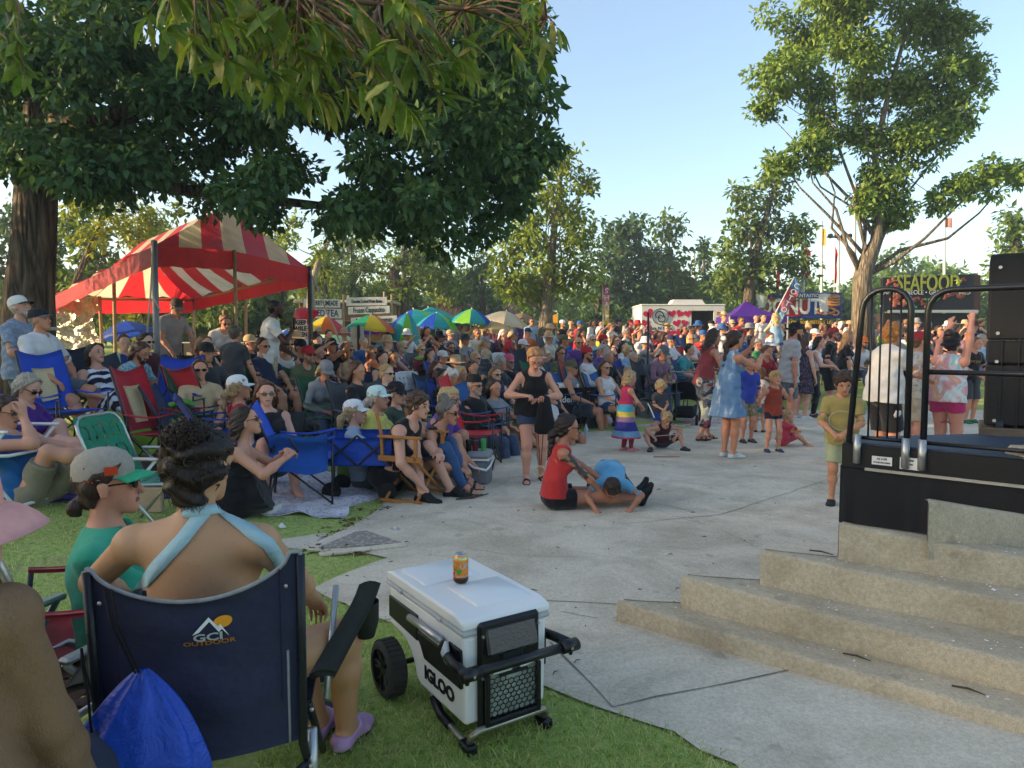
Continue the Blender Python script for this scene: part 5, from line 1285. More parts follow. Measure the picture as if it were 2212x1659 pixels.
mb=MB();a,b=q(1915,740),q(2104,676);mb.box(((a.x+b.x)/2,1.1,(a.z+b.z)/2),(b.x-a.x,1.6,b.z-a.z));mb.build('body',M('stand_dark'),t);mb=MB();mb.box(((a.x+b.x)/2,-.1,q(0,673).z),(b.x-a.x,.3,.1));mb.build('counter',alu,t)
t=thing('parked_car','dark red parked car behind the cream parasols','car',XY(1085,31));mb=MB();mb.prism([(-2,0),(2,0),(2,1.6),(-2,1.6)],.35,.95);mb.build('body',M('car_red','#7a1c26',.3,.1,spec=.6),t);mb=MB()
mb.prism([(-1.1,.1),(.9,.1),(.9,1.5),(-1.1,1.5)],.951,1.5);mb.v=[(v[0]*(.75 if v[2]>1 else 1),v[1],v[2])for v in mb.v];mb.build('cabin',M('car_glass','#2a2628',.15,.1,spec=.6),t)
for sx in (-1.2,1.2):mb=MB();mb.cyl((sx,-.02,.34),(sx,.2,.34),.33,None,18);mb.build('wheel',blk,t)
a3,b3=G(1823,953,.87),G(2212,988,.87);b3=a3+(b3-a3)*1.5;u3=(b3-a3).normalized();n3=Vector((-u3.y,u3.x,0));n3=n3 if n3.y>0 else-n3
SO=Vector((a3.x,a3.y,0));stage=thing('stage','black portable stage deck with cloth skirt beside the steps','stage',SO);L3=(b3-a3).length;ZD=.87
fab=M('skirt_cloth','#1b1b1e',.8,.25,3,bstr=.3,bscale=14)
deck_m=M('deck_top','#3c4656',.6,.2,14)
far0=(a3-SO)+n3*.3;far1=(b3-SO)+n3*2.2;mb=MB();mb.prism([(0,0),(L3*u3.x,L3*u3.y),(far1.x,far1.y),(far0.x,far0.y)],ZD-.03,ZD);mb.build('deck',deck_m,stage)
mb=MB();mb.box(u3*L3/2-n3*.02+Vector((0,0,ZD-.09)),(L3,.04,.16),Matrix.Rotation(math.atan2(u3.y,u3.x),3,'Z'),.006);mb.build('deck_frame',blk,stage)
mb=MB();mb.grid(lambda u,v:u3*(L3*u)-n3*(.025+.018*math.sin(u*55+2*math.sin(u*19))*(1-v)+.05*(1-v)*math.exp(-((u-.33)/.05)**2))+Vector((0,0,.02+(ZD-.18)*v)),90,6)
mb.grid(lambda u,v:n3*(.34*u)-u3*.012-n3*.02+Vector((0,0,.02+(ZD-.18)*v)),4,2);mb.build('skirt',fab,stage,True)
mb=MB();mb.box(u3*L3*.55-n3*.045+Vector((0,0,ZD-.165)),(L3*.9,.012,.018),Matrix.Rotation(math.atan2(u3.y,u3.x),3,'Z'));mb.build('edge_rail',alu,stage)
rot3=Matrix.Rotation(math.atan2(u3.y,u3.x),3,'Z')
def plate(s0,w_,h_,z,txts,parent=stage):
 mb=MB();c=u3*s0-n3*.045+Vector((0,0,z));mb.box(c,(w_,.006,h_),rot3);o=mb.build('label_plate',wht,parent)
 for tx,sz,dz in txts:text(tx,sz,inkb,parent,at=c-n3*.0045+Vector((0,0,dz)),rot=rot3,extrude=.0006,bold=.0006)
plate(.25,.12,.055,ZD-.1,[('AS 2100',.018,.012),('STAGE MACHINE',.013,-.012)]);plate(.41,.11,.075,ZD-.1,[('000000',.016,.02),('SN 4422',.012,-.005)]);plate(1.32,.13,.06,ZD-.12,[('AS 2100',.02,.013),('STAGE MACHINE',.014,-.013)])
def rail_panel(lab,s0,s1,ztop,bars,mid=None,lean=0.0):
 t=thing('railing',lab,'railing',SO+u3*s0+Vector((0,0,ZD)));r=.0195;W_=s1-s0;H_=ztop-ZD;cr=.13;mb=MB()
 pth=[u3*0-u3*lean]+[u3*0+Vector((0,0,H_-cr))]+[u3*(cr-cr*math.cos(a))+Vector((0,0,H_-cr+cr*math.sin(a)))for a in (.4,.8,1.2,pi/2)]
 pth+=[u3*(W_-cr+cr*math.sin(a))+Vector((0,0,H_-cr+cr*math.cos(a)))for a in (0,.4,.8,1.2,pi/2)]+[u3*W_]
 pth=[p-n3*.03 for p in pth];mb.tube(pth,r,10);mb.build('rail_frame',M('rail_black','#121214',.35,.1,20,spec=.5),t,True)
 for i in range(bars):mb=MB();x=W_*(i+1)/(bars+1);mb.cyl(u3*x-n3*.03+Vector((0,0,.04)),u3*x-n3*.03+Vector((0,0,H_)),.007,None,6);mb.build('bar',MATS['rail_black'],t,True)
 mb=MB();mb.cyl(u3*-.0-n3*.03+Vector((0,0,.04)),u3*W_-n3*.03+Vector((0,0,.04)),.014,None,8);mb.build('lower_rail',MATS['rail_black'],t,True)
 if mid:mb=MB();mb.cyl(u3*0-n3*.03+Vector((0,0,mid)),u3*W_-n3*.03+Vector((0,0,mid)),.016,None,8);mb.build('mid_rail',MATS['rail_black'],t,True)
 for x in ((0,W_)if bars else(0,)):mb=MB();mb.cyl(u3*x-n3*.055+Vector((0,0,-.13)),u3*x-n3*.055+Vector((0,0,.06)),.024,None,12);mb.build('post_socket',alu,t,True);
 return t
def s_at(x,y):p=G(x,y,ZD);return(p-SO-Vector((0,0,ZD))).dot(u3)
sA0,sA1,sB0=.1,s_at(1962,965),s_at(1998,968)
ztop=CAMH-(632-HOR)/FPX*-1*0+.0
pA=SO+u3*sA0;zA=CAMH+(HOR-628)/FPX*pA.y
rail_panel('black tubular gate panel with vertical bars on the stage edge',sA0,sA1,zA,4,lean=.06)
rail_panel('long black tubular railing with one middle rail on the stage edge',sB0,L3+.5,zA-.02,0,mid=(zA-ZD)*.48)
sp0=G(2150,940,ZD);spk=thing('loudspeaker','tall black loudspeaker cabinet standing on a wooden dolly on the stage','loudspeaker',Vector((sp0.x,sp0.y,ZD)),D2R(-33));kk=sp0.y/FPX
zb_,zt_=CAMH-(922-HOR)*kk-ZD,CAMH+(HOR-548)*kk-ZD;x0s,x1s=-.07,.75
mb=MB();zs=[zb_,zb_+(zt_-zb_)*.36,zb_+(zt_-zb_)*.5,zt_]
for i in range(3):mb=MB();mb.box(((x0s+x1s)/2,.3,(zs[i]+zs[i+1])/2),(x1s-x0s,.55,zs[i+1]-zs[i]-.008),None,.012);mb.build('cabinet',M('speaker_paint','#17181a',.75,.2,8,bstr=.25,bscale=180),spk)
for x in (.09,.19,.28):mb=MB();mb.box((x0s+x,.022,(zs[0]+zs[1])/2+.05),(.008,.008,(zs[1]-zs[0])*1.6));mb.build('groove',blk,spk)
for zz in (zt_-.1,zs[1]+.02,zs[2]+.05,zb_+.04):mb=MB();mb.cyl((x0s+.06,.028,zz),(x0s+.06,.015,zz),.012,None,10);mb.build('screw',alu,spk)
dl=thing('dolly','worn wooden dolly with a swivel castor under the loudspeaker','dolly',Vector((sp0.x,sp0.y,ZD)),D2R(-33));mb=MB();mb.box(((x0s+x1s)/2,.28,zb_-.04),(x1s-x0s+.06,.6,.06),None,.006);mb.build('board',M('worn_wood','#5d5348',.85,.5,9),dl)
mb=MB();mb.cyl((.0,.06,.06),(.045,.06,.06),.058,None,18);mb.build('castor_wheel',M('castor_dark','#1c2030',.5,.2),dl);mb=MB();mb.box((.02,.06,zb_-.075),(.13,.11,.012));mb.prism([(-.012,.02),(-.005,.02),(-.005,.1),(-.012,.1)],.05,zb_-.08);mb.prism([(.05,.02),(.057,.02),(.057,.1),(.05,.1)],.05,zb_-.08);mb.build('castor_fork',alu,dl)
frame_m=M('chair_tube','#3a3c40',.4,.15,20,.5)
def camp_chair(lab,at,face,col,h=.92,inset=None,group='folding chairs of the audience',w_=.54,seat=.42,armcol=None,name='camping_chair',dark=None,detail=True,drape=False):
 t=thing(name,lab,'folding chair',at,-D2R(face),group);x=w_/2;armcol=armcol or col;cl=cloth_mat()
 def seatf(u,v):return Vector(((u-.5)*w_*.96,-.22+.47*v,seat-.05*math.sin(pi*u)*math.sin(pi*min(1,v*1.1))+.02*v))
 mb=MB();mb.grid(seatf,8,6,.012);mb.build('seat',cl,t,True,col)
 tilt=.22
 def backf(u,v):s=(u-.5);return Vector((s*w_*(1-.06*v),-.22-tilt*v-.05*math.sin(pi*u)*(1-.4*v),seat+.02+(h-seat)*v-.05*math.sin(pi*u)*v**3+.03*abs(s)*v))
 mb=MB();mb.grid(backf,10,8,.012);mb.build('backrest',cl,t,True,col)
 if inset:mb=MB();mb.grid(lambda u,v:backf(.26+.48*u+(.06-.12*u)*(1-v),.12+.6*v)+Vector((0,.012,0)),6,6,.004);mb.build('mesh_panel',M('mesh_fabric','#c9b48c',.8,.25,90),t,True);mb=MB();mb.grid(lambda u,v:backf(.26+.48*u+(.06-.12*u)*(1-v),.12+.6*v)-Vector((0,.018,0)),6,6,.004);mb.build('mesh_panel',M('mesh_fabric'),t,True)
 for sg in (-1,1):
  mb=MB();mb.grid(lambda u,v:Vector((sg*(x+.02+.04*(u-.5)),-.24+.52*v,seat+.2-.035*math.sin(pi*v)+.02*v)),2,6,.015);mb.build('armrest',cl,t,True,armcol)
 r=.011
 for sg in (-1,1):
  mb=MB();mb.tube([Vector((sg*x,-.22,seat)),backf(.5+.5*sg,.5),backf(.5+.5*sg,1)-Vector((0,.0,.01))],r,6);mb.build('back_post',frame_m,t,True)
  mb=MB();mb.tube([Vector((sg*x,.25,.02)),Vector((sg*(x+.01),.26,seat+.2))],r,6);mb.build('leg',frame_m,t,True)
  mb=MB();mb.tube([Vector((sg*x,-.3,.02)),Vector((sg*x,-.23,seat+.2))],r,6);mb.build('leg',frame_m,t,True)
  if detail:
   mb=MB();mb.tube([Vector((sg*x,.25,.03)),Vector((-sg*x,.25,seat+.01))],r*.85,6);mb.build('cross_tube',frame_m,t,True);mb=MB();mb.tube([Vector((sg*x,.25,.03)),Vector((sg*x,-.22,seat))],r*.85,6);mb.build('cross_tube',frame_m,t,True)
   mb=MB();mb.tube([Vector((sg*x,-.3,.03)),Vector((-sg*x,-.24,seat))],r*.85,6);mb.build('cross_tube',frame_m,t,True)
 return t
def webbed_chair(lab,at,face,col,frame='alu',h=.82,w_=.5,seat=.38,strap=.05,group='folding chairs of the audience',col2=None,armm=None):
 t=thing('lawn_chair',lab,'lawn chair',at,-D2R(face),group);x=w_/2;fm=alu if frame=='alu' else wht;wm=cloth_mat();r=.0125;tl=.2
 B=lambda u,v:Vector(((u-.5)*w_,-.2-tl*v,seat+(h-seat)*v));Sx=lambda u,v:Vector(((u-.5)*w_,-.2+.45*v,seat+.02*v))
 for nm,fn in (('back_webbing',B),('seat_webbing',Sx)):
  mb=MB();n=6
  for i in range(n):c=(i+.5)/n;d=.36/n;mb.grid(lambda u,v:fn(c-d+2*d*u,v)+Vector((0,.006*math.sin(v*n*pi),.006*math.sin(v*n*pi))),1,14,.003)
  for i in range(n):c=(i+.5)/n;d=.36/n;mb.grid(lambda u,v:fn(u,c-d+2*d*v)-Vector((0,.006*math.sin(u*n*pi),.006*math.sin(u*n*pi))),14,1,.003)
  mb.build(nm,wm,t,False,col)
 cr=.1;top=[B(0,0),B(0,.78)]+[B(0,.78)+(B(0,1)-B(0,.78))*math.sin(a)+Vector((cr*(1-math.cos(a)),0,0))for a in (.5,1.0,pi/2)];mir=[Vector((-p.x,p.y,p.z))for p in reversed(top)]
 mb=MB();mb.tube(top+mir,r,8);mb.build('back_frame',fm,t,True)
 mb=MB();mb.tube([Sx(0,0),Sx(0,1),Sx(1,1),Sx(1,0)],r,8);mb.build('seat_frame',fm,t,True)
 for sg in (-1,1):
  X=sg*(x+.015);mb=MB();mb.box((X,.02,seat+.2),(.045,.46,.022),None,.008);mb.build('armrest',armm or fm,t)
  mb=MB();mb.tube([Vector((X,.22,seat+.19)),Vector((X,-.26,.01))],r,8);mb.build('leg',fm,t,True);mb=MB();mb.tube([Vector((X,-.2,seat+.19)),Vector((X,.3,.01))],r,8);mb.build('leg',fm,t,True)
 mb=MB();mb.tube([Vector((-x,-.26,.015)),Vector((x,-.26,.015))],r,8);mb.build('foot_bar',fm,t,True);mb=MB();mb.tube([Vector((-x,.3,.015)),Vector((x,.3,.015))],r,8);mb.build('foot_bar',fm,t,True)
 return t
CO=Vector((-.02,2.68,0));cool=thing('cooler','white and black wheeled cooler standing in the grass beside the walk','cooler',CO,D2R(33));cool.scale=(.93,1.08,.95)
cw=M('cooler_white','#dcdcda',.35,.05,6,spec=.45,bstr=.05,bscale=90);cg=M('cooler_grey','#a9abad',.45,.06,8);cb=M('cooler_black','#0e0e10',.4,.15,9,spec=.45)
def side_prism(prof,x0,x1,mat,name,parent=cool,bev=0.0,taper=0.0):
 n=len(prof);zmin,zmax=min(p[1]for p in prof),max(p[1]for p in prof);mb=MB();tp=lambda x,z:x*(1-taper*(zmax-z)/(zmax-zmin))
 mb.add([(tp(x0,z),y+(taper*.06 if y<.1 else 0)*(zmax-z)/(zmax-zmin),z)for y,z in prof]+[(tp(x1,z),y+(taper*.06 if y<.1 else 0)*(zmax-z)/(zmax-zmin),z)for y,z in prof],[tuple(range(n)),tuple(range(2*n-1,n-1,-1))]+[(i,i+n,(i+1)%n+n,(i+1)%n)for i in range(n)]);o=mb.build(name,mat,parent)
 if bev:
  m_=o.modifiers.new('edge_round','BEVEL');m_.width=bev;m_.segments=3;m_.limit_method='ANGLE';m_.angle_limit=D2R(35);soft(o,40)
 return o
arc=[(.40+.16*(1-math.cos(a))*.9,.115+.155*math.sin(a))for a in (.1,.45,.8,1.1,1.4)]
side_prism([(0,.105),(.0,.47),(.64,.47),(.64,.275)]+arc[::-1]+[(.36,.105)],-.205,.205,cw,'body',bev=.018,taper=.035)
side_prism([(.035,.24),(.30,.24),(.36,.145),(.08,.145)],-.2085,-.19,cw,'side_step',bev=.004)if False else None
mb=MB();mb.box((0,.32,.482),(.435,.66,.024),None,.008);mb.build('lid_rim',cg,cool)
side_prism([(-.01,.494),(-.008,.53),(.05,.548),(.6,.548),(.655,.53),(.655,.494)],-.216,.216,cw,'lid',bev=.012)
for y0,y1,x0,x1 in ((.06,.3,-.1,.17),(.36,.59,-.17,.12)):mb=MB();mb.box(((x0+x1)/2,(y0+y1)/2,.549),(x1-x0,y1-y0,.014),None,.006);o=mb.build('lid_panel',cw,cool);soft(o,60)
for sg in (-1,1):
 xo=sg*.2135
 side_prism([(.36,.31),(.36,.425),(.63,.425),(.63,.325)],min(xo,sg*.19),max(xo,sg*.19),cb,'side_guard',bev=.006)
 side_prism([(.012,.255),(.012,.415),(.1,.415),(.13,.395),(.17,.395),(.18,.36),(.36,.36),(.36,.33),(.33,.3),(.30,.255)],min(xo,sg*.19),max(xo,sg*.19),cb,'side_guard',bev=.006)
 mb=MB();mb.cyl((sg*.226,.13,.41),(sg*.226,.4,.405),.017,None,12);mb.build('grip_rod',alu,cool,True)
 mb=MB();mb.tube([(sg*.222,.1,.42),(sg*.236,.085,.38),(sg*.222,.09,.335)],[.008,.02,.012],8);mb.build('latch',M('latch_grey','#c5c6c6',.35,.1,spec=.5),cool,True)
 for y in (.16,.5):mb=MB();mb.box((sg*.22,y,.486),(.012,.035,.018),None,.004);mb.build('hinge',cg,cool)
mb=MB();mb.box((0,-.012,.30),(.30,.03,.44),None,.014);o=mb.build('front_panel',cb,cool)
mb=MB();mb.box((0,-.033,.445),(.245,.02,.11),Matrix.Rotation(D2R(-14),3,'X'),.01);mb.build('pocket_lid',M('pocket_blue','#20222e',.25,.1,spec=.6),cool)
mb=MB();mb.box((0,-.034,.375),(.1,.02,.035),None,.006);mb.build('pocket_clip',M('clip_grey','#2c2c2f',.4,.1),cool)
mb=MB();mb.grid(lambda u,v:Vector(((u-.5)*.235,-.031-.012*math.sin(pi*u)*math.sin(pi*v)+.004*math.sin(u*31+v*12),.135+.175*v)),16,12,.004);mb.build('bag_liner',M('liner_sage','#9aa598',.6,.4,18),cool,True)
net=MB();dx,dz=.0265,.019
for i in range(-4,5):
 for j in range(0,10):
  cx_,cz_=(i+(.5 if j%2 else 0))*dx,.137+j*dz
  if abs(cx_)>.112 or cz_>.292-.02*(abs(cx_)<.05):continue
  hx=[Vector((cx_+dx*.5*math.cos(a)*1.12,-.047,cz_+dz*.66*math.sin(a)))for a in [pi/6+pi/3*q for q in range(6)]];net.tube(hx,.0026,4,closed=True)
net.build('pocket_net',cb,cool)
for x,z,w_,h_ in ((0,.12,.27,.024),(-.124,.22,.022,.2),(.124,.22,.022,.2),(0,.305,.14,.014)):mb=MB();mb.box((x,-.045,z),(w_,.016,h_),None,.005);mb.build('net_frame',cb,cool)
for x,z in ((-.135,.47),(.135,.47),(-.135,.3),(.135,.3),(-.09,.1),(.09,.1)):mb=MB();mb.cyl((x,-.027,z),(x,-.034,z),.006,None,8);mb.build('screw',alu,cool)
mb=MB();mb.box((-.05,-.04,.325),(.09,.006,.03),Matrix.Rotation(.1,3,'Y'));mb.build('folded_paper',M('paper_sage','#b9c4b6',.7,.1),cool);mb=MB();mb.box((.07,-.04,.325),(.07,.006,.022),Matrix.Rotation(-.15,3,'Y'));mb.build('folded_paper',wht,cool)
mb=MB();mb.cyl((-.275,-.095,.375),(.275,-.095,.375),.019,None,14);mb.build('tow_handle',cb,cool,True)
for sg in (-1,1):
 mb=MB();mb.tube([(sg*.225,.1,.37),(sg*.25,.0,.372),(sg*.255,-.08,.375)],[.02,.021,.022],10);mb.build('handle_arm',cb,cool,True)
 mb=MB();mb.cyl((sg*.2,-.095,.375),(sg*.28,-.095,.375),.026,None,14);mb.build('grip_end',cb,cool,True);mb=MB();mb.tube([(sg*.25,-.09,.36),(sg*.25,-.093,.335)],[.014,.008],6);mb.build('release_tab',cb,cool)
 mb=MB();mb.cyl((sg*.235,-.119,.375),(sg*.235,-.123,.375),.006,None,8);mb.build('screw',alu,cool)
for sg in (-1,1):
 cx_,cy_,cz_=sg*.265,.53,.135;mb=MB();Mw=Matrix.Translation((cx_,cy_,cz_))@Matrix.Rotation(pi/2,4,'Y')
 prof=[(.098,-.045),(.118,-.046),(.131,-.038),(.134,-.02),(.135,0),(.134,.02),(.131,.038),(.118,.046),(.098,.045)];mb.lathe(prof,40,Mw);wh=mb.build('wheel',M('tyre_rubber','#3b3a36',.85,.25,20),cool,True)
 mb=MB()
 for q in range(30):a=2*pi*q/30;mb.box(Vector((cx_,cy_+.1355*math.cos(a),cz_+.1355*math.sin(a))),(.07,.016,.006),Matrix.Rotation(a-pi/2,3,'X'))
 mb.build('tread',MATS['tyre_rubber'],wh)
 mb=MB();mb.lathe([(.1,-.035),(.1,.035),(.09,.035),(.088,-.03)],32,Mw);
 for q in range(6):
  a=2*pi*q/6
  for da in (-.16,.16):mb.tube([Vector((cx_+sg*.022,cy_+.02*math.cos(a),cz_+.02*math.sin(a))),Vector((cx_+sg*.03,cy_+.093*math.cos(a+da),cz_+.093*math.sin(a+da)))],[.012,.009],6)
 mb.lathe([(0,.034*sg),(.026,.034*sg),(.028,.0)],16,Mw);mb.build('rim',cb,wh);wh.scale=(1,.82,.95);wh.location=(0,cy_*.18,.0)
mb=MB();mb.cyl((-.24,.53,.135),(.24,.53,.135),.012);mb.build('axle',dkm,cool)
mb=MB();mb.tube([(-.17,.3,.12),(-.175,.29,.05),(-.18,.2,.035),(-.185,.03,.03)],.013,8);mb.tube([(.17,.3,.12),(.175,.29,.05),(.18,.2,.035),(.185,.03,.03)],.013,8);mb.tube([(-.185,.0,.03),(-.185,-.02,.075),(-.16,-.035,.1),(0,-.04,.103),(.16,-.035,.1),(.185,-.02,.075),(.185,0,.03)],.0135,8);mb.build('stand_tube',M('stand_steel','#9a978c',.3,.15,20,.7),cool,True)
for sg in (-1,1):mb=MB();mb.box((sg*.187,.0,.022),(.05,.075,.042),None,.008);mb.build('rubber_foot',cb,cool);mb=MB();mb.tube([(sg*.174,.285,.085),(sg*.178,.22,.04),(sg*.18,.14,.034)],.021,8);mb.build('stand_joint',cb,cool,True)
text('IGLOO',.078,M('cooler_ink','#15151a',.5,.1),cool,fn=lambda p:Vector((-.2065+.0068*(1-(p.z+.2-.105)/.365)*.9+(p.y)*.4,.195-p.x*1.0,.19+p.z)),bold=.0035,sx=.98,extrude=.003)
can=thing('soda_can','orange soda can standing on the lid of the white cooler','soda can',CO+Matrix.Rotation(D2R(33),3,'Z')@Vector((-.02,.33,.531)))
mb=MB();mb.lathe([(.024,0),(.031,.007),(.0325,.014),(.0325,.1),(.03,.112),(.027,.117)],28);mb.cur=1;mb.lathe([(.027,.117),(.0275,.122),(.025,.122),(.024,.117),(0,.117)],24)
def can_mat():
 m,nt,out=newmat('can_print');v=objvec(nt);sp=nd(nt,'ShaderNodeSeparateXYZ');nt.links.new(v,sp.inputs[0]);c=ramp(nt,sp.outputs['Z'],[(.0,srgb('#2a1c14')),(.022,srgb('#2a1c14')),(.03,srgb('#d87a1e')),(.098,srgb('#e08a24')),(.105,srgb('#a9cfae')),(.112,srgb('#d8922e'))]);principled(nt,out,c,.3,.3,.5);return m
mb.build('can_body',[can_mat(),alu],can,True)
def can_fn(off,dz,rz=-.5):return lambda p:Vector((.0332*math.sin((p.x+off)/.0325+rz),-.0332*math.cos((p.x+off)/.0325+rz),dz+p.z))
text('7',.066,wht,can,fn=can_fn(.0,.06),bold=.002,sx=.9,shear=.25,extrude=.0002);text('UP',.034,wht,can,fn=can_fn(.034,.075),bold=.0012,sx=.9,extrude=.0002);text('UP',.034,wht,can,fn=can_fn(-.034,.075),bold=.0012,extrude=.0002);text('ZERO SUGAR',.01,wht,can,fn=can_fn(.03,.032),bold=.0003,extrude=.0002)
for nm,off,dz,col,r in (('lime_print',.012,.052,'#3a9a3a',.011),('cherry_print',-.014,.042,'#a82430',.008),('leaf_print',-.01,.06,'#3a8a40',.006)):
 mb=MB();f=can_fn(off,dz);ps=[f(Vector((r*math.cos(a),0,r*math.sin(a))))for a in [2*pi*i/16 for i in range(16)]];c=f(Vector((0,0,0)));mb.add([c*1.0]+[Vector((p.x*1.004,p.y*1.004,p.z))for p in ps],[(0,i+1,(i+1)%16+1)for i in range(16)]);mb.build(nm,M(nm,col,.4,.1),can)
gl_,gr_=P(187,1227,1.85),P(648,1190,1.95);gc=(gl_+gr_)/2;ug=Vector((gr_.x-gl_.x,gr_.y-gl_.y,0));wg=ug.length;ug.normalize();fg=Vector((-ug.y,ug.x,0));fg=fg if fg.y>0 else-fg
GO=Vector((gc.x,gc.y,0))+fg*.18;rock=thing('camping_chair','navy folding rocker chair with mountain logo seen from behind','folding chair',GO)
navy_c=M('navy_canvas','#2b2e47',.8,.22,5,bstr=.6,bscale=8,bdist=.03);grey_t=M('grey_piping','#8c8e92',.8,.2,40)
zL,zR=gl_.z,gr_.z;zbot=.39
def gback(u,v):
 0
 zt=zL+(zR-zL)*u;dip=.105*(max(0,math.sin(pi*min(1,max(0,(u-.02)/.93))))**.55)*v**4;p=ug*((u-.5)*wg*(1-.02*(1-v)))+fg*(-.18+.06*(1-v)-.045*math.sin(pi*u)*(1-.3*v)-(.006*math.sin(v*17+u*4)*math.sin(pi*u)))
 return p+Vector((0,0,zbot+(zt-zbot)*v-dip-.012*math.sin(pi*u)*(1-v)))
mb=MB();mb.grid(gback,40,30,.006);mb.build('backrest',navy_c,rock,True)
off_=lambda u,v,d=.012:gback(u,v)-fg*d
mb=MB();edge=[gback(i/40,1.0)for i in range(41)];mb.tube(edge,.006,6);mb.tube([gback(0,v/10)for v in range(5,11)],.006,6);mb.tube([gback(1,v/10)for v in range(6,11)],.006,6);mb.tube([gback(.93,v/12)for v in range(0,7)],.004,6);mb.build('piping',grey_t,rock,True)
for u in (.055,.93):mb=MB();mb.sphere(off_(u,.86,.01),(.006,.004,.006),10,6);mb.build('rivet',alu,rock,True)
for u in (.12,.9):mb=MB();mb.tube([off_(u,v/12,.0085)for v in range(3,13)],.0016,4);mb.build('seam',M('seam_dark','#15162a',.8,.1),rock)
def on_back(cu,cv,sc):return lambda p:off_(cu+p.x/wg,cv+p.z/.6,.0095-p.y*.3)
lc=(.575,.72);wh_ink=M('logo_white','#d6d8d8',.7,.05);or_ink=M('logo_orange','#d8921e',.7,.05)
def flatpoly(pts,d,mat,nm):
 mb=MB();c=(sum(p[0]for p in pts)/len(pts),sum(p[1]for p in pts)/len(pts));q=[off_(lc[0]+x/wg,lc[1]+z/.6,d)for x,z in pts];mb.add(q,[tuple(range(len(q)))]);mb.build(nm,mat,rock)
flatpoly([(.03+.024*math.cos(a),.028+.024*math.sin(a))for a in [2*pi*i/22 for i in range(22)]],.0085,or_ink,'sun_mark')
flatpoly([(-.048,-.012),(-.006,.055),(.018,.012),(.024,.02),(.046,-.03),(.028,.0),(.02,-.01),(-.004,.036),(-.03,-.003)],.0105,wh_ink,'mountain_mark')
text('GCI',.04,wh_ink,rock,fn=lambda p:off_(lc[0]+(p.x-.008)/wg,lc[1]+(p.z-.026)/.6,.0105),bold=.0012,sx=1.15,extrude=.0004);text('OUTDOOR',.022,or_ink,rock,fn=lambda p:off_(lc[0]+(p.x-.006)/wg,lc[1]+(p.z-.048)/.6,.0105),bold=.0004,sx=1.2,extrude=.0004)
mb=MB();mb.grid(lambda u,v:ug*((u-.5)*wg*.98)+fg*(-.02+.42*v)+Vector((0,0,zbot-.03*math.sin(pi*u))),8,6,.01);mb.build('seat',navy_c,rock,True)
gun=M('gun_tube','#2d3036',.35,.15,14,.6)
for sg in (0,1):
 q=1 if sg else-1;mb=MB();mb.tube([gback(sg,1.0)+Vector((0,0,-.01)),gback(sg,.5)-fg*.01,gback(sg,0)-fg*.02,ug*(q*wg/2)+fg*.02+Vector((0,0,.2)),ug*(q*wg/2)-fg*.16+Vector((0,0,.02))],.0135,10);mb.build('back_post',gun,rock,True)
 mb=MB();mb.tube([ug*(q*wg/2)-fg*.02+Vector((0,0,.44)),ug*(q*wg/2)+fg*.45+Vector((0,0,.02))],.0125,10);mb.build('leg',gun,rock,True)
 mb=MB();mb.tube([ug*(q*(wg/2+.01))-fg*.05+Vector((0,0,.38)),ug*(q*(wg/2+.015))-fg*.08+Vector((0,0,.16))],.017,10);mb.build('rocker_piston',M('piston_steel','#a9acae',.3,.1,20,.7),rock,True)
 mb=MB();mb.tube([ug*(q*wg/2)-fg*.1+Vector((0,0,.3)),ug*(q*.1)-fg*.02+Vector((0,0,.12)),ug*(-q*wg*.3)+fg*.05+Vector((0,0,.05))],.0135,8);mb.build('brace',gun,rock,True)
 mb=MB();mb.grid(lambda u,v:ug*(q*(wg/2+.05+.08*(u-.5)+(.13 if q>0 else.02)*v))+fg*(-.1+.55*v)+Vector((0,0,.57+.05*v+.012*math.sin(pi*u)+.05*max(0,v-.85)*3)),4,10,.02);mb.build('armrest',M('arm_canvas','#23261f',.85,.2,20),rock,True)
mb=MB();c=ug*(wg/2+.165)+fg*.36+Vector((0,0,.61));mb.lathe([(.048,0),(.047,-.07),(.03,-.13),(0,-.135)],16,Matrix.Translation(c));mb.build('cup_holder',MATS['arm_canvas'],rock,True)
mb=MB();mb.cyl(ug*(wg/2+.06)+fg*.4+Vector((0,0,.66)),ug*(wg/2+.04)+fg*.12+Vector((0,0,.38)),.011);mb.build('arm_strut',M('piston_steel'),rock,True)
for q in (-1,1):
 for z,y in ((.3,-.1),(.26,-.1),(.44,-.04)):mb=MB();mb.sphere(ug*(q*(wg/2+.012))+fg*(y-.014)+Vector((0,0,z)),.0065,8,5);mb.build('bolt',alu,rock,True)
mb=MB();mb.tube([ug*(-wg*.1)+fg*-.05+Vector((0,0,.36)),ug*(-wg*.12)-fg*.05+Vector((0,0,.05))],.012,6);mb.build('centre_strut',gun,rock,True)
hp0=GO+gback(.11,.985);bag_top=P(300,1452,1.74);bgo=P(300,1452,1.74);bag=thing('drawstring_bag','blue drawstring bag hanging by black cords from the navy chair','bag',bgo)
bagm=tarp_mat('bag_blue','#1b49b8',.08,.3,.45,.4);mb=MB();nseg,nr=36,26;vs=[]
for i in range(nr+1):
 v=i/nr;w_=.012+.175*math.sin(min(1,v*1.05)*pi*.56)**.95*(1 if v<.97 else.9)
 for j in range(nseg):
  a=2*pi*j/nseg;pl=1+.22*(1-v)**1.3*math.sin(a*9+v*2)+.03*math.sin(a*5+v*9);vs.append(Vector((math.cos(a)*w_*pl-.03*v,math.sin(a)*w_*.42*pl+.02,-.36*v)))
mb.add(vs,[(i*nseg+j,(i+1)*nseg+j,(i+1)*nseg+(j+1)%nseg,i*nseg+(j+1)%nseg)for i in range(nr)for j in range(nseg)]+[tuple(range(nr*nseg,nr*nseg+nseg))]);mb.build('pouch',bagm,bag,True)
mb=MB()
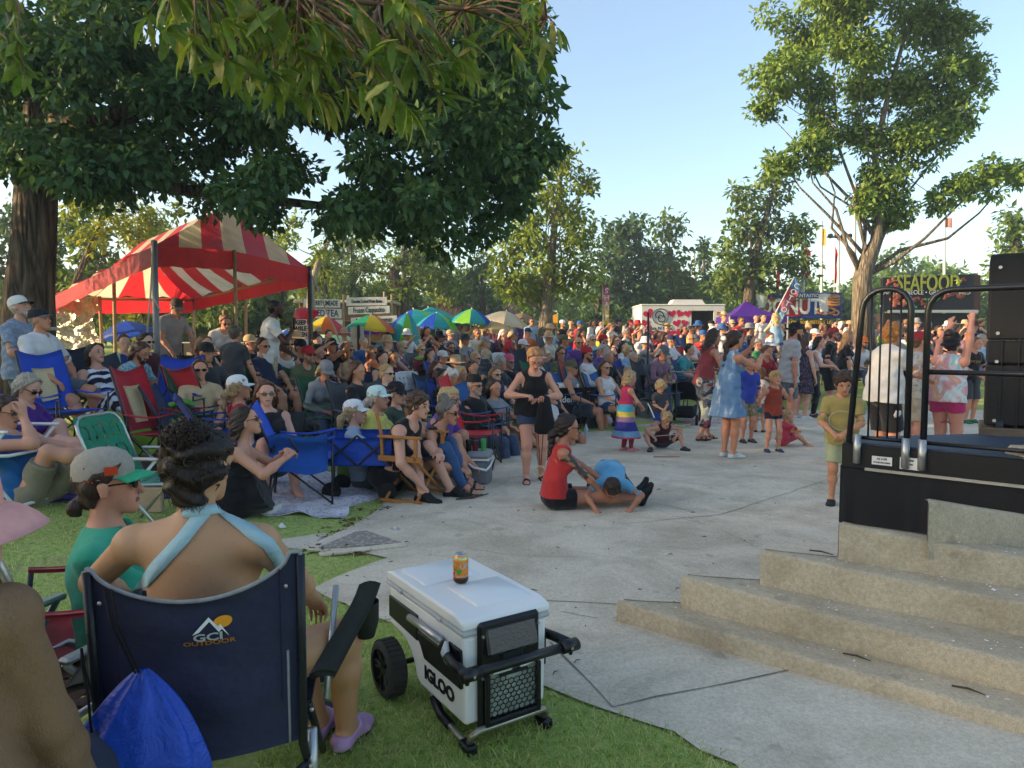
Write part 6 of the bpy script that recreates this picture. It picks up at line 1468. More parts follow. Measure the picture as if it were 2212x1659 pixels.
for dx in (-.006,.004):mb.tube([hp0-bgo+Vector((dx*2,-.012,.0)),(hp0-bgo)*.6+Vector((dx*1.5,-.03,0)),Vector((dx,-.006,0))],.0035,5)
for q,(x,y,x2,y2) in enumerate(((178,1440,190,1500),(182,1440,215,1560))):mb.tube([P(176,1400,1.8)-bgo,P(x,y,1.79)-bgo,P(x2,y2,1.74)-bgo,P(x2+18,1690,1.7)-bgo],.0035,5)
mb.build('cord',M('cord_black','#0f0e0e',.9,.2,90),bag,True)
text('Life',.05,wht,bag,fn=lambda p:Vector((.085+p.z*.25,-.058+.02,-.27+p.x*1.0)),extrude=.0005)if False else None
def at_px(x,y):p=G(x,y);return p
webbed_chair('aluminium lawn chair with brown webbing at the lower left',XY(100,2.35),15,'#4a2c22',h=1.02,w_=.46)
webbed_chair('empty aluminium lawn chair with green webbing beside the grass',XY(312,5.2),95,'#1f7a5e',h=.86,w_=.5,seat=.38)
camp_chair('red sling chair holding the man in the green tee',XY(205,2.72),55,'#a82c34',h=.78,w_=.5)
camp_chair('blue camping chair holding the woman in purple',XY(62,6.55)+Vector((-.25,.05,0)),98,'#1c3fa8',inset=None)
camp_chair('empty blue camping chair with tan mesh panel left of the lime cloth',XY(142,7.7),112,'#1f45b0',h=1.05,inset=True)
webbed_chair('white framed folding chair of the man in the blue tank top',XY(0,5.55),95,'#26308a','white',h=.8)
camp_chair('empty red camping chair with white mesh panel behind the bun hairdo',XY(352,7.0),104,'#a01828',w_=.46,h=1.04,inset=True)
camp_chair('dark camping chair of the woman in the striped dress',XY(195,8.75),122,'#232838',h=1.1)
camp_chair('slate camping chair of the man in the tropical shirt',XY(283,9.3),100,'#38424e',h=1.0)
camp_chair('royal blue empty camping chair left of the sound desk',XY(372,8.4),170,'#2440a8',h=1.05,inset=True)
camp_chair('scarlet camping chair holding a child before the sound desk',XY(438,8.9),20,'#b82228',h=.95)
camp_chair('navy camping chair with folded canopy behind the white cap',XY(412,7.4),80,'#222c4c',h=.85)
camp_chair('blue camping chair of the woman in the white mesh cap',XY(480,7.3),60,'#2446a8',h=.8)
fc=camp_chair('empty bright blue camping chair on the white patterned blanket',at_px(660,1085),78,'#1f4fc0',h=.9,w_=.48)
mb=MB();mb.grid(lambda u,v:Vector((.31-.06*math.sin(pi*v)+.03*math.sin(v*9),-.28+.5*u,.66-.33*v**1.3+.02*math.sin(u*7))),10,10,.012);towel=mb.build('towel',tarp_mat('towel_blue','#2458b0',.1,.2,.4,.9),None,True,loc=fc.location,rotz=fc.rotation_euler.z);tag(towel,'blue towel draped over the arm of the empty blue chair','towel')
camp_chair('empty bright red camping chair right of the woman in black tank top',at_px(1030,1010),100,'#c01c24',h=1.1)
dc=thing('directors_chair','wooden directors chair under the man in the black tank top','chair',at_px(900,1078)+Vector((-.02,0,0)),-D2R(112));wd=M('chair_wood','#a8703a',.5,.3,6)
for sg in (-1,1):
 X=sg*.27;mb=MB();mb.box((X,0,.64),(.06,.46,.025),None,.006);mb.build('armrest',wd,dc);mb=MB();mb.box((X,.17,.53),(.03,.03,.22));mb.build('arm_post',wd,dc);mb=MB();mb.tube([(X,-.19,.44),(X,-.2,.66),(X,-.25,.86)],.017,6);mb.build('back_post',wd,dc)
 mb=MB();mb.box((X,0,.435),(.03,.46,.05));mb.build('side_rail',wd,dc)
 for y in (-.17,.17):mb=MB();mb.tube([(X,y,.42),(-X,y+(.02 if sg>0 else 0),.02)],.016,6);mb.build('leg',wd,dc)
 mb=MB();mb.box((X*.98,0,.03),(.03,.44,.03));mb.build('foot_rail',wd,dc)
mb=MB();mb.grid(lambda u,v:Vector(((u-.5)*.52,-.21+.42*v,.445-.03*math.sin(pi*u))),6,4,.01);mb.build('seat',M('seat_black','#17171a',.9,.2),dc,True)
wg0=XY(770,6.75);p0,p1=P(697,1000,wg0.y),P(842,1005,wg0.y);zt0,zt1=P(712,932,wg0.y).z,P(840,948,wg0.y).z;bw=thing('wagon','blue collapsible wagon with crossed black braces beside the directors chair','wagon',Vector((wg0.x,wg0.y,0)));wb=tarp_mat('wagon_blue','#1c48b0',.08,.25,.4)
mb=MB();W2=(p1.x-p0.x)/2;z0=p1.z;zt=(zt0+zt1)/2
for f in (lambda u,v:Vector((-W2+2*W2*u,-.02*math.sin(pi*u),z0+(zt-z0)*v-.03*math.sin(pi*u)*v)),lambda u,v:Vector((-W2+2*W2*u,.45,z0+(zt-z0)*v)),lambda u,v:Vector((-W2,.45*u,z0+(zt-z0)*v)),lambda u,v:Vector((W2,.45*u,z0+(zt-z0)*v)),lambda u,v:Vector((-W2+2*W2*u,.45*v,z0))):mb.grid(f,8,5,.008)
mb.build('fabric_body',wb,bw,True)
for a,b in (((-W2,z0),(0,zt)),((0,zt),(W2,z0)),((-W2,zt),(0,z0)),((0,z0),(W2,zt))):mb=MB();mb.cyl((a[0],-.035,a[1]),(b[0],-.035,b[1]),.01,None,8);mb.build('brace',dkm,bw)
for sx in (-W2+.05,W2-.05):
 for y in (.02,.42):mb=MB();mb.cyl((sx,y,.09),(sx,y+.05,.09),.09,None,18);mb.build('wheel',blk,bw)
q0=at_px(1225,926);aw=thing('wagon','black collapsible utility wagon with white lettering at the plaza edge','wagon',Vector((q0.x,q0.y,0)),D2R(12));kx=q0.y/FPX;Wd=(1300-1200)*kx*.5;zt=CAMH-(838-HOR)*kx;z0=CAMH-(905-HOR)*kx;wk=M('wagon_black','#17181a',.85,.25,9);mb=MB()
Lw=.5
for f in (lambda u,v:Vector((-Lw+2*Lw*u,0,z0+(zt-z0)*v)),lambda u,v:Vector((-Lw+2*Lw*u,.52,z0+(zt-z0)*v)),lambda u,v:Vector((-Lw,.52*u,z0+(zt-z0)*v)),lambda u,v:Vector((Lw,.52*u,z0+(zt-z0)*v)),lambda u,v:Vector((-Lw+2*Lw*u,.52*v,z0))):mb.grid(f,6,4,.01)
mb.build('fabric_body',wk,aw,True);text('Academy',.15,lw,aw,at=(-.05,-.022,zt-.2),bold=.002)
for a,b in (((-Lw,z0),(Lw,zt)),((-Lw,zt),(Lw,z0))):mb=MB();mb.cyl((Lw+.012,.26+a[0]*.5,a[1]),(Lw+.012,.26+b[0]*.5,b[1]),.009,None,6);mb.build('brace',M('brace_grey','#55585c',.5,.1),aw)
for sx in (-Lw+.08,Lw-.05):
 for y in (-.02,.5):mb=MB();mb.cyl((sx,y-.03,.13),(sx,y+.04,.13),.13,None,20);w_o=mb.build('wheel',M('tyre_rubber'),aw);mb=MB();mb.cyl((sx,y-.036,.13),(sx,y-.03,.13),.07,None,14);mb.build('hub',dkm,w_o)
mb=MB();mb.tube([(Lw+.05,.26,z0+.1),(Lw-.3,-.05,zt+.2),(Lw-.34,-.08,zt+.5)],.014,6);mb.build('pull_handle',dkm,aw);mb=MB();mb.box((-.0,.26,zt+.02),(.5,.34,.1),None,.03);cl_=mb.build('cooler_lid',wht,aw)
bn=at_px(1404,905);bin_=thing('trash_bin','grey steel drum bin lined with a black bag behind the children','trash bin',bn);kx=bn.y/FPX;r=27*kx;hb=(905-812)*kx;mb=MB();mb.lathe([(r,0),(r,hb*.3),(r*1.03,hb*.31),(r,hb*.33),(r,hb*.62),(r*1.03,hb*.64),(r,hb*.66),(r,hb*.72),(r,hb)],28);mb.build('drum',M('drum_grey','#7e8894',.45,.2,4,.3),bin_,True)
mb=MB();n=40;mb.add([Vector((r*1.05*(1+.03*math.sin(a*7+z*30))*math.cos(a),r*1.05*(1+.03*math.sin(a*5+z*40))*math.sin(a),z))for z in [hb*(.68+.35*i/8)for i in range(9)]for a in [2*pi*j/n for j in range(n)]],[(i*n+j,i*n+(j+1)%n,(i+1)*n+(j+1)%n,(i+1)*n+j)for i in range(8)for j in range(n)]+[tuple(range(8*n,9*n))]);mb.build('liner_bag',M('bin_bag','#131316',.3,.2,6,spec=.5,bstr=.6,bscale=12),bin_,True)
tag(MB().cyl((0,0,0),(0,0,2.1-.0),.022,None,8).build('pole',dkm,None,True,loc=bn+Vector((.03,.45,0))),'thin dark pole standing directly behind the drum bin','pole')
gq=at_px(1036,1050)+Vector((0,.12,0));gcn=thing('cooler','small grey cooler box with white handle and drinks on its lid','cooler',gq,D2R(-8));kx=gq.y/FPX;ww,hh=50*kx,(1052-978)*kx;mb=MB();mb.box((0,0,hh*.38),(ww*.92,.28,hh*.76),None,.03);soft(mb.build('body',M('cooler_slate','#6c7075',.5,.08,5),gcn),50);mb=MB();mb.box((0,0,hh*.89),(ww,.31,hh*.2),None,.025);soft(mb.build('lid',M('lid_slate','#83878c',.5,.08,5),gcn),50)
mb=MB();mb.tube([(-ww*.5,-.165,hh*.72),(-ww*.1,-.2,hh*.56),(ww*.42,-.2,hh*.5),(ww*.54,-.14,hh*.6),(ww*.54,.1,hh*.74)],.014,8);mb.build('handle',wht,gcn,True);mb=MB();mb.box((0,-.002,hh*.775),(ww*1.03,.318,.02));mb.build('seal',wht,gcn)
for lab,dx,col,hgt,rr_ in (('dark red drink cup on the grey cooler box',-.05,'#5a1a1e',.11,.036),('green and white drink can on the grey cooler box',.04,'#3f9a4a',.13,.03),('black drink tumbler on the grey cooler box',-.12,'#16161a',.12,.032)):
 mb=MB();mb.lathe([(rr_*.85,0),(rr_,hgt*.9),(rr_*.9,hgt),(0,hgt)],14);o=mb.build('drink',M('drink_'+col.strip('#'),col,.35,.2,30),None,True,loc=gq+Vector((dx,-.03,hh*.99)));tag(o,lab,'drink')
gb=at_px(778,1048);gbt=thing('cooler_bag','olive green soft cooler bag on the edge of the white blanket','bag',gb,D2R(-14));mb=MB();mb.box((0,0,.17),(.42,.26,.34),None,.05);soft(mb.build('bag_body',M('bag_green','#4a6638',.85,.2,9),gbt),60);mb=MB();mb.box((-.08,-.135,.15),(.22,.03,.24),None,.012);mb.build('front_pocket',M('bag_green2','#58773f',.85,.2,9),gbt);mb=MB();mb.tube([(-.19,-.13,.3),(-.19,-.15,.1),(.03,-.15,.05),(.03,-.15,.27),(-.19,-.15,.3)],.006,5);mb.tube([(.2,-.12,.3),(0,-.16,.2),(-.1,-.1,.36)],.012,5);mb.build('strap',M('strap_grey','#a5a8a4',.8,.1),gbt)
def blanket(lab,pts,mat,z=.03,seed=0,name='blanket'):
 w3=[G(*p)for p in pts];n=26;mb=MB();a,b,c,d=w3
 def fn(u,v):
  p=a.lerp(b,u).lerp(d.lerp(c,u),v);e=min(u,1-u,v,1-v);p=p+Vector((.05*math.sin(v*13+seed),.05*math.sin(u*11+seed),0))*(1 if e<.02 else.3)
  return Vector((p.x,p.y,gz(p.y,p.x)+z*(.5+.5*math.sin(u*19+3*math.sin(v*7+seed)))*(.35+.65*abs(math.sin(v*12+u*5+seed)))+.012))
 mb.grid(fn,n,n,.006);o=mb.build(name,mat,None,True);return tag(o,lab,'blanket')
def print_mat(name,base,inks,sc):
 m,nt,out=newmat(name);v=objvec(nt);c=srgb(base)
 for i,ink in enumerate(inks):c=mixc(nt,ramp(nt,noise(nt,sc*(1+.37*i),2,v,.5,1.5),[(.56,(0,0,0)),(.6,(1,1,1))]),c,srgb(ink))
 principled(nt,out,c,.9,0,.15,noise(nt,30,3,v),.4,.01);MATS[name]=m;return m
blanket('white blanket with faint purple print under the empty blue chair',[(470,1108),(730,1122),(862,1046),(600,1000)],print_mat('blanket_print','#d8d6dc',['#aca6bc','#c0b0b8'],14),.035,1)
blanket('dark brown picnic blanket with purple edge behind the man in the grey cap',[(120,1075),(470,1065),(440,962),(190,965)],M('blanket_brown','#423c35',.95,.25,3),.04,2);blanket('purple underside of the brown picnic blanket showing at its border',[(80,1090),(490,1072),(460,955),(170,958)],M('blanket_purple','#3d2878',.9,.2,4),.008,4)
blanket('pink patterned quilt on the lawn edge by the drum bin',[(1275,922),(1460,925),(1690,905),(1330,895)],print_mat('quilt_print','#b8a09a',['#a8646a','#d0c4ba'],9),.04,3)
lf=XY(300,7.4);t=thing('folded_tent','lime green canopy fabric slung over a folded black frame','folded canopy',lf);mb=MB()
mb.grid(lambda u,v:Vector((-.42+.8*u,-.1+.25*math.sin(v*3),.1+.42*math.sin(v*pi*.8+.25)+.06*math.sin(u*8+v*5)-.1*u)),14,12,.006);mb.build('fabric',tarp_mat('lime_fabric','#7fae2a',.3,.2,.5),t,True)
for i in range(7):mb=MB();mb.cyl((.1+.03*i,-.1+.02*i,.42-.02*i),(.62+.02*i,-.25+.05*i,.03),.012,None,6);mb.build('pole',blk,t)
g2=XY(255,7.0);t=thing('folded_chair','bright green folded sling chair with black straps by the striped dress','folded chair',g2+Vector((0,.8,.0)));mb=MB();mb.grid(lambda u,v:Vector((-.35+.75*u,.1*math.sin(v*6),.42+.3*v*(1-.5*u)+.05*math.sin(u*9))),12,6,.01);mb.build('sling',tarp_mat('green_sling','#5aa038',.25,.2,.4),t,True);mb=MB();mb.tube([(-.3,-.02,.74),(-.05,-.05,.5),(.1,-.03,.75),(.4,-.03,.5)],.02,6);mb.build('strap',blk,t)
tq=XY(0,9.6);t=thing('picnic_table','edge of a white folding table at the left beside the huge trunk','table',tq+Vector((-.35,0,0)));zt=P(10,765,9.6).z;mb=MB();mb.box((.1,0,zt),(1.7,.7,.045),None,.012);mb.build('tabletop',M('table_pale','#a8aba6',.5,.1,4),t)
for sx in (-.6,.75):mb=MB();mb.tube([(sx,-.3,0),(sx,-.28,zt)],.018,6);mb.build('leg',alu,t)
def bottle(lab,loc,h=.22,r=.033):mb=MB();mb.lathe([(r*.9,0),(r,.01),(r,h*.3),(r*.92,h*.35),(r,h*.4),(r,h*.68),(r*.4,h*.9),(r*.42,h),(0,h)],16);o=mb.build('water_bottle',M('bottle_plastic','#a8bac4',.12,.15,40,spec=.6),None,True,loc=loc);tag(o,lab,'water bottle')
bottle('clear water bottle standing on the white folding table',Vector((P(57,760,9.5).x,9.5,zt+.024)),.26,.04);bottle('clear water bottle standing on the plaza near the wagon wheel',at_px(1266,946))
for lab,x,y,a in (('left white canvas shoe at the edge of the blanket',563,1106,200),('right white canvas shoe at the edge of the blanket',590,1108,190)):
 F_=SDF(.008);F_.cap((-.0,-.09,.035),(0,.03,.035),.034,.038,.03);F_.cap((0,.03,.03),(0,.1,.025),.036,.026,.02);F_.cap((0,-.07,.09),(0,.02,.085),.028,None,.01,sub=True);o=meshobj('canvas_shoe',F_,M('canvas_white','#cfccc4',.8,.1,40));o.location=at_px(x,y);o.rotation_euler.z=-D2R(a);tag(o,lab,'shoe')
for lab,x,y,s_,zz in (('crumpled white tissue on the grass below the blanket',609,1143,.03,.02),('crumpled foil wrapper on the plaza below the directors chair',855,1148,.035,.012)):
 mb=MB();rr=random.Random(x);mb.sphere((0,0,zz),(s_*1.3,s_,s_*.7),9,6);mb.v=[tuple(c*rr.uniform(.5,1.2)for c in v)for v in mb.v];tag(mb.build('crumpled_paper' if s_<.032 else 'foil_wrapper',wht if s_<.032 else alu,None,loc=at_px(x,y)),lab,'litter')
mb=MB();mb.box((0,0,.1),(.18,.05,.2),None,.008);t=mb.build('paper_bag',M('kraft','#b09a80',.85,.15),None,loc=at_px(238,1150)+Vector((0,.6,0)));tag(t,'small brown snack bag hanging by the shoes of the man in blue','bag')
mb=MB();mb.lathe([(.07,0),(.08,.1),(.07,.2),(.03,.24),(0,.24)],16);tag(mb.build('water_jug',M('jug_teal','#3f9aa5',.4,.1),None,True,loc=at_px(240,1215)),'teal water jug in the grass behind the grey cap','jug')
sq=at_px(1480,915);t=thing('stroller','black push stroller with pale canopy edge at the lawn edge','stroller',sq,D2R(-20));mb=MB();mb.grid(lambda u,v:Vector(((u-.5)*.45,-.2+.5*v,.4+.35*(1-v)**2+.05*math.sin(pi*u))),6,6,.02);mb.build('seat',wk,t,True)
mb=MB();mb.tube([(-.23,-.45,.98),(-.23,.2,.5),(-.23,.35,.12)],.014,6);mb.tube([(.23,-.45,.98),(.23,.2,.5),(.23,.35,.12)],.014,6);mb.tube([(-.23,-.45,.98),(.23,-.45,.98)],.016,6);mb.tube([(-.23,.1,.55),(-.23,-.3,.12)],.013,6);mb.tube([(.23,.1,.55),(.23,-.3,.12)],.013,6);mb.build('frame',M('stroller_grey','#85888c',.4,.1,10,.5),t,True);mb=MB();mb.box((0,0,.22),(.4,.45,.2),None,.05);mb.build('basket',wk,t)
for x in (-.24,.24):
 for y in (-.3,.36):mb=MB();mb.cyl((x-.02,y,.1),(x+.02,y,.1),.1,None,16);mb.build('wheel',blk,t)
for lab,x,y,c,s3 in (('dark brown leather bag under the striped dress',270,905,'#4a3626',(.4,.25,.3)),('grey soft bag beside the hooded woman',640,940,'#4a4d52',(.4,.3,.35)),('black backpack under the lawn chairs at centre',880,960,'#1c1d22',(.3,.25,.4)),('white storage box under the red empty chair',1058,975,'#8f9490',(.4,.3,.28)),('red canvas bag below the striped dress',318,915,'#8a1c24',(.35,.25,.28)),('black folding tray table beside the red empty chair',385,1010,'#1f2224',(.4,.3,.2))):
 mb=MB();mb.box((0,0,s3[2]/2),s3,None,.07 if 'box' not in lab and 'table' not in lab else.015);o=mb.build('bag' if 'bag' in lab or 'pack' in lab else('storage_box' if 'box' in lab else 'tray_table'),M('lug_'+c.strip('#'),c,.8,.25,10),None,loc=at_px(x,y),rotz=.3);soft(o,70);tag(o,lab,'bag' if 'bag' in lab or 'pack' in lab else 'box' if 'box' in lab else 'table')
from mathutils.bvhtree import BVHTree
def man(label,at,face,**k):k.setdefault('sex','m');return person(label,at,face,**k)
NEARV=.0105
lb1=tarp_mat('dress_pale_blue','#9fc0c8',.05,.12,.3,.9)
b1,J1=person('person with a dark curly bun and pale blue halter straps in the navy chair',GO+fg*.03,-2,headpx=(436,1012,2.17),vox=.0095,h=1.64,sex='f',build=1.2,skin='#b28a68',pose='sit',shw=1.16,over=dict(P=(0,0,.52),lean=-10,bend=6,ank=((.24,.5,.075),(.36,.44,.075)),knee=((.5,.4,1),(.6,.4,1)),hand=((-.36,.28,.66),(.26,.42,.6)),elb=((-1.2,-.5,.1),(1,-.6,0)),gaze=(-16,0),tdir=((.25,1,0),(.3,1,0))),hair=('bald','#000'),shoes=('clogs','#b48fb8'))
hm=hair_mat();HB=SDF(.0085);q=lambda*v:hp_(J1,*v)
HB.cap(q(0,-.024,.04),q(0,.015,.038),.095,.088,.02);HB.cap(q(0,-.045,.0),q(0,-.06,-.045),.084,.06,.03,J1['H'][:,0],1.15);HB.ball(q(0,-.065,.1),.05,.035,J1['H'][:,0],1.15);HB.cut(q(0,.055,.08),J1['H']@nrm(A(0,.85,-.5)));HB.disp(wrinkle(.009,90,4))
hb=meshobj('hair',HB,hm,b1,'#1d130e')
mb=MB();rr=random.Random(8)
for i in range(420):
 u=nrm(np.array([rr.gauss(0,1),rr.gauss(-.4,1),rr.gauss(.1,1)]))
 if u[1]>.5:continue
 if rr.random()<.82:c0=q(.0+u[0]*.062,-.065+u[1]*.056,.1+u[2]*.05)
 else:c0=q(u[0]*.098,-.03+u[1]*.108,.03+u[2]*.094)
 t1=nrm(np.cross(u,[rr.gauss(0,1),rr.gauss(0,1),rr.gauss(0,1)]));t2=np.cross(u,t1);R0=rr.uniform(.006,.017);n=7;st_=rr.uniform(0,6.28)
 mb.tube([Vector(c0)+Vector(J1['H']@(t1*R0*math.cos(st_+k*.75)+t2*R0*math.sin(st_+k*.75)*.8+u*(.002+.003*k*(rr.random()))))for k in range(n)],[.0012,.0022,.0026,.0026,.0022,.0016,.0006],4,False)
for i in range(40):
 x0=rr.uniform(-.07,.07);p=q(x0,-.085+abs(x0)*.3,-.07);mb.tube([Vector(p),Vector(p)+Vector((rr.gauss(0,.01),-.01,-.02)),Vector(p)+Vector((rr.gauss(0,.016),-.004,-.035-rr.random()*.02))],[.0015,.0012,.0004],3,False)
mb.build('frizzy_hair',hm,hb,True,'#24170f')
G_=SDF(.011);torso(G_,J1,.012);e=J1['leg'];G_.cap(J1['P'],J1['P']+((e[0][1]+e[1][1])/2-J1['P'])*.6,.13,.115,.06,J1['lat'],1.25);G_.lcut(J1['W']+J1['up2']*.06,J1['up2'],.5);G_.disp(wrinkle(.005,30,2));meshobj('dress',G_,lb1,b1)
bpy.context.view_layer.update()
def on_body(obj,pts,wd,name,mat,off=.006,px=True,n=10):
 0
 me=obj.data;bv=BVHTree.FromPolygons([v.co.copy()for v in me.vertices],[tuple(p.vertices)for p in me.polygons]);inv=obj.matrix_world.inverted();o0=inv@Vector((0,0,CAMH));L=[]
 fine=[]
 for a,b in zip(pts,pts[1:]):
  for k in range(n):t=k/n;fine.append((a[0]+(b[0]-a[0])*t,a[1]+(b[1]-a[1])*t))
 fine.append(pts[-1])
 for x,y in fine:
  d=(inv.to_3x3()@ray(x,y)).normalized();h=bv.ray_cast(o0,d)
  if h[0]is not None:L.append((h[0],h[1]))
 if len(L)<3:return None
 mb=MB();vs=[]
 for i,(p,nn) in enumerate(L):
  t=L[min(i+1,len(L)-1)][0]-L[max(i-1,0)][0];s=t.cross(nn).normalized()*wd/2
  for q_ in (-1,1):
   hh=bv.find_nearest(p+s*q_);vs.append(hh[0]+nn*off)
  vs+=[vs[-1]-nn*.003,vs[-2]-nn*.003]
 mb.add(vs,[f for i in range(len(L)-1)for f in ((4*i,4*i+1,4*i+5,4*i+4),(4*i+1,4*i+2,4*i+6,4*i+5),(4*i+3,4*i,4*i+4,4*i+7))]);return mb.build(name,mat,obj,True)
NK=b1.matrix_world@Vector(J1['N']);
for pts,wd in (([(398,1108),(440,1103),(505,1098)],.032),([(440,1106),(395,1165),(340,1225),(290,1290)],.042),([(470,1103),(530,1140),(580,1175),(612,1225)],.042)):on_body(b1,pts,wd,'strap',lb1,.007)
musl,nt,out=newmat('muslin_brown');v=objvec(nt);mp=nd(nt,'ShaderNodeMapping');mp.inputs['Scale'].default_value=(1,1,.35);nt.links.new(v,mp.inputs[0]);k_=noise(nt,260,2,mp.outputs[0],.6,.5);k2=noise(nt,11,3,mp.outputs[0],.5,.6)
ad=nd(nt,'ShaderNodeMath',operation='ADD');nt.links.new(k_,ad.inputs[0]);nt.links.new(k2,ad.inputs[1]);principled(nt,out,mixc(nt,1.0,srgb('#80664f'),ramp(nt,ad.outputs[0],[(.6,(.78,)*3),(1.25,(1.06,)*3)]),'MULTIPLY'),.92,0,.1,ad.outputs[0],.6,.012)
person('person in a pink sun hat and brown crinkled shirt at the lower left corner',Vector((-1.24,1.42,0)),8,headpx=(-100,1155,1.5),vox=.0105,h=1.7,sex='f',build=1.15,skin='#c9a08a',pose='sit',over=dict(P=(0,0,.56),lean=0,shrug=.08,hand=((-.2,.35,.6),(.16,.28,.5)),elb=((-1,-.4,-.2),(.4,-.8,-.5)),gaze=(-10,0,0)),fold=.0035,foldf=70,top=('long','#8a6e56',musl),bottom=('jeans','#30364a'),hair=('bob','#8a7a68'),hat=('sunhat','#d69a90','#d69a90',M('hat_pink','#d89c94',.9,.12,30,bscale=300)))
b3_,J3=man('person in a grey cap with green brim and a green tee at the lower left',XY(222,2.75),72,headpx=(238,1050,2.75),vox=.0095,h=1.78,build=1.05,skin='#c08a70',pose='sit',over=dict(P=(0,0,.38),lean=-14,bend=8,gaze=(0,4),hand=((-.2,.35,.5),(.2,.35,.5)),ank=((-.15,.6,.075),(.15,.6,.075))),top=('tee','#2f9a7a'),bottom=('shorts','#4a4a50'),shoes=('sneakers','#333333','w'),hair=('short','#3a2a20'),hat=('cap','#9a9488','#3aa878'),glasses='dark')
q3=lambda*v:hp_(J3,*v)
mb=MB();pts=[Vector(q3(.099-.001*i*0,.03+.045*(u-.5),.072+.032*(v-.5)))for u,v in ((0,0),(1,0),(1,1),(0,1))]
mb.add(pts+[p+Vector(J3['H']@A(.004,0,0))for p in pts],[(4,5,6,7),(0,1,5,4),(1,2,6,5),(2,3,7,6),(3,0,4,7)]);mb.build('cap_patch',M('patch_orange','#b8431c',.8,.3,120),b3_)
PT=SDF(.009);PT.cap(q3(0,-.1,-.03),q3(0,-.125,-.07),.018,.024,.02);PT.cap(q3(0,-.125,-.07),q3(.0,-.12,-.09),.024,.012,.02);PT.disp(wrinkle(.006,110,3));meshobj('hair_bun',PT,hm,b3_,'#3a2a20')
mb=MB();[mb.sphere(Vector(q3(.096,-.06+.012*i,.035+.006*(i%2))),.004,6,4)for i in range(3)];mb.build('cap_embroidery',M('patch_orange'),b3_)
text('LOUD & PROUD',.05,M('print_mint','#a8d8c0',.8,.1),b3_,fn=lambda p:Vector(J3['C']+J3['up2']*(p.z+.06)-J3['fwd2']*.155-J3['lat2']*p.x*1.0),extrude=.002)if False else None
man('person in a blue tank top resting his cheek on one hand with crossed legs',XY(12,5.0),92,headpx=(12,892,5.6),vox=NEARV,h=1.8,skin='#c39078',pose='sit',over=dict(P=(0,0,.35),lean=-26,ank=((-.08,.55,.075),(.02,.62,.42)),knee=((0,.3,1),(.25,.1,1)),hand=((-.1,.35,.7),(.05,-.02,.98)),elb=((-1,-.3,-.3),(.5,.5,-1)),curl=(.5,1.0),hdir=(None,(0,0,1)),gaze=(0,-6)),top=('tank','#1d5f9e'),bottom=('shorts','#8d8673'),shoes=('sneakers','#3c3a3c','w'),hair=('short','#3d2a20'),glasses='clear')
person('person with grey blond bob in a purple top with crossed bare legs',XY(52,7.4),98,headpx=(62,840,6.6),vox=NEARV,h=1.72,sex='f',skin='#c09282',pose='sit',over=dict(P=(0,0,.5),lean=-10,bend=14,ank=((-.05,.42,.075),(.0,.8,.28)),knee=((0,.3,1),(0,.3,1)),hand=((-.02,.38,.66),(.06,.42,.66)),elb=((-1,-.4,-.4),(1,-.4,-.4)),gaze=(0,-24)),top=('tee','#4a1f7c'),bottom=('short_shorts','#26344c'),hair=('bob','#9a9184'),glasses='dark')
man('person in a white cap and grey patterned shirt with grey beard by the huge trunk',XY(42,9.5),92,headpx=(45,665,8.6),vox=.012,h=1.82,build=1.1,skin='#c08d78',pose='stand',over=dict(P=(0,0,.9),lean=-6,gaze=(0,18),hand=((-.12,.22,1.0),(.1,.26,1.0)),elb=((-1,-.4,-.4),(1,-.4,-.4)),curl=(1,1)),top=('polo','#7a8798',print_mat('shirt_medallion','#76859c',['#94a2b6','#8593a8'],26)),bottom=('jeans','#4e5a6c'),shoes=('sneakers','#333333'),hair=('crew','#b8b0a8'),hat=('cap','#d8d8d4','#33433e'),beard='#b5aca2')
man('person in a plain white tee and black grey cap leaning back in the shade',XY(95,9.0),95,headpx=(88,693,8.2),vox=.012,h=1.8,build=1.22,skin='#b98266',pose='sit',over=dict(P=(0,0,.78),lean=-10,ank=((-.16,.55,.15),(.16,.6,.1)),hand=((-.2,.2,.85),(.24,.28,.85)),elb=((-1,-.6,-.2),(1,-.8,-.2)),gaze=(0,12)),top=('tee','#c9c8cc'),bottom=('shorts','#54606a'),shoes=('sneakers','#333333'),hair=('crew','#8a7a68'),hat=('cap','#26262a','#6a6f76'))
st_=thing('bar_stool','plain dark stool under the man in the white tee','stool',XY(92,9.05),0);mb=MB();mb.cyl((0,0,.66),(0,0,.7),.19,None,20);mb.build('seat',wood,st_)
for k_ in range(4):mb=MB();mb.cyl((.13*math.cos(k_*pi/2),.13*math.sin(k_*pi/2),.66),(.19*math.cos(k_*pi/2),.19*math.sin(k_*pi/2),-.02),.015);mb.build('leg',dkm,st_)
navyw=[cloth_mat(),M('stripe_navy','#1c1a30',.85,.15,14),M('stripe_white','#c9cbd6',.85,.1,14)]
def stripes(c):d=c[:,1]*.75-c[:,2]*.75;return 1+(np.sin(d*2*pi/.115)>.1).astype(int)
person('person in a navy and white striped dress reclining in a dark camping chair',XY(212,8.7),122,headpx=(208,765,8.6),vox=NEARV,h=1.74,sex='f',build=1.12,skin='#bb8c76',pose='sit',over=dict(P=(0,.05,.48),lean=-32,bend=14,ank=((-.1,.82,.1),(.06,.85,.1)),knee=((0,.2,1),(0,.2,1)),hand=((-.14,.22,.72),(.16,.28,.66)),elb=((-1,-.4,-.4),(1,-.4,-.5)),gaze=(8,14)),top=('dress','#c9cbd6',navyw),skirt_to=(0,.56,.5),flare=.17,topfn=lambda c:stripes(c),hair=('long','#3a2a20'),hairlen=.28)
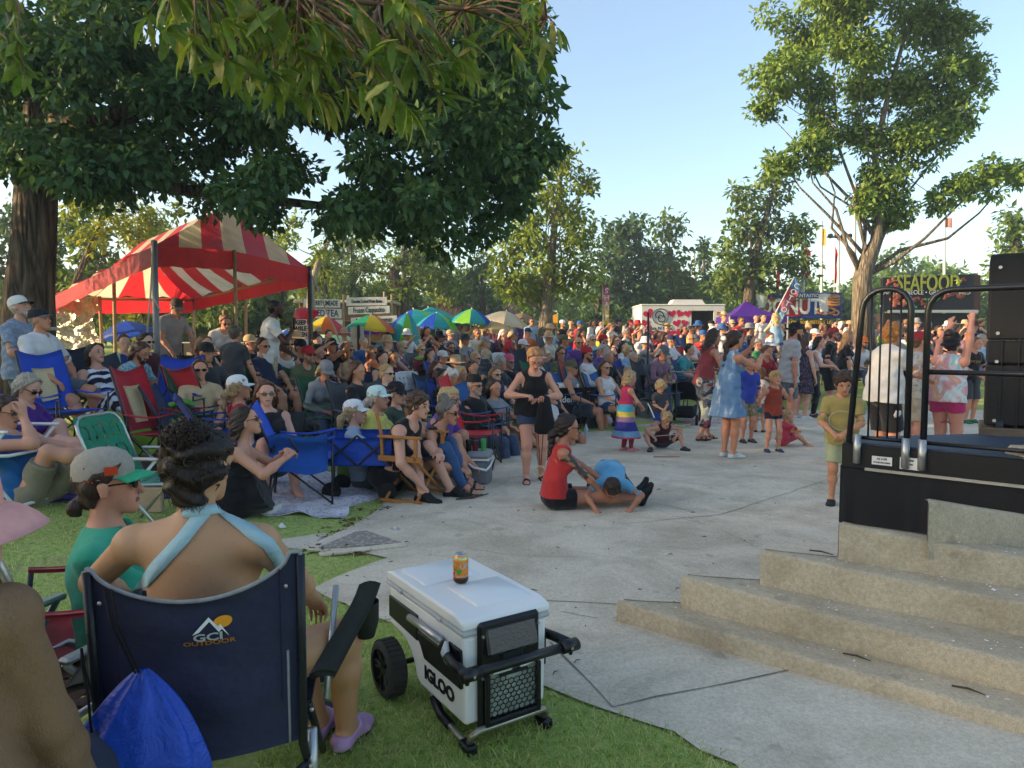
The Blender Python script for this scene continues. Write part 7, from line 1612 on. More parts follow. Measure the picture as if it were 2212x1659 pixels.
man('person with long brown hair and beard in a blue tropical print shirt',XY(300,8.9),100,headpx=(305,762,9.3),vox=NEARV,h=1.82,build=1.05,skin='#b9866c',pose='sit',over=dict(P=(0,0,.5),lean=6,bend=16,gaze=(0,-22),hand=((.0,.42,.7),(.08,.42,.68)),elb=((-1,-.4,-.5),(1,-.4,-.5))),top=('tee','#7a98a8',print_mat('shirt_tropical','#9fb8b8',['#3f78a8','#4a5a38','#5f98c0'],13)),bottom=('shorts','#6a655c'),hair=('long','#4a3020'),hairlen=.24,beard='#3a261a',shoes=('sneakers','#3a3a3a'))
_k=person('person in a black dress kneeling on the white blanket holding a phone',XY(532,6.1),78,headpx=(533,912,5.9),vox=NEARV,h=1.72,sex='f',build=1.08,skin='#c08d74',pose='sit',over=dict(P=(0,-.05,.3),lean=2,bend=8,ank=((-.1,-.18,.1),(.1,-.16,.1)),knee=((0,1,-.1),(0,1,-.1)),tdir=((0,-1,-.1),(0,-1,-.1)),hand=((.0,.36,.72),(.1,.38,.7)),elb=((-1,-.2,-.8),(1,-.3,-.8)),curl=(1.0,.9),gaze=(0,14)),top=('dress','#17171b'),skirt_to=(0,.2,.25),flare=.2,hair=('long','#2c1c14'),hairlen=.34,glasses='dark')
bkn,Jkn=_k;el_,wr_=Jkn['arm'][1];mb=MB();mb.box((0,0,0),(.075,.012,.15),Matrix.Rotation(.5,3,'X'),.005);Rk=Matrix.Rotation(-D2R(78),3,'Z');tag(mb.build('phone',blk,None,loc=bkn.location+Rk@Vector(wr_+nrm(wr_-el_)*.1+A(-.03,0,.05)),rotz=-D2R(78)),'black phone held by the kneeling woman in the black dress','phone')
person('person in a white mesh cap and red black top seen from behind',XY(517,7.6),40,headpx=(518,840,7.4),vox=NEARV,h=1.7,sex='f',skin='#b37f66',pose='sit',over=dict(P=(0,0,.44),gaze=(-25,6)),top=('tank','#a81f2a'),bottom=('shorts','#2c3550'),hair=('pony','#a08660'),hat=('cap','#d5d5d8'),hairlen=.16)
bg_,Jg=person('person with glasses and long auburn hair in a printed black tank top',XY(592,7.2),150,headpx=(575,852,7.0),vox=NEARV,h=1.68,sex='f',build=1.2,skin='#c49480',pose='sit',over=dict(P=(0,0,.42),gaze=(0,2),hand=((-.1,.28,.56),(.16,.3,.52))),top=('tank','#1b1a20'),bottom=('shorts','#2a4a68'),hair=('long','#5c3a26'),hairlen=.34,glasses='clear')
def shirt_text(body,J,lines,sz,mat,z0=.0,fwdo=.15,back=False):
 sg=-1 if back else 1
 for i,tx in enumerate(lines):text(tx,sz,mat,body,fn=lambda p,i=i:Vector(J['C']+J['up2']*(p.z+z0-i*sz*1.15)+J['fwd2']*sg*(fwdo-1.6*p.x**2*2)+J['lat2']*(-p.x if not back else p.x)*1.0),extrude=.004)
shirt_text(bg_,Jg,['BLAME IT ON','1 HWY','YOU ID TO'],.042,lw,-.06,.16)
man('person in a loose black tank top sitting sideways in the directors chair',at_px(905,1072)+Vector((-.03,0,0)),108,headpx=(905,877,6.9),vox=NEARV,h=1.92,skin='#c79882',pose='sit',over=dict(P=(0,0,.52),lean=20,bend=10,ank=((-.08,.58,.075),(.17,.42,.075)),hand=((-.02,.5,.72),(.2,.42,.5)),elb=((-1,-.2,-.4),(1,-.2,-.1)),curl=(.9,.7),gaze=(-10,-4)),top=('tank','#151518'),bottom=('long_shorts','#17171a'),shoes=('sneakers','#141416','w'),hair=('moptop','#4a3524'))
person('person with sunglasses and grey hair bun in a black tank top leaning forward',at_px(965,1052)+Vector((-.05,.1,0)),105,headpx=(968,893,7.2),vox=NEARV,h=1.76,sex='f',skin='#bb876e',pose='sitfwd',over=dict(P=(0,0,.5),lean=26,ank=((-.1,.5,.075),(.1,.55,.075)),gaze=(0,-4)),top=('tank','#141417'),bottom=('jeans','#34537e'),shoes=('sandals','#3a2a20'),hair=('bun','#6e675f'),glasses='dark')
man('person with blond hair and glasses in a violet shirt by the grey cooler',at_px(985,1030)+Vector((0,.35,0)),105,headpx=(972,865,7.6),vox=NEARV,h=1.8,skin='#c08e76',pose='sitfwd',over=dict(P=(0,0,.52),lean=14,gaze=(0,2)),top=('polo','#5a3a8e'),bottom=('shorts','#4e4a44'),shoes=('sandals','#3a2a20'),hair=('moptop','#c0a070'),glasses='clear')
person('person in a pale mint cap and yellow top by the blue wagon',XY(828,7.9),100,headpx=(818,862,7.6),vox=NEARV,h=1.7,sex='f',build=1.12,skin='#bd8b76',pose='sit',over=dict(P=(0,0,.36),lean=-10,bend=16,gaze=(0,4)),top=('tee','#cfc765'),bottom=('shorts','#bfb8a8'),hair=('pony','#a8a099'),hairlen=.16,hat=('cap','#bfd8d4'))
person('person in a black cap, sunglasses and dark green shirt behind the yellow top',XY(868,8.5),120,headpx=(858,852,8.1),vox=NEARV,h=1.72,sex='f',skin='#c09480',pose='sit',over=dict(P=(0,0,.42),lean=-12),top=('polo','#38483a'),bottom=('shorts','#3a3c40'),hair=('pony','#3a2c22'),hat=('cap','#1c1c20'),glasses='dark')
person('person in a white cap and pale blue tee sitting low behind the blue wagon',XY(775,7.7),85,headpx=(768,893,7.3),vox=NEARV,h=1.66,sex='f',skin='#c09480',pose='sit',over=dict(P=(0,0,.22),gaze=(0,4),ank=((-.1,.6,.075),(.1,.6,.075))),top=('tee','#8fa0b8'),bottom=('shorts','#50525a'),hair=('pony','#a08a68'),hat=('cap','#d8d8dc'))
fw=at_px(1150,1040)
person('person with a braid in a black tank top standing and looking into a black pouch',fw,172,vox=NEARV,h=1.44,sex='f',build=1.18,skin='#c48f78',pose='stand',over=dict(P=(0,0,.92),lean=2,bend=16,ank=((-.13,-.05,.075),(.1,.12,.075)),hand=((-.12,.32,1.12),(.16,.32,1.14)),elb=((-1,-.5,-.4),(1,-.5,-.4)),curl=(1,1),gaze=(0,-34)),top=('tank','#1a181a'),bottom=('short_shorts','#33415c'),shoes=('sandals','#1c1a1a'),hair=('pony','#9a7148'),hairlen=.3)
pb_=fw+Vector((.12,-.3,.86));pt_s=.74;pt=thing('drawstring_pouch','black drawstring pouch with hanging cords held by the standing woman','pouch',pb_);mb=MB();mb.lathe([(.02,.14),(.07,.12),(.1,.0),(.14,-.2),(.15,-.34),(.1,-.37),(0,-.37)],16,Matrix.Diagonal((.72,.3,.8,1)));mb.build('pouch_cloth',M('pouch_black','#131214',.8,.2,10,bstr=.5),pt,True)
mb=MB();mb.tube([(-.05,-.05,.1),(-.07,-.06,-.3),(-.05,-.05,-.62)],.004,5);mb.tube([(-.03,-.05,.1),(-.02,-.06,-.3),(-.04,-.05,-.62)],.004,5);mb.build('cord',M('cord_black'),pt);mb=MB();mb.tube([Vector((-.045+.05*math.cos(a),-.05,-.68+.05*math.sin(a)))for a in [2*pi*i/20 for i in range(20)]],.008,6,closed=True);mb.build('ring',M('ring_tan','#c8a888',.5,.1),pt)
rp=at_px(1195,1100)
br_,Jr=person('person with a dark ponytail in a red tank top sitting on the plaza',rp+Vector((.02,0,0)),82,vox=.0095,h=1.54,sex='f',skin='#a8745a',pose='sit',tattoo=(1,1),over=dict(P=(0,0,.13),lean=-2,bend=14,ank=((-.02,.92,.12),(.06,.88,.09)),knee=((-.2,0,1),(.6,0,.7)),hand=((.0,.52,.26),(.12,.44,.2)),elb=((-1,-.2,.1),(1,-.2,.1)),gaze=(0,0),tdir=((-.1,.35,1),(.1,.45,1))),top=('tank','#b8302e'),bottom=('short_shorts','#131316'),shoes=('clogs','#17171b'),hair=('pony','#241812'),hairlen=.42,glasses='dark')
bo=at_px(1322,1098)
man('person, a boy in a pale blue tee bent face down over the mothers shins',XY(1318,6.8),184,vox=.0095,h=1.15,skin='#a8745a',pose='sit',over=dict(P=(0,0,.44),lean=96,bend=14,ank=((-.13,-.1,.08),(.13,-.1,.08)),knee=((-.4,1,.2),(.4,1,.2)),tdir=((0,-1,0),(0,-1,0)),hand=((-.24,.72,.05),(.22,.8,.05)),elb=((-1,0,.3),(1,0,.3)),gaze=(0,-80)),top=('tee','#5f9fc4'),bottom=('shorts','#2b2d33'),hair=('short','#2a1c14'))
tm=[cloth_mat()]+[M('tier_'+c.strip('#'),c,.85,.15,20)for c in ('#b83058','#3f9ab8','#c0b048','#8a6a8a','#2c2a78','#5f86a8','#a83058','#3f98a8')]
def tiers(c):z=c[:,2];e=[.66,.56,.49,.42,.30,.22,.17,.0];return 1+np.searchsorted(-np.array(e),-z).clip(0,7)
gp=at_px(1350,975)
person('person, a small girl with long fair hair in a tiered rainbow dress',gp,70,vox=.0105,h=1.06,sex='f',skin='#bd8d74',pose='stand',over=dict(P=(0,0,.92),hand=((-.05,.36,1.02),(.1,.36,1.0)),elb=((-1,-.4,-.5),(1,-.4,-.5)),curl=(1.1,1.1),gaze=(0,-12),ank=((-.09,.0,.075),(.09,.1,.075))),top=('dress','#b83058',tm),topfn=tiers,skirt_to=(0,.02,.32),flare=.36,bottom=('jeans','#8a3a40'),hair=('long','#b09068'),hairlen=.42,shoes=('clogs','#c07a80'))
mb=MB();mb.tube([(0,0,0),(.04,-.02,-.08),(.09,-.02,-.2)],.008,6);tag(mb.build('toy_wand',wht,None,loc=gp+Vector((.3,-.05,.68))),'white stick toy held by the girl in the rainbow dress','toy')
tq_=at_px(1422,948)
man('person, a curly blond toddler standing in a black sleeved tee and blue shorts',tq_,165,vox=.0105,h=0.84,skin='#c29276',pose='stand',over=dict(hand=((-.08,.3,1.0),(.08,.3,1.0)),elb=((-1,-.4,-.5),(1,-.4,-.5)),curl=(1,1),gaze=(0,-26)),top=('tee','#4a484c'),bottom=('shorts','#2c4a9a'),hair=('curly','#c8a870'),shoes=('sneakers','#3a3a44'))
tq_=at_px(1430,972)
man('person, a fair haired toddler in a maroon tank top sitting on the plaza',tq_+Vector((0,.05,0)),172,vox=.0105,h=0.95,skin='#bd8d74',pose='sit',over=dict(P=(0,0,.17),lean=14,bend=18,ank=((-.42,.42,.09),(.42,.42,.09)),knee=((-1,.3,.6),(1,.3,.6)),hand=((-.3,.22,.34),(.3,.24,.36)),elb=((-1,-.2,-.1),(1,-.2,-.1)),curl=(1,1),gaze=(0,-36),tdir=((-.6,.8,.1),(.6,.8,.1))),top=('tank','#3e1a24'),bottom=('shorts','#2a3040'),hair=('moptop','#a88a62'),shoes=('clogs','#26343c'))
mb=MB();mb.tube([(-.16,0,0),(.18,0,.03)],.006,5);tag(mb.build('drumstick',M('stick_pink','#b09080',.6,.1),None,loc=tq_+Vector((.02,-.2,.22))),'thin stick held by the sitting toddler in maroon','toy');mb=MB();mb.box((0,0,.02),(.34,.03,.012));tag(mb.build('toy_stick',M('stick_red','#b07a68',.6,.1),None,loc=at_px(1440,990)),'flat pink stick lying on the plaza before the sitting toddler','toy')
patch=None
def patch_mat():
 m,nt,out=newmat('patchwork');v=objvec(nt);vo=nd(nt,'ShaderNodeTexVoronoi');vo.distance='CHEBYCHEV';vo.inputs['Scale'].default_value=7;nt.links.new(v,vo.inputs['Vector']);sp=nd(nt,'ShaderNodeSeparateColor');nt.links.new(vo.outputs['Color'],sp.inputs[0])
 c=ramp(nt,sp.outputs[0],[(0,srgb('#26242c')),(.2,srgb('#8a9090')),(.36,srgb('#3c2430')),(.52,srgb('#4a5468')),(.68,srgb('#a83a58')),(.8,srgb('#b0b8a8')),(.92,srgb('#2a2c34'))],'CONSTANT');c=mixc(nt,ramp(nt,noise(nt,50,3,v),[(.5,(0,0,0)),(.56,(.6,)*3)]),c,srgb('#7a7274'));principled(nt,out,c,.9,0,.15);return m
wp_=at_px(1518,952)
person('person in a rust red ruffled top and patchwork trousers dancing by the stroller',wp_,75,vox=NEARV,h=1.68,sex='f',skin='#b07e66',pose='stand',over=dict(lean=8,bend=6,ank=((-.06,.12,.075),(.12,-.12,.1)),hand=((-.1,.3,1.1),(.16,.3,1.08)),elb=((-1,-.4,-.5),(1,-.4,-.5)),gaze=(0,-4)),top=('tank','#8c3a3c'),bottom=('capri','#555555',patch_mat()),hair=('long','#33231c'),hairlen=.38,shoes=('sandals','#4a3a30'))
dn_=M('denim_bleached',None,.85,.1)
def denim_mat():
 m,nt,out=newmat('denim_dress');v=objvec(nt);mp=nd(nt,'ShaderNodeMapping');mp.inputs['Scale'].default_value=(1,1,.22);nt.links.new(v,mp.inputs[0]);c=ramp(nt,noise(nt,9,4,mp.outputs[0],.55,.8),[(.42,srgb('#5f7c9c')),(.58,srgb('#6f8cac')),(.66,srgb('#c0c8c4'))]);principled(nt,out,c,.9,0,.15,noise(nt,300,2,v),.3,.004);return m
wp_=at_px(1568,990)
person('person in a bleached denim dress and white sneakers raising her hands',wp_,68,vox=NEARV,h=1.62,sex='f',build=1.05,skin='#b98264',pose='stand',over=dict(lean=4,ank=((-.07,.02,.075),(.07,.06,.075)),knee=((0,1,0),(.2,1,0)),hand=((.0,.4,1.54),(.12,.48,1.42)),elb=((-1,0,-1),(.6,0,-1)),curl=(.15,.2),hdir=((0,.3,1),(0,1,.2)),gaze=(0,4)),top=('dress','#6f8cac',denim_mat()),skirt_to=(0,.02,.6),flare=.27,hair=('pony','#3a2618'),hairlen=.5,shoes=('sneakers','#c9cbcb','d'))
kp=at_px(1612,957)
bb_,Jb=man('person, a crew cut boy in a royal blue tee and camouflage shorts',kp,172,vox=NEARV,h=1.24,skin='#b98268',pose='stand',over=dict(gaze=(-10,10)),top=('tee','#2a3f9e'),bottom=('shorts','#6f6a52',print_mat('camo','#7a7460',['#4f5038','#948c74'],16)),hair=('buzz','#4a3626'),shoes=('sneakers','#34383c'))
kp=at_px(1668,977)
man('person, a fair haired child in a rust tank top holding both fists up',kp,178,vox=NEARV,h=1.06,skin='#c28e74',pose='stand',over=dict(P=(0,0,.92),hand=((-.3,.22,1.32),(.3,.22,1.34)),elb=((-.8,0,-1),(.8,0,-1)),curl=(1.3,1.3),hdir=((0,.1,1),(0,.1,1)),gaze=(0,14),ank=((-.14,0,.075),(.14,.02,.075))),top=('tank','#97402e'),bottom=('short_shorts','#20243a'),hair=('fringe','#c09a58'),shoes=('clogs','#2d4258'))
kp=at_px(1640,935)
man('person, a curly haired toddler seen from behind in a pale striped top',kp,20,vox=.012,h=1.0,skin='#c28e74',pose='stand',top=('tee','#c4b0a0',print_mat('top_stripe','#c8b8a8',['#8f7f78'],11)),bottom=('shorts','#3a7a8a'),hair=('curly','#8a6236'),shoes=('sneakers','#2c2c30'))
kp=at_px(1690,965)
man('person, a baby in pink sitting behind the child with raised fists',kp,90,vox=.012,h=.85,sex='f',skin='#c28e74',pose='sit',over=dict(P=(0,0,.17),lean=4,ank=((-.1,.7,.08),(.14,.7,.08))),top=('tee','#b83a50'),bottom=('shorts','#b83a50'),hair=('short','#a88a62'))
kp=at_px(1700,938)
man('person in a black backward cap, grey tee and grey shorts with orange sneakers',kp,92,vox=NEARV,h=1.78,build=1.06,skin='#b07a62',pose='stand',over=dict(hand=((-.2,.1,.88),(.24,.02,.82)),gaze=(0,-4),ank=((-.1,.08,.075),(.1,-.06,.075))),top=('tee','#a4a3a6'),bottom=('shorts','#5c6068'),hair=('short','#2c1e16'),hat=('backcap','#1c1c20'),beard='#3a2418',shoes=('sneakers','#c8802c','w'))
kp=at_px(1728,905)
person('person in a dark floral dress right of the grey tee',kp,60,vox=.012,h=1.6,sex='f',build=1.15,skin='#c0937e',pose='stand',over=dict(hand=((-.2,.1,.8),(.28,.1,.82))),top=('dress','#2b2630',print_mat('dress_floral','#26222a',['#6a4a5a','#54586a'],22)),skirt_to=(0,0,.55),flare=.26,hair=('long','#4a2e24'),shoes=('sneakers','#c8c8c8','w'))
kp=at_px(1755,902)
person('person with dark braids in a white crop tee and black trousers',kp,120,vox=.012,h=1.56,sex='f',skin='#c2927c',pose='stand',over=dict(hand=((-.1,.3,1.12),(.1,.34,1.14)),elb=((-1,-.3,-.6),(1,-.3,-.6)),curl=(1,1),gaze=(0,6)),top=('crop','#cfcdd4'),bottom=('jeans','#1c1a1e'),hair=('long','#2a1c16'),hairlen=.4,shoes=('boots','#3a3230'))
kp=at_px(1785,895)
bk_,Jk=man('person in a red bandana and sunglasses dressed all in black',kp,122,vox=.012,h=1.74,build=1.08,skin='#b98270',pose='stand',over=dict(hand=((-.2,.16,.9),(.2,.2,.94))),top=('polo','#151517'),bottom=('long_shorts','#141416'),hair=('short','#5a3a2a'),hat=('beanie','#a03038'),beard='#6a4a3a',glasses='dark',shoes=('sneakers','#202024'))
kp=at_px(1818,890)
person('person with long fair hair in a black tee beside the gate panel',kp,95,vox=.012,h=1.7,sex='f',skin='#b9866e',pose='stand',over=dict(gaze=(0,6)),top=('tee','#1c1a19'),bottom=('jeans','#2c3450'),hair=('long','#9a7448'),hairlen=.3,shoes=('sneakers','#2c2c30'))
kp=XY(1824,6.6)
bt_,Jt=man('person, a boy in an olive printed tee and pale green shorts beside the stage',kp,205,vox=NEARV,h=1.2,skin='#bb8768',pose='stand',over=dict(hand=((-.06,.3,1.02),(.1,.3,1.0)),elb=((-1,-.4,-.5),(1,-.4,-.5)),curl=(1.1,1.1),gaze=(10,-14)),top=('tee','#a39256'),bottom=('shorts','#a3ab88'),hair=('moptop','#3a281c'),shoes=('sneakers','#2a2a2e'))
cream=M('print_cream','#a8a684',.8,.2,40)
mb=MB();mb.tube([Vector(Jt['C']+Jt['lat2']*.11*math.cos(a)+Jt['up2']*(.09*math.sin(a)-.06)+Jt['fwd2']*(.145-.9*(.11*math.cos(a))**2))for a in [2*pi*i/26 for i in range(26)]],.006,5,closed=True);mb.build('shirt_print',cream,bt_)
kp=XY(1912,8.4)
bw_,Jw=man('person with a big curly orange mop in an oversized white tee behind the gate',kp,82,vox=NEARV,h=1.68,build=1.32,skin='#bb8468',pose='stand',over=dict(hand=((-.05,.45,1.14),(.12,.48,1.12)),elb=((-1,-.3,-.8),(1,-.3,-.8)),curl=(.3,.4),gaze=(0,0)),top=('tee','#cfccc8'),bottom=('long_shorts','#1a1a1d'),hair=('curly','#a06a30'),glasses='dark',shoes=('sneakers','#222222'))
mb=MB()
for i in range(3):
 for j in range(2):mb.box(Vector(Jw['C']+Jw['fwd2']*.2+Jw['lat2']*(-.09+.09*i)+Jw['up2']*(.06-.16*j)),(.075,.06,.12),Matrix(np.stack([Jw['lat2'],Jw['fwd2'],Jw['up2']],1).tolist()))
mb.build('shirt_print',M('print_photo','#3a342e',.8,.5,25),bw_)
kp=XY(1972,9.6);man('person in a pale patterned shirt and shorts between the two railing panels',kp,95,vox=.012,h=1.6,skin='#bf8a72',pose='stand',over=dict(hand=((-.1,.35,1.1),(.1,.4,1.1)),elb=((-1,-.3,-.8),(1,-.3,-.8))),top=('tee','#b9b2a6',print_mat('shirt_pale','#bdb6aa',['#98968e'],12)),bottom=('long_shorts','#b0a490'),hair=('short','#6a4a30'),hat=('cap','#9a2a2e'),shoes=('sneakers','#8a8a88'))
def tie_mat():
 m,nt,out=newmat('tie_dye');v=objvec(nt);c=ramp(nt,noise(nt,5,3,v,.5,1.2),[(.3,srgb('#8fb8c0')),(.42,srgb('#c8ccc8')),(.54,srgb('#c88a90')),(.64,srgb('#d0a878')),(.74,srgb('#c0c4c4'))]);principled(nt,out,c,.9,0,.15);return m
kp=XY(2050,8.6);person('person in a tie-dye tank top and pink shorts with both arms raised',kp,60,vox=NEARV,h=1.58,sex='f',build=1.25,skin='#bb8470',pose='stand',over=dict(hand=((-.16,.3,1.85),(.22,.1,1.95)),elb=((-1,.3,0),(1,.3,0)),curl=(.5,.9),hdir=((0,.2,1),(0,.2,1)),gaze=(0,20)),top=('tank','#c0b0b0',tie_mat()),bottom=('short_shorts','#a82a62'),hair=('bun','#2a1c18'),hat=('backcap','#1c1c20'),shoes=('sandals','#3a3a3a'))
kp=XY(2098,13.2);bm2,Jm=man('person, a boy in a black band tee and dark shorts',kp,165,vox=.011,h=1.55,skin='#b98268',pose='stand',over=dict(hand=((-.06,.28,1.0),(.12,.3,1.0)),elb=((-1,-.3,-.6),(1,-.3,-.6)),gaze=(12,4)),top=('tee','#171719'),bottom=('long_shorts','#3c3c42'),hair=('short','#6a4a2c'),shoes=('clogs','#2a6a44'))
shirt_text(bm2,Jm,['Morgan Wal'],.075,M('ink_yellow'),.03,.15)
man('person in a grey tee and grey black cap working the sound desk',XY(372,13.0),118,headpx=(381,665,12.2),vox=.0125,h=1.86,build=1.06,skin='#a87a66',pose='stand',over=dict(P=(0,0,1.1),lean=10,bend=10,gaze=(0,-26),hand=((-.2,.36,1.1),(.22,.36,1.08)),elb=((-1,-.5,-.4),(1,-.5,-.4))),top=('tee','#8a878a'),bottom=('jeans','#2c3038'),hair=('crew','#4a3626'),hat=('cap','#3a3836','#77747a'))
bn_,Jn=man('person with a shaved head in a white printed tee holding a microphone',XY(594,11.6),70,headpx=(596,672,10.8),vox=.0115,h=1.92,skin='#4a2c20',pose='stand',over=dict(P=(0,0,1.12),hand=((-.12,.3,1.2),(.12,.3,1.52)),elb=((-1,-.3,-.6),(.8,.2,-1)),curl=(1.2,1.2),hdir=(None,(0,-.2,1)),gaze=(0,2)),top=('tee','#cfcdca'),bottom=('long_shorts','#a89a80'),hair=('buzz','#171210'),beard='#171210',shoes=('sneakers','#3a3a3a'))
el_,wr_=Jn['arm'][1];mb=MB();mb.cyl((0,0,-.08),(0,0,.06),.014,.018,10);mb.sphere((0,0,.08),.028,10,7);tag(mb.build('microphone',blk,None,True,loc=bn_.location+Matrix.Rotation(-D2R(70),3,'Z')@Vector(wr_+A(0,.03,.09))),'black microphone held by the person in the white printed tee','microphone')
shirt_text(bn_,Jn,['LEGENDS'],.07,M('ink_red'),.06,.16)
person('person with glasses and a topknot in a white tee bent over the equipment',XY(482,12.6),140,headpx=(487,697,12.0),vox=.0125,h=1.76,sex='f',skin='#b9866e',pose='stand',over=dict(P=(0,0,1.0),lean=22,bend=16,gaze=(0,-24),hand=((-.05,.45,1.1),(.12,.45,1.08)),elb=((-1,-.3,-.6),(1,-.3,-.6))),top=('tee','#cdc8c6'),bottom=('jeans','#2c3038'),hair=('bun','#7a5634'),glasses='clear')
man('person, a boy in a charcoal tee seen from behind before the lighting console',XY(508,10.4),15,headpx=(510,722,10.0),vox=.0125,h=1.5,skin='#b98268',pose='stand',over=dict(P=(0,0,1.08),hand=((-.3,.2,1.0),(.3,.2,1.0))),top=('tee','#3a3c40'),bottom=('shorts','#2c2e36'),hair=('crew','#4a4238'))
def Yof(y):return FPX/max(44,60+.85*(y-698))
CG='people of the audience in the crowd'
PROTO={}
def proto(key,**sp):
 o,J=person('prototype figure',Vector((0,0,0)),0,**sp);PROTO[key]=(o,np.array(J['HC']));return o
V1=.0165
SIT2=dict(P=(0,0,.5),lean=-14,hand=((-.1,.32,.66),(.14,.26,.64)))
LEAN=dict(P=(0,0,.5),lean=10,bend=12,hand=((-.08,.42,.64),(.1,.4,.62)),elb=((-1,-.3,-.4),(1,-.3,-.4)))
CHIN=dict(P=(0,0,.5),lean=6,bend=10,hand=((-.05,.3,.66),(.06,.26,1.08)),elb=((-1,-.3,-.4),(.6,.2,-1)),hdir=(None,(0,-.1,1)),curl=(.6,1.1))
CLAP=dict(P=(0,0,.5),lean=-8,hand=((.02,.42,1.12),(.06,.42,1.14)),elb=((-1,0,-1),(1,0,-1)),hdir=((.2,.5,1),(-.2,.5,1)),curl=(.1,.1))
DRINK=dict(P=(0,0,.5),lean=-12,hand=((-.12,.3,.66),(.06,.3,1.12)),elb=((-1,-.4,-.4),(.8,-.2,-1)),curl=(.5,1.2))
SHADE=dict(P=(0,0,.5),lean=-12,hand=((-.12,.3,.66),(.1,.2,1.3)),elb=((-1,-.4,-.4),(1,.1,.1)),curl=(.5,.3))
bot=('shorts','#3a3f4c');jn=('jeans','#3a4a66');sh=('sneakers','#34343a')
T=lambda k:(k,'#888888')
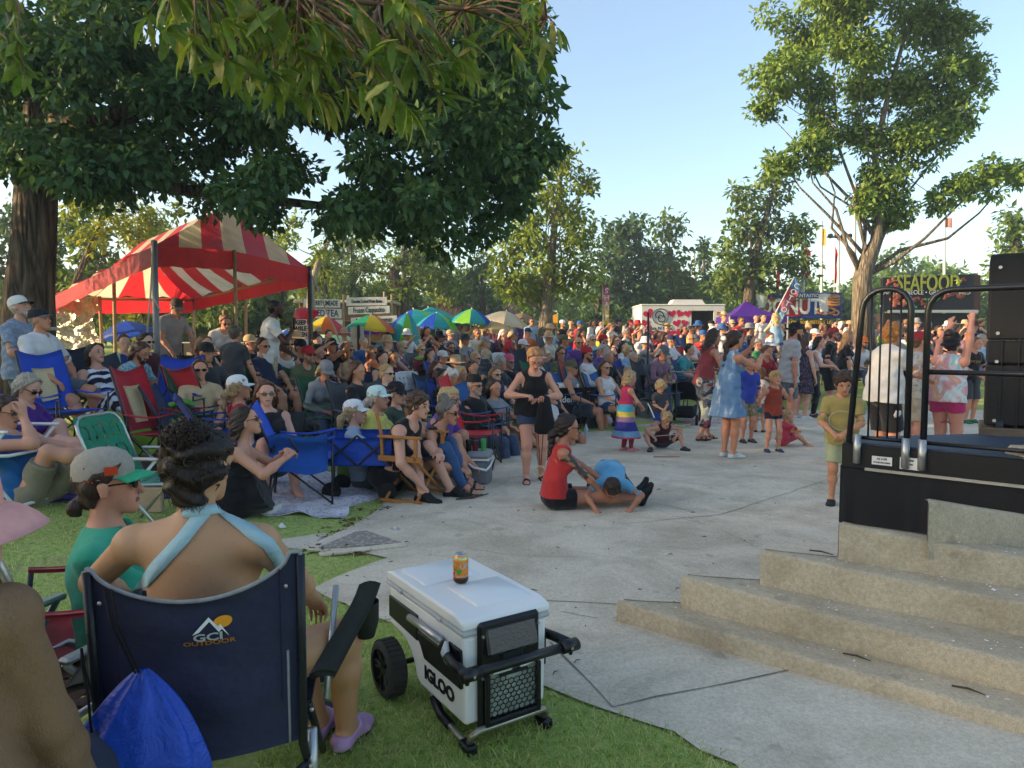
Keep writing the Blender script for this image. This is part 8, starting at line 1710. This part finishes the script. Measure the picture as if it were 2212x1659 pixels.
for key,sp in {'m_short':dict(sex='m',pose='sit',top=T('tee'),bottom=bot,shoes=sh,hair=('short','#3a2618'),glasses='dark'),'m_short_lean':dict(sex='m',pose='sitfwd',over=LEAN,top=T('tee'),bottom=bot,shoes=sh,hair=('short','#3a2618')),'m_beard':dict(sex='m',pose='sit',over=SIT2,build=1.12,top=T('tee'),bottom=bot,shoes=sh,hair=('short','#3a2618'),beard='#4a3020',glasses='dark'),'m_cap':dict(sex='m',pose='sit',over=SIT2,top=T('tee'),bottom=bot,shoes=sh,hair=('crew','#3a2618'),hat=('cap','#888888')),'m_cap_dark':dict(sex='m',pose='sit',over=LEAN,top=T('tee'),bottom=jn,shoes=sh,hair=('crew','#3a2618'),hat=('cap','#888888'),glasses='dark',beard='#4a3a2c'),'m_cap_clap':dict(sex='m',pose='sit',over=CLAP,top=T('tee'),bottom=bot,shoes=sh,hair=('crew','#2a1c14'),hat=('cap','#888888')),'m_tank_cap':dict(sex='m',pose='sit',over=SIT2,build=1.1,top=T('tank'),bottom=bot,shoes=sh,hair=('crew','#3a2618'),hat=('cap','#888888'),glasses='dark'),'m_tank':dict(sex='m',pose='sit',over=LEAN,build=1.08,top=T('tank'),bottom=bot,shoes=sh,hair=('short','#2a1c14'),beard='#2a1c14',glasses='dark'),'m_straw':dict(sex='m',pose='sit',top=T('polo'),bottom=bot,shoes=sh,hair=('crew','#8a8078'),hat=('straw','#c2a468')),'m_bald':dict(sex='m',pose='sit',over=SIT2,build=1.14,top=T('tee'),bottom=bot,shoes=sh,hair=('bald','#000'),glasses='dark'),'m_grey':dict(sex='m',pose='sit',over=SIT2,build=1.08,top=T('polo'),bottom=bot,shoes=sh,hair=('crew','#8f8a84')),'m_long':dict(sex='m',pose='sit',top=T('tee'),bottom=jn,shoes=sh,hair=('long','#3a2a20'),hairlen=.3),'m_bucket':dict(sex='m',pose='sit',over=DRINK,top=T('tee'),bottom=bot,shoes=sh,hair=('crew','#5a4a3a'),hat=('bucket','#888888')),'m_beanie':dict(sex='m',pose='sit',over=SIT2,build=1.1,top=T('long'),bottom=jn,shoes=sh,hair=('crew','#5a4a3a'),hat=('beanie','#1c1c20'),beard='#8a8078',glasses='dark'),'f_long':dict(sex='f',pose='sit',top=T('tank'),bottom=('short_shorts','#34445e'),shoes=('sandals','#3a2a20'),hair=('long','#4a2e1e'),glasses='dark'),'f_long_tee':dict(sex='f',pose='sitcross',top=T('tee'),bottom=('short_shorts','#34445e'),shoes=('sandals','#3a2a20'),hair=('long','#4a2e1e'),hairlen=.36),'f_long_chin':dict(sex='f',pose='sit',over=CHIN,top=T('tee'),bottom=jn,shoes=('sandals','#3a2a20'),hair=('long','#4a2e1e'),hairlen=.3),'f_bob':dict(sex='f',pose='sit',over=SIT2,top=T('tee'),bottom=('shorts','#4a4a50'),shoes=('sandals','#3a2a20'),hair=('bob','#b09868'),glasses='dark'),'f_bob_drink':dict(sex='f',pose='sit',over=DRINK,build=1.1,top=T('tank'),bottom=('shorts','#4a4a50'),shoes=('sandals','#3a2a20'),hair=('bob','#b09868')),'f_curly':dict(sex='f',pose='sit',over=LEAN,build=1.12,top=T('tank'),bottom=bot,shoes=('sandals','#3a2a20'),hair=('curly','#6a4426'),glasses='dark'),'f_bun':dict(sex='f',pose='sit',over=SIT2,top=T('tank'),bottom=bot,shoes=('sandals','#3a2a20'),hair=('bun','#3a261a')),'f_pony_cap':dict(sex='f',pose='sit',top=T('tee'),bottom=bot,shoes=sh,hair=('pony','#6a4a2c'),hat=('cap','#888888'),hairlen=.2),'f_sunhat':dict(sex='f',pose='sit',over=SIT2,top=T('tank'),bottom=bot,shoes=('sandals','#3a2a20'),hair=('long','#4a2e1e'),hat=('sunhat','#888888')),'f_shade':dict(sex='f',pose='sit',over=SHADE,top=T('tank'),bottom=bot,shoes=('sandals','#3a2a20'),hair=('long','#2a1a14')),'f_short_grey':dict(sex='f',pose='sit',over=SIT2,build=1.12,top=T('tee'),bottom=('shorts','#6a6458'),shoes=('sandals','#3a2a20'),hair=('moptop','#b8b2aa')),'f_hood':dict(sex='f',pose='sit',over=dict(LEAN,gaze=(0,-25)),top=T('hoodie'),bottom=jn,shoes=sh,hair=('long','#b09a78'),hat=('cap','#5c5f66')),'m_stand':dict(sex='m',pose='stand',top=T('tee'),bottom=bot,shoes=sh,hair=('short','#3a2618'),glasses='dark'),'m_stand_cap':dict(sex='m',pose='stand',over=dict(hand=((-.1,.28,1.1),(.1,.3,1.1)),elb=((-1,-.4,-.5),(1,-.4,-.5))),top=T('tee'),bottom=bot,shoes=sh,hair=('crew','#3a2618'),hat=('cap','#888888')),'m_stand_hat':dict(sex='m',pose='stand',over=dict(hand=((-.05,.3,1.2),(.15,.36,1.35)),elb=((-1,-.4,-.5),(1,-.2,-1)),curl=(.9,.9)),top=T('tank'),bottom=bot,shoes=sh,hair=('crew','#3a2618'),hat=('cowboy','#a08a5a')),'f_stand_long':dict(sex='f',pose='stand',top=T('tee'),bottom=('short_shorts','#34445e'),shoes=sh,hair=('long','#2a1a14'),hairlen=.42),'f_stand_tank':dict(sex='f',pose='stand',over=dict(hand=((-.06,.3,1.42),(.12,.28,1.44)),elb=((-1,.1,-1),(1,.1,-1))),top=T('tank'),bottom=('short_shorts','#9aa4b4'),shoes=sh,hair=('long','#8a6a44'),hairlen=.3),'m_stand_bald':dict(sex='m',pose='stand',over=dict(hand=((.1,.22,1.18),(-.08,.25,1.15)),elb=((-1,-.2,-.5),(1,-.2,-.5))),build=1.1,top=T('tee'),bottom=bot,shoes=sh,hair=('bald','#000'),glasses='dark'),}.items():proto(key,vox=V1,h=1.78 if key[0]=='m' else 1.68,**sp)
CN={'black':'#18181b','white':'#cfced0','grey':'#85868a','navy':'#232c48','blue':'#2f5a94','light blue':'#86a4be','teal':'#2a7f86','green':'#2f7a4a','olive':'#565a40','lime':'#6fae30','red':'#a8242c','maroon':'#4f1c26','pink':'#c8587a','purple':'#57377f','lavender':'#a49cc0','tan':'#b39a78','orange':'#cf6a2c','yellow':'#c9b83a','mauve':'#75586a','cream':'#c9c0ac','rust':'#8c4034','charcoal':'#34363b','mint':'#a8c8b4'}
SK=['#c79a82','#bb8669','#c08e74','#ad7a5c','#d0a890','#b47f66'];HC_={'dark':'#231811','brown':'#4a3020','auburn':'#5f3420','blond':'#b59a68','grey':'#9a948c','white':'#cfcac4','light brown':'#7a5a3a'}
HATN={'cap':'cap','straw_hat':'straw hat','bucket_hat':'bucket hat','sun_hat':'sun hat','cowboy_hat':'cowboy hat','beanie':'beanie'}
def place(key,x,y,col,face,hair=None,hatc=None,label=None,Y=None,sk=None,botc=None,jig=0.0,rr=random):
 src,hc=PROTO[key];c=copy_tree(src);Y=Y or Yof(y);Tg=P(x,y,Y);Rz=np.array(Matrix.Rotation(-D2R(face),3,'Z'));h_=Rz@hc
 zg=gz(Tg.y-h_[1],Tg.x-h_[0]);c.location=(Tg.x-h_[0],Tg.y-h_[1],zg+max(-.45,min(.5,Tg.z-zg-h_[2])));c.rotation_euler=(0,0,-D2R(face));c.color=srgb(sk or rr.choice(SK))
 for ch in c.children:
  n=ch.name.split('.')[0]
  if n in ('tshirt','tank_top','polo_shirt','long_sleeved_shirt','hooded_jacket'):ch.color=srgb(CN[col])
  elif n in ('hair','beard')and hair:ch.color=srgb(HC_[hair])
  elif n in HATN and hatc:ch.color=srgb(CN.get(hatc,hatc));[setattr(g,'color',srgb(CN.get(hatc,hatc)))for g in ch.children]
  elif n in ('shorts','jeans')and botc:ch.color=srgb(CN[botc])
 c['group']=CG;c['label']=label or '';return c
NAMED=[('m_short',569,749,'navy','dark',None,'person in a navy tee and sunglasses under the microphone man',10.6),('m_tank',620,745,'white','dark',None,'bearded person in a white tank top right of the microphone man',11.2),('m_straw',641,735,'tan',None,'tan','person in a straw hat by the dark tent corner pole',12.5),('m_cap',650,752,'black',None,'black','person in a black cap and black tee at the foot of the tent corner pole',11.6),('m_cap_dark',667,768,'olive','light brown','red','person in a red cap and olive tee below the dark tent pole',10.8),('f_bun',686,738,'pink','dark',None,'person in hot pink with dark bun right of the tent pole',13.5),('m_cap_clap',716,748,'black',None,'black','person in a black cap clapping below the blank white board',12.4),('m_short_lean',711,724,'navy','dark',None,'person in a navy shirt below the left rainbow parasol',17.5),('f_shade',688,760,'maroon','dark',None,'dark haired person shading the eyes in front of the clapping one',12.0),('f_hood',704,802,'grey','blond','grey','person in a grey hooded jacket and grey cap with blond hair',9.6),('f_curly',752,757,'tan','light brown',None,'person with curly sunlit hair, sunglasses and tan top',12.6),('m_grey',786,741,'blue','grey',None,'grey haired person in a bright blue tee and sunglasses',15.5),('f_long',806,762,'orange','light brown',None,'person in sunglasses and an orange strappy top',13.3),('f_bun',827,775,'charcoal','dark',None,'person with pinned dark hair and charcoal top beside the dark red top',11.6),('f_long_tee',850,772,'maroon','dark',None,'person with long dark hair in a dark red top with crossed legs',12.4),('m_straw',838,742,'white',None,'tan','older person in a wide straw hat behind the dark red top',14.8),('m_long',772,803,'black','brown',None,'person with long brown hair in a black tee looking up',9.2),('m_short',836,808,'navy','blond',None,'person with short blond hair in a navy tee looking at the camera',9.9),('m_cap_dark',869,753,'mauve','grey','tan','person with grey beard, tan cap and mauve tee',15.2),('f_bob',911,756,'lime','blond',None,'person with a blond bob and bright lime top',16.5),('f_long_chin',930,767,'black','dark',None,'dark haired person in black resting a hand on the chin',14.8),('m_cap',957,773,'grey',None,'white','person in a white cap and grey tee looking down',14.2),('m_tank',974,752,'black','dark',None,'bearded person in a black tank top left of the webbed white chair',16.2),('m_straw',1005,736,'grey',None,'charcoal','person in a black brimmed hat and grey shirt',17.5),('f_stand_tank',922,717,'black','dark',None,'person standing in black raising both hands below the teal parasols',18),('m_straw',985,788,'white',None,'tan','person in a straw hat and glasses behind the pink top',12.6),('f_long_tee',943,797,'black','auburn',None,'auburn haired person in a black tee behind the dark bob',11.8),('f_bob',953,815,'black','dark',None,'person with a dark bob and black top looking down',10.6),('f_short_grey',977,817,'pink','white',None,'white haired person in a pink tee and sunglasses',10.4),('f_bob_drink',996,810,'white','blond',None,'blond person in a white tank top and sunglasses',10.9),('f_long_chin',1021,796,'blue','brown',None,'brown haired person in a blue tee',11.8),('m_short',1028,775,'olive','blond',None,'person with short blond hair behind the blue tee',14),('m_beanie',1026,834,'black','grey','black','grey bearded person in a black beanie and long black sleeves',9.6),('f_long_tee',1068,839,'grey','dark',None,'dark haired person in grey tee right of the black beanie',10.2),('f_long',1072,810,'navy','light brown',None,'ginger haired person in sunglasses behind the grey tee',11.6),('m_bucket',880,724,'white',None,'white','person in a white bucket hat and white shirt under the half folded parasol',19.5),('m_cap',857,723,'lavender',None,'white','person in a white cap left of the white bucket hat',20),('f_short_grey',828,727,'light blue','grey',None,'grey haired person in pale blue before the rainbow parasol pole',20),('f_sunhat',950,729,'black','dark','black','person in a floppy black hat behind the bearded black tank top',18.5),('m_cap',973,724,'grey',None,'tan','person in a tan cap and grey tee beside the floppy black hat',19.5),('f_short_grey',1082,786,'charcoal','grey',None,'person with grey ponytail seated left of the standing black tank top',12.8),('m_beanie',1100,783,'black',None,'pink','person in a pink bandana left of the standing black tank top',13.2),('m_cap',1165,776,'white',None,'white','person in a white cap half hidden by the standing black tank top',14.2),('m_tank_cap',1131,747,'grey',None,'white','person in a grey tank top and white cap in front of the white webbed chair',16.2),('m_stand_cap',1219,738,'black','dark','olive','person in an olive cap and black tee standing among the seats',16.2),('m_short',1212,764,'olive','dark',None,'dark haired person in an olive tee behind the wagon',14.4),('m_tank_cap',1235,796,'grey','grey','olive','person in a camouflage cap and grey tank top behind the black wagon',12.4),('f_long',1307,795,'white','brown',None,'person in a white tank top and sunglasses above the wagon lid',12.4),('f_bun',1316,772,'black','grey',None,'person in a black tank top with a hair bun near the drum bin pole',14.5),('f_short_grey',1303,757,'purple','grey',None,'grey haired person in purple left of the maroon top',15.6),('m_grey',1369,774,'tan','grey',None,'grey haired person in a tan polo shirt above the drum bin',14.6),('f_long',1329,736,'maroon','brown',None,'person in a maroon tank top facing the camera',18),('f_long_tee',1348,749,'white','dark',None,'person in a white tee and sunglasses right of the purple one',16.4),('f_bob',1358,759,'light blue','blond',None,'blond person in a light blue tee above the trash bin pole',15.8),('m_bucket',1395,742,'grey','grey','white','person in a white hat drinking behind the drum bin pole',17.5),('m_cap',1451,737,'white','grey','navy','person in a white tee and navy cap looking down',17.5),('m_short_lean',1490,756,'teal','dark',None,'dark haired person in a teal tee leaning forward by the stroller',15),('m_bald',1492,732,'white',None,None,'person with sunglasses and white tee left of the long dark hair',18),('m_beard',1233,722,'green','brown',None,'bearded person in a green tee behind the standing black tee',20),('m_straw',1187,712,'light blue',None,'tan','person in a tan hat and blue polo shirt by the pale forked trunk',21),('m_cap',1141,719,'orange',None,'navy','person in a navy cap and peach tee under the cream parasols',21),('f_long',1438,729,'lavender','dark',None,'person in a lavender tank top and sunglasses before the trailer',19),('f_long_tee',1421,724,'red','brown',None,'person in a red tee before the heart pattern trailer',20),('m_short',1492,714,'yellow','dark',None,'person in a yellow tee and sunglasses below the trailer window',22),('f_long',1478,711,'black','brown',None,'person in a black tank top and sunglasses below the trailer window',23),('m_stand',1128,700,'purple','dark',None,'person standing in a purple tee before the cream parasol',27),('m_stand_cap',1363,699,'red',None,'red','person standing in a red cap and red shirt left of the trailer',27),('f_stand_long',1280,698,'white','dark',None,'person standing in a white tee beside the pink yellow flag',26),('f_stand_long',1297,700,'black','dark',None,'person standing in black right of the white tee',26),('m_stand',1601,694,'red','brown',None,'person standing in a red tee below the purple canopy',22),('m_stand_hat',1564,686,'black','brown','tan','person standing in a cowboy hat and black tank top by the trailer end',21),('m_stand_bald',1635,690,'black',None,None,'bald person with crossed arms standing in black under the purple canopy',23),('f_stand_long',1649,687,'white','dark',None,'person with very long dark hair standing by the cotton candy flag',21.5),('f_stand_tank',1675,686,'light blue','blond',None,'person in a pale blue tank top seen from behind by the cotton candy flag',20),('m_straw',1620,712,'charcoal','dark','grey','bearded person dressed in charcoal with a grey brimmed hat',19),('m_bucket',1561,712,'white',None,'blue','person in a blue bucket hat and white tee',20),('m_grey',1638,744,'green','grey',None,'grey haired person in a green tee behind the raised hands',16.5),('m_short_lean',1659,760,'red','auburn',None,'auburn haired person in a bright red tee leaning forward',14.8),('f_sunhat',1665,747,'navy','brown','white','person in a floppy white hat behind the bright red tee',16.6),('m_beard',1802,700,'navy','dark',None,'bearded person in sunglasses and navy tee below the donut stand',21),('m_cap',1761,723,'white',None,'white','person in a white cap between the braids and the red bandana',18),('m_cap',1737,731,'blue',None,'black','person in a black cap behind the dark braids',17.5),('m_cap_dark',1866,741,'white',None,'orange','person in an orange cap and white shirt behind the gate bars',16),('m_bald',1864,697,'black',None,None,'bald person in black behind the gate bars',22),('m_bucket',1981,691,'lavender',None,'grey','person in a grey bucket hat between the two railing panels',22),('f_long',2030,700,'black','dark',None,'dark haired person in black above the raised arms',19.5),('f_shade',2066,692,'olive','dark',None,'person shading the eyes below the black food stand',20),('m_straw',2104,692,'black','dark','maroon','person in a dark hat and sunglasses left of the loudspeaker',20),('f_long_tee',2088,720,'mauve','dark',None,'dark haired person in mauve behind the band tee boy',17.5),('m_grey',2122,735,'light blue','grey',None,'grey haired person in pale blue beside the loudspeaker',15.5),('m_grey',268,742,'mint','brown',None,'older person in a pale mint tee behind the tropical shirt',10.5),('m_short',316,740,'maroon','dark',None,'person with black hair in a maroon tee behind the tropical shirt',10.2),('f_long',443,745,'black','light brown',None,'person in black in front of the sound desk',10.2),('m_cap',541,742,'black','dark','tan','person in a tan cap by the lighting console',12),('m_short',432,800,'tan','brown',None,'brown haired person in a tan tee before the sound desk',8.6),('m_cap',447,764,'charcoal',None,'black','person in a black cap and charcoal tee in the scarlet chair',9.2),('m_short_lean',1180,855,'white','dark',None,'dark haired person in white low behind the standing black tank top',10.2),('f_bun',1195,845,'black','dark',None,'person in a black tank top with a dark bun beside the wagon',10.8),]
rc=random.Random(99);XS,YS=[],[]
for key,x,y,col,hair,hatc,lb,Y in NAMED:
 f=rc.uniform(105,150)if x<1500 else rc.uniform(90,170)
 if 'behind by' in lb or 'seen from behind' in lb:f=10
 place(key,x,y,col,f,hair,hatc,('person, ' if lb.startswith(('dark haired boy','child','brown haired child'))else '')+lb,Y,rr=rc);XS.append(x);YS.append(y)
keysS=[k for k in PROTO if 'stand' not in k];keysU=[k for k in PROTO if 'stand' in k]
LM_=[(560,'the sound equipment'),(640,'the keep aisle open sign'),(700,'the left rainbow parasol'),(760,'the blank white board'),(805,'the right rainbow parasol'),(880,'the half folded parasol'),(945,'the middle teal parasol'),(1020,'the rightmost teal parasol'),(1090,'the cream parasol'),(1135,'the dark tan parasol'),(1180,'the pale forked trunk'),(1240,'the small rainbow parasol'),(1300,'the pink yellow flag'),(1350,'the trailer edge'),(1420,'the trailer logo'),(1475,'the trailer hearts'),(1520,'the trailer window'),(1570,'the trailer end'),(1620,'the purple canopy'),(1690,'the cotton candy flag'),(1750,'the donut sign'),(1800,'the lemonade sign'),(1860,'the fork tree trunk'),(1920,'the gate bars'),(1985,'the railing gap'),(2050,'the seafood sign'),(2110,'the loudspeaker edge')]
rows=[(702,11.5,0),(707,13,0),(713,15,0),(720,17,0),(728,20,0),(738,24,0),(750,30,1),(764,36,1),(780,44,1)]
FAR=[]
for ri,(y,step,near) in enumerate(rows):
 x=548+rc.uniform(0,step)if y>708 else 640
 xmax=2128 if y<735 else(1480 if y<772 else 1180)
 while x<xmax:
  yy=y+rc.gauss(0,2.2);xx=x+rc.gauss(0,step*.2);x+=step*rc.uniform(.85,1.35)
  lim=.5*(FPX/Yof(yy))*.42
  if any(abs(xx-a)<lim*1.15 and abs(yy-b)<lim*.9 for a,b in zip(XS,YS)):continue
  if yy>745 and xx<600:continue
  if 1480<xx<1860 and yy>745:continue
  if xx<660 and yy<722 or 650<xx<870 and yy<717 or 1380<xx<1500 and yy<711 or 1640<xx<1830 and yy<706:continue
  XS.append(xx);YS.append(yy);up=yy<714 and rc.random()<.3
  k=rc.choice(keysU if up else keysS);col=rc.choices(list(CN),[9,9,7,6,6,4,3,4,3,1,5,3,4,3,2,4,2,2,2,4,2,6,2])[0];hr_=rc.choice(list(HC_));hc_=rc.choice(['white','black','tan','navy','grey','red','blue','olive','cream'])if k.split('_')[-1] in ('cap','dark','clap','bucket','sunhat','beanie')or 'cap' in k else('tan' if 'straw' in k else None)
  FAR.append((place(k,xx,yy-(5 if up else 0),col,rc.uniform(95,165)if xx<1550 else rc.uniform(60,190),hr_,hc_,None,None if not up else rc.uniform(24,30),rr=rc),xx,yy,k,col,hr_,hc_,up))
FEAT={'short':'short {h} hair','lean':'short {h} hair','beard':'{h} beard and sunglasses','cap':'{c} cap','dark':'{c} cap and sunglasses','clap':'{c} cap, clapping','straw':'straw hat','bald':'bald head','grey':'cropped grey hair','long':'long {h} hair','bucket':'{c} bucket hat','beanie':'{c} knit cap','tee':'long {h} hair','chin':'long {h} hair, hand on chin','bob':'{h} bob','drink':'{h} bob, drinking','curly':'{h} curls','bun':'{h} hair bun','sunhat':'{c} floppy hat','shade':'hand shading the eyes','hood':'hooded jacket','tank':'{h} beard and tank top','stand':'short {h} hair','hat':'tan cowboy hat'}
seen={}
def feat(k,h,c):return FEAT[k.split('_')[-1]if k!='f_stand_tank' else 'long'].format(h=h,c=c or 'tan')
FAR.sort(key=lambda t:(t[1]))
ROWN=lambda y:'farthest row' if y<705 else 'far row' if y<711 else 'back row' if y<717 else 'middle row' if y<733 else 'nearer row' if y<757 else 'front row'
groups_={}
for o,x,y,k,col,h_,c_,up in FAR:
 lm=min(LM_,key=lambda t:abs(t[0]-x))[1];base_=f"person in {col}, {feat(k, h_, c_)}, {'standing in ' if up else ''}{ROWN(y)} below {lm}";groups_.setdefault(base_,[]).append((x,o))
for base_,L in groups_.items():
 L.sort(key=lambda t:t[0])
 if len(L)==1:L[0][1]['label']=base_
 else:
  for i,(x,o) in enumerate(L):o['label']=base_.replace('person',('left' if i==0 else 'right' if i==len(L)-1 else 'middle')+' person',1)
for o,_ in PROTO.values():
 for ch in list(o.children):
  for g in list(ch.children):bpy.data.objects.remove(g)
  bpy.data.objects.remove(ch)
 bpy.data.objects.remove(o)
cp=camp_chair('chair prototype',Vector((0,0,0)),0,'#222a40',h=.95,detail=False);n_ch=0
CHC=['#1f3f9a','#232c48','#8f1c26','#1b1c20','#3c4450','#24603c','#2f5f9a','#55585e'];CHN=['royal blue','navy','dark red','black','slate','green','mid blue','grey']
SEATS=[(x,y,Y,lb,k)for k,x,y,col,hair,hatc,lb,Y in NAMED if 'stand' not in k and 'low behind' not in lb and 'beside the wagon' not in lb]+[(x,y,Yof(y),None,k)for o,x,y,k,*_ in FAR if y>716 and not k.count('stand')]
used_l=set()
for x,y,Y,lb,k in SEATS:
 Tg=P(x,y,Y);ci=rc.randrange(len(CHC));c=copy_tree(cp);f=125+rc.uniform(-12,12);d=Vector((math.sin(D2R(f)),math.cos(D2R(f)),0));pos=Vector((Tg.x,Tg.y,0))+d*.12;zg=gz(pos.y,pos.x);dz=max(-.2,min(.4,Tg.z-zg-1.15));c.location=(pos.x,pos.y,zg+max(0,dz));c.rotation_euler.z=-D2R(f)
 for ch in c.children:
  if ch.name.split('.')[0] in ('seat','backrest','armrest'):ch.color=srgb(CHC[ci])
 if lb:who=lb.split(' in a ')[-1]if False else lb.replace('person ','',1).replace('person, ','');l2=f"{CHN[ci]} camping chair of the one "+' '.join(who.split()[:8]);l2=' '.join(l2.split()[:15])
 else:lm=min(LM_,key=lambda t:abs(t[0]-x))[1];l2=f"{CHN[ci]} camping chair {ROWN(y)} below {lm}"
 while l2 in used_l:
  l2=l2.replace(CHN[ci],rc.choice(['plain ','occupied ','second ','another ','half hidden ','partly covered ','next '])+CHN[ci],1)
 used_l.add(l2);c['label']=l2
for ch in list(cp.children):bpy.data.objects.remove(ch)
bpy.data.objects.remove(cp)
webbed_chair('white webbed lawn chair in the middle rows before the cream parasols',XY(1108,15.6),125,'#c4c8c8','white',h=1.0);webbed_chair('white webbed lawn chair with blue straps right of the crossed legs',XY(912,11.6),130,'#c8c8cc','white',h=1.0);webbed_chair('black and white checked webbed chair left of the white webbed one',XY(1076,14.8),125,'#3a3c40','alu',h=.95)
for lb,x,Y,c_,ins in (('red rimmed camping chair with pale back behind the grey tank top',1266,12.6,'#a8483c',True),('pale blue framed empty chair below the cotton candy flag',1660,17.5,'#5f9ab0',True),('blue empty chair in the middle rows left of the purple shirt',1255,16.0,'#2458c0',None),('grey empty chair beside the teal tee',1440,14.5,'#6a7482',None),('charcoal empty chair right of the drum bin pole',1420,13.5,'#2a2e36',None),('tan peach empty chair left of the olive tee',1195,15.2,'#b07a5c',None),('dark empty chair at the end of the left rows',1152,14.8,'#262a34',None),('green folded chair in the far rows by the trailer',1590,20,'#2a4a36',None)):
 camp_chair(lb,XY(x,Y),130,c_,h=1.15,inset=ins,detail=False)
_n=0
for x_,y_,h_,r_s in ((-44,-13,14.5,4.6),(-46,-6,15.5,4.8),(-43,1,15.5,4.4),(-46,8,10.5,4.4),(-44,15,10,4.0),(-40,-20,14,4.5),(-48,22,10,4.0),(-45,-2.5,16.5,4.2),(-45,-9.5,16,4.2)):  # unseen trees added to block the low sun; heights shaped for shade
 _n+=1;unseen_shade_tree(('big','tall','broad','dense','leafy','round','far','tallest','middle')[_n-1]+' unseen shade tree added far outside the left of the view',x_,y_,h_,r_s,95,_n,1.2)
hz=MB();hz.box((0,28,17),(130,100,40));m,nt,out=newmat('haze_air');vp=nd(nt,'ShaderNodeVolumePrincipled');vp.inputs['Color'].default_value=(.78,.87,1.0,1);vp.inputs['Density'].default_value=.0018;vp.inputs['Anisotropy'].default_value=.35;nt.links.new(vp.outputs[0],out.inputs['Volume'])
o=hz.build('haze',m);tag(o,'thin evening haze in the air over the park','haze',kind='stuff')
scene.cycles.volume_bounces=0
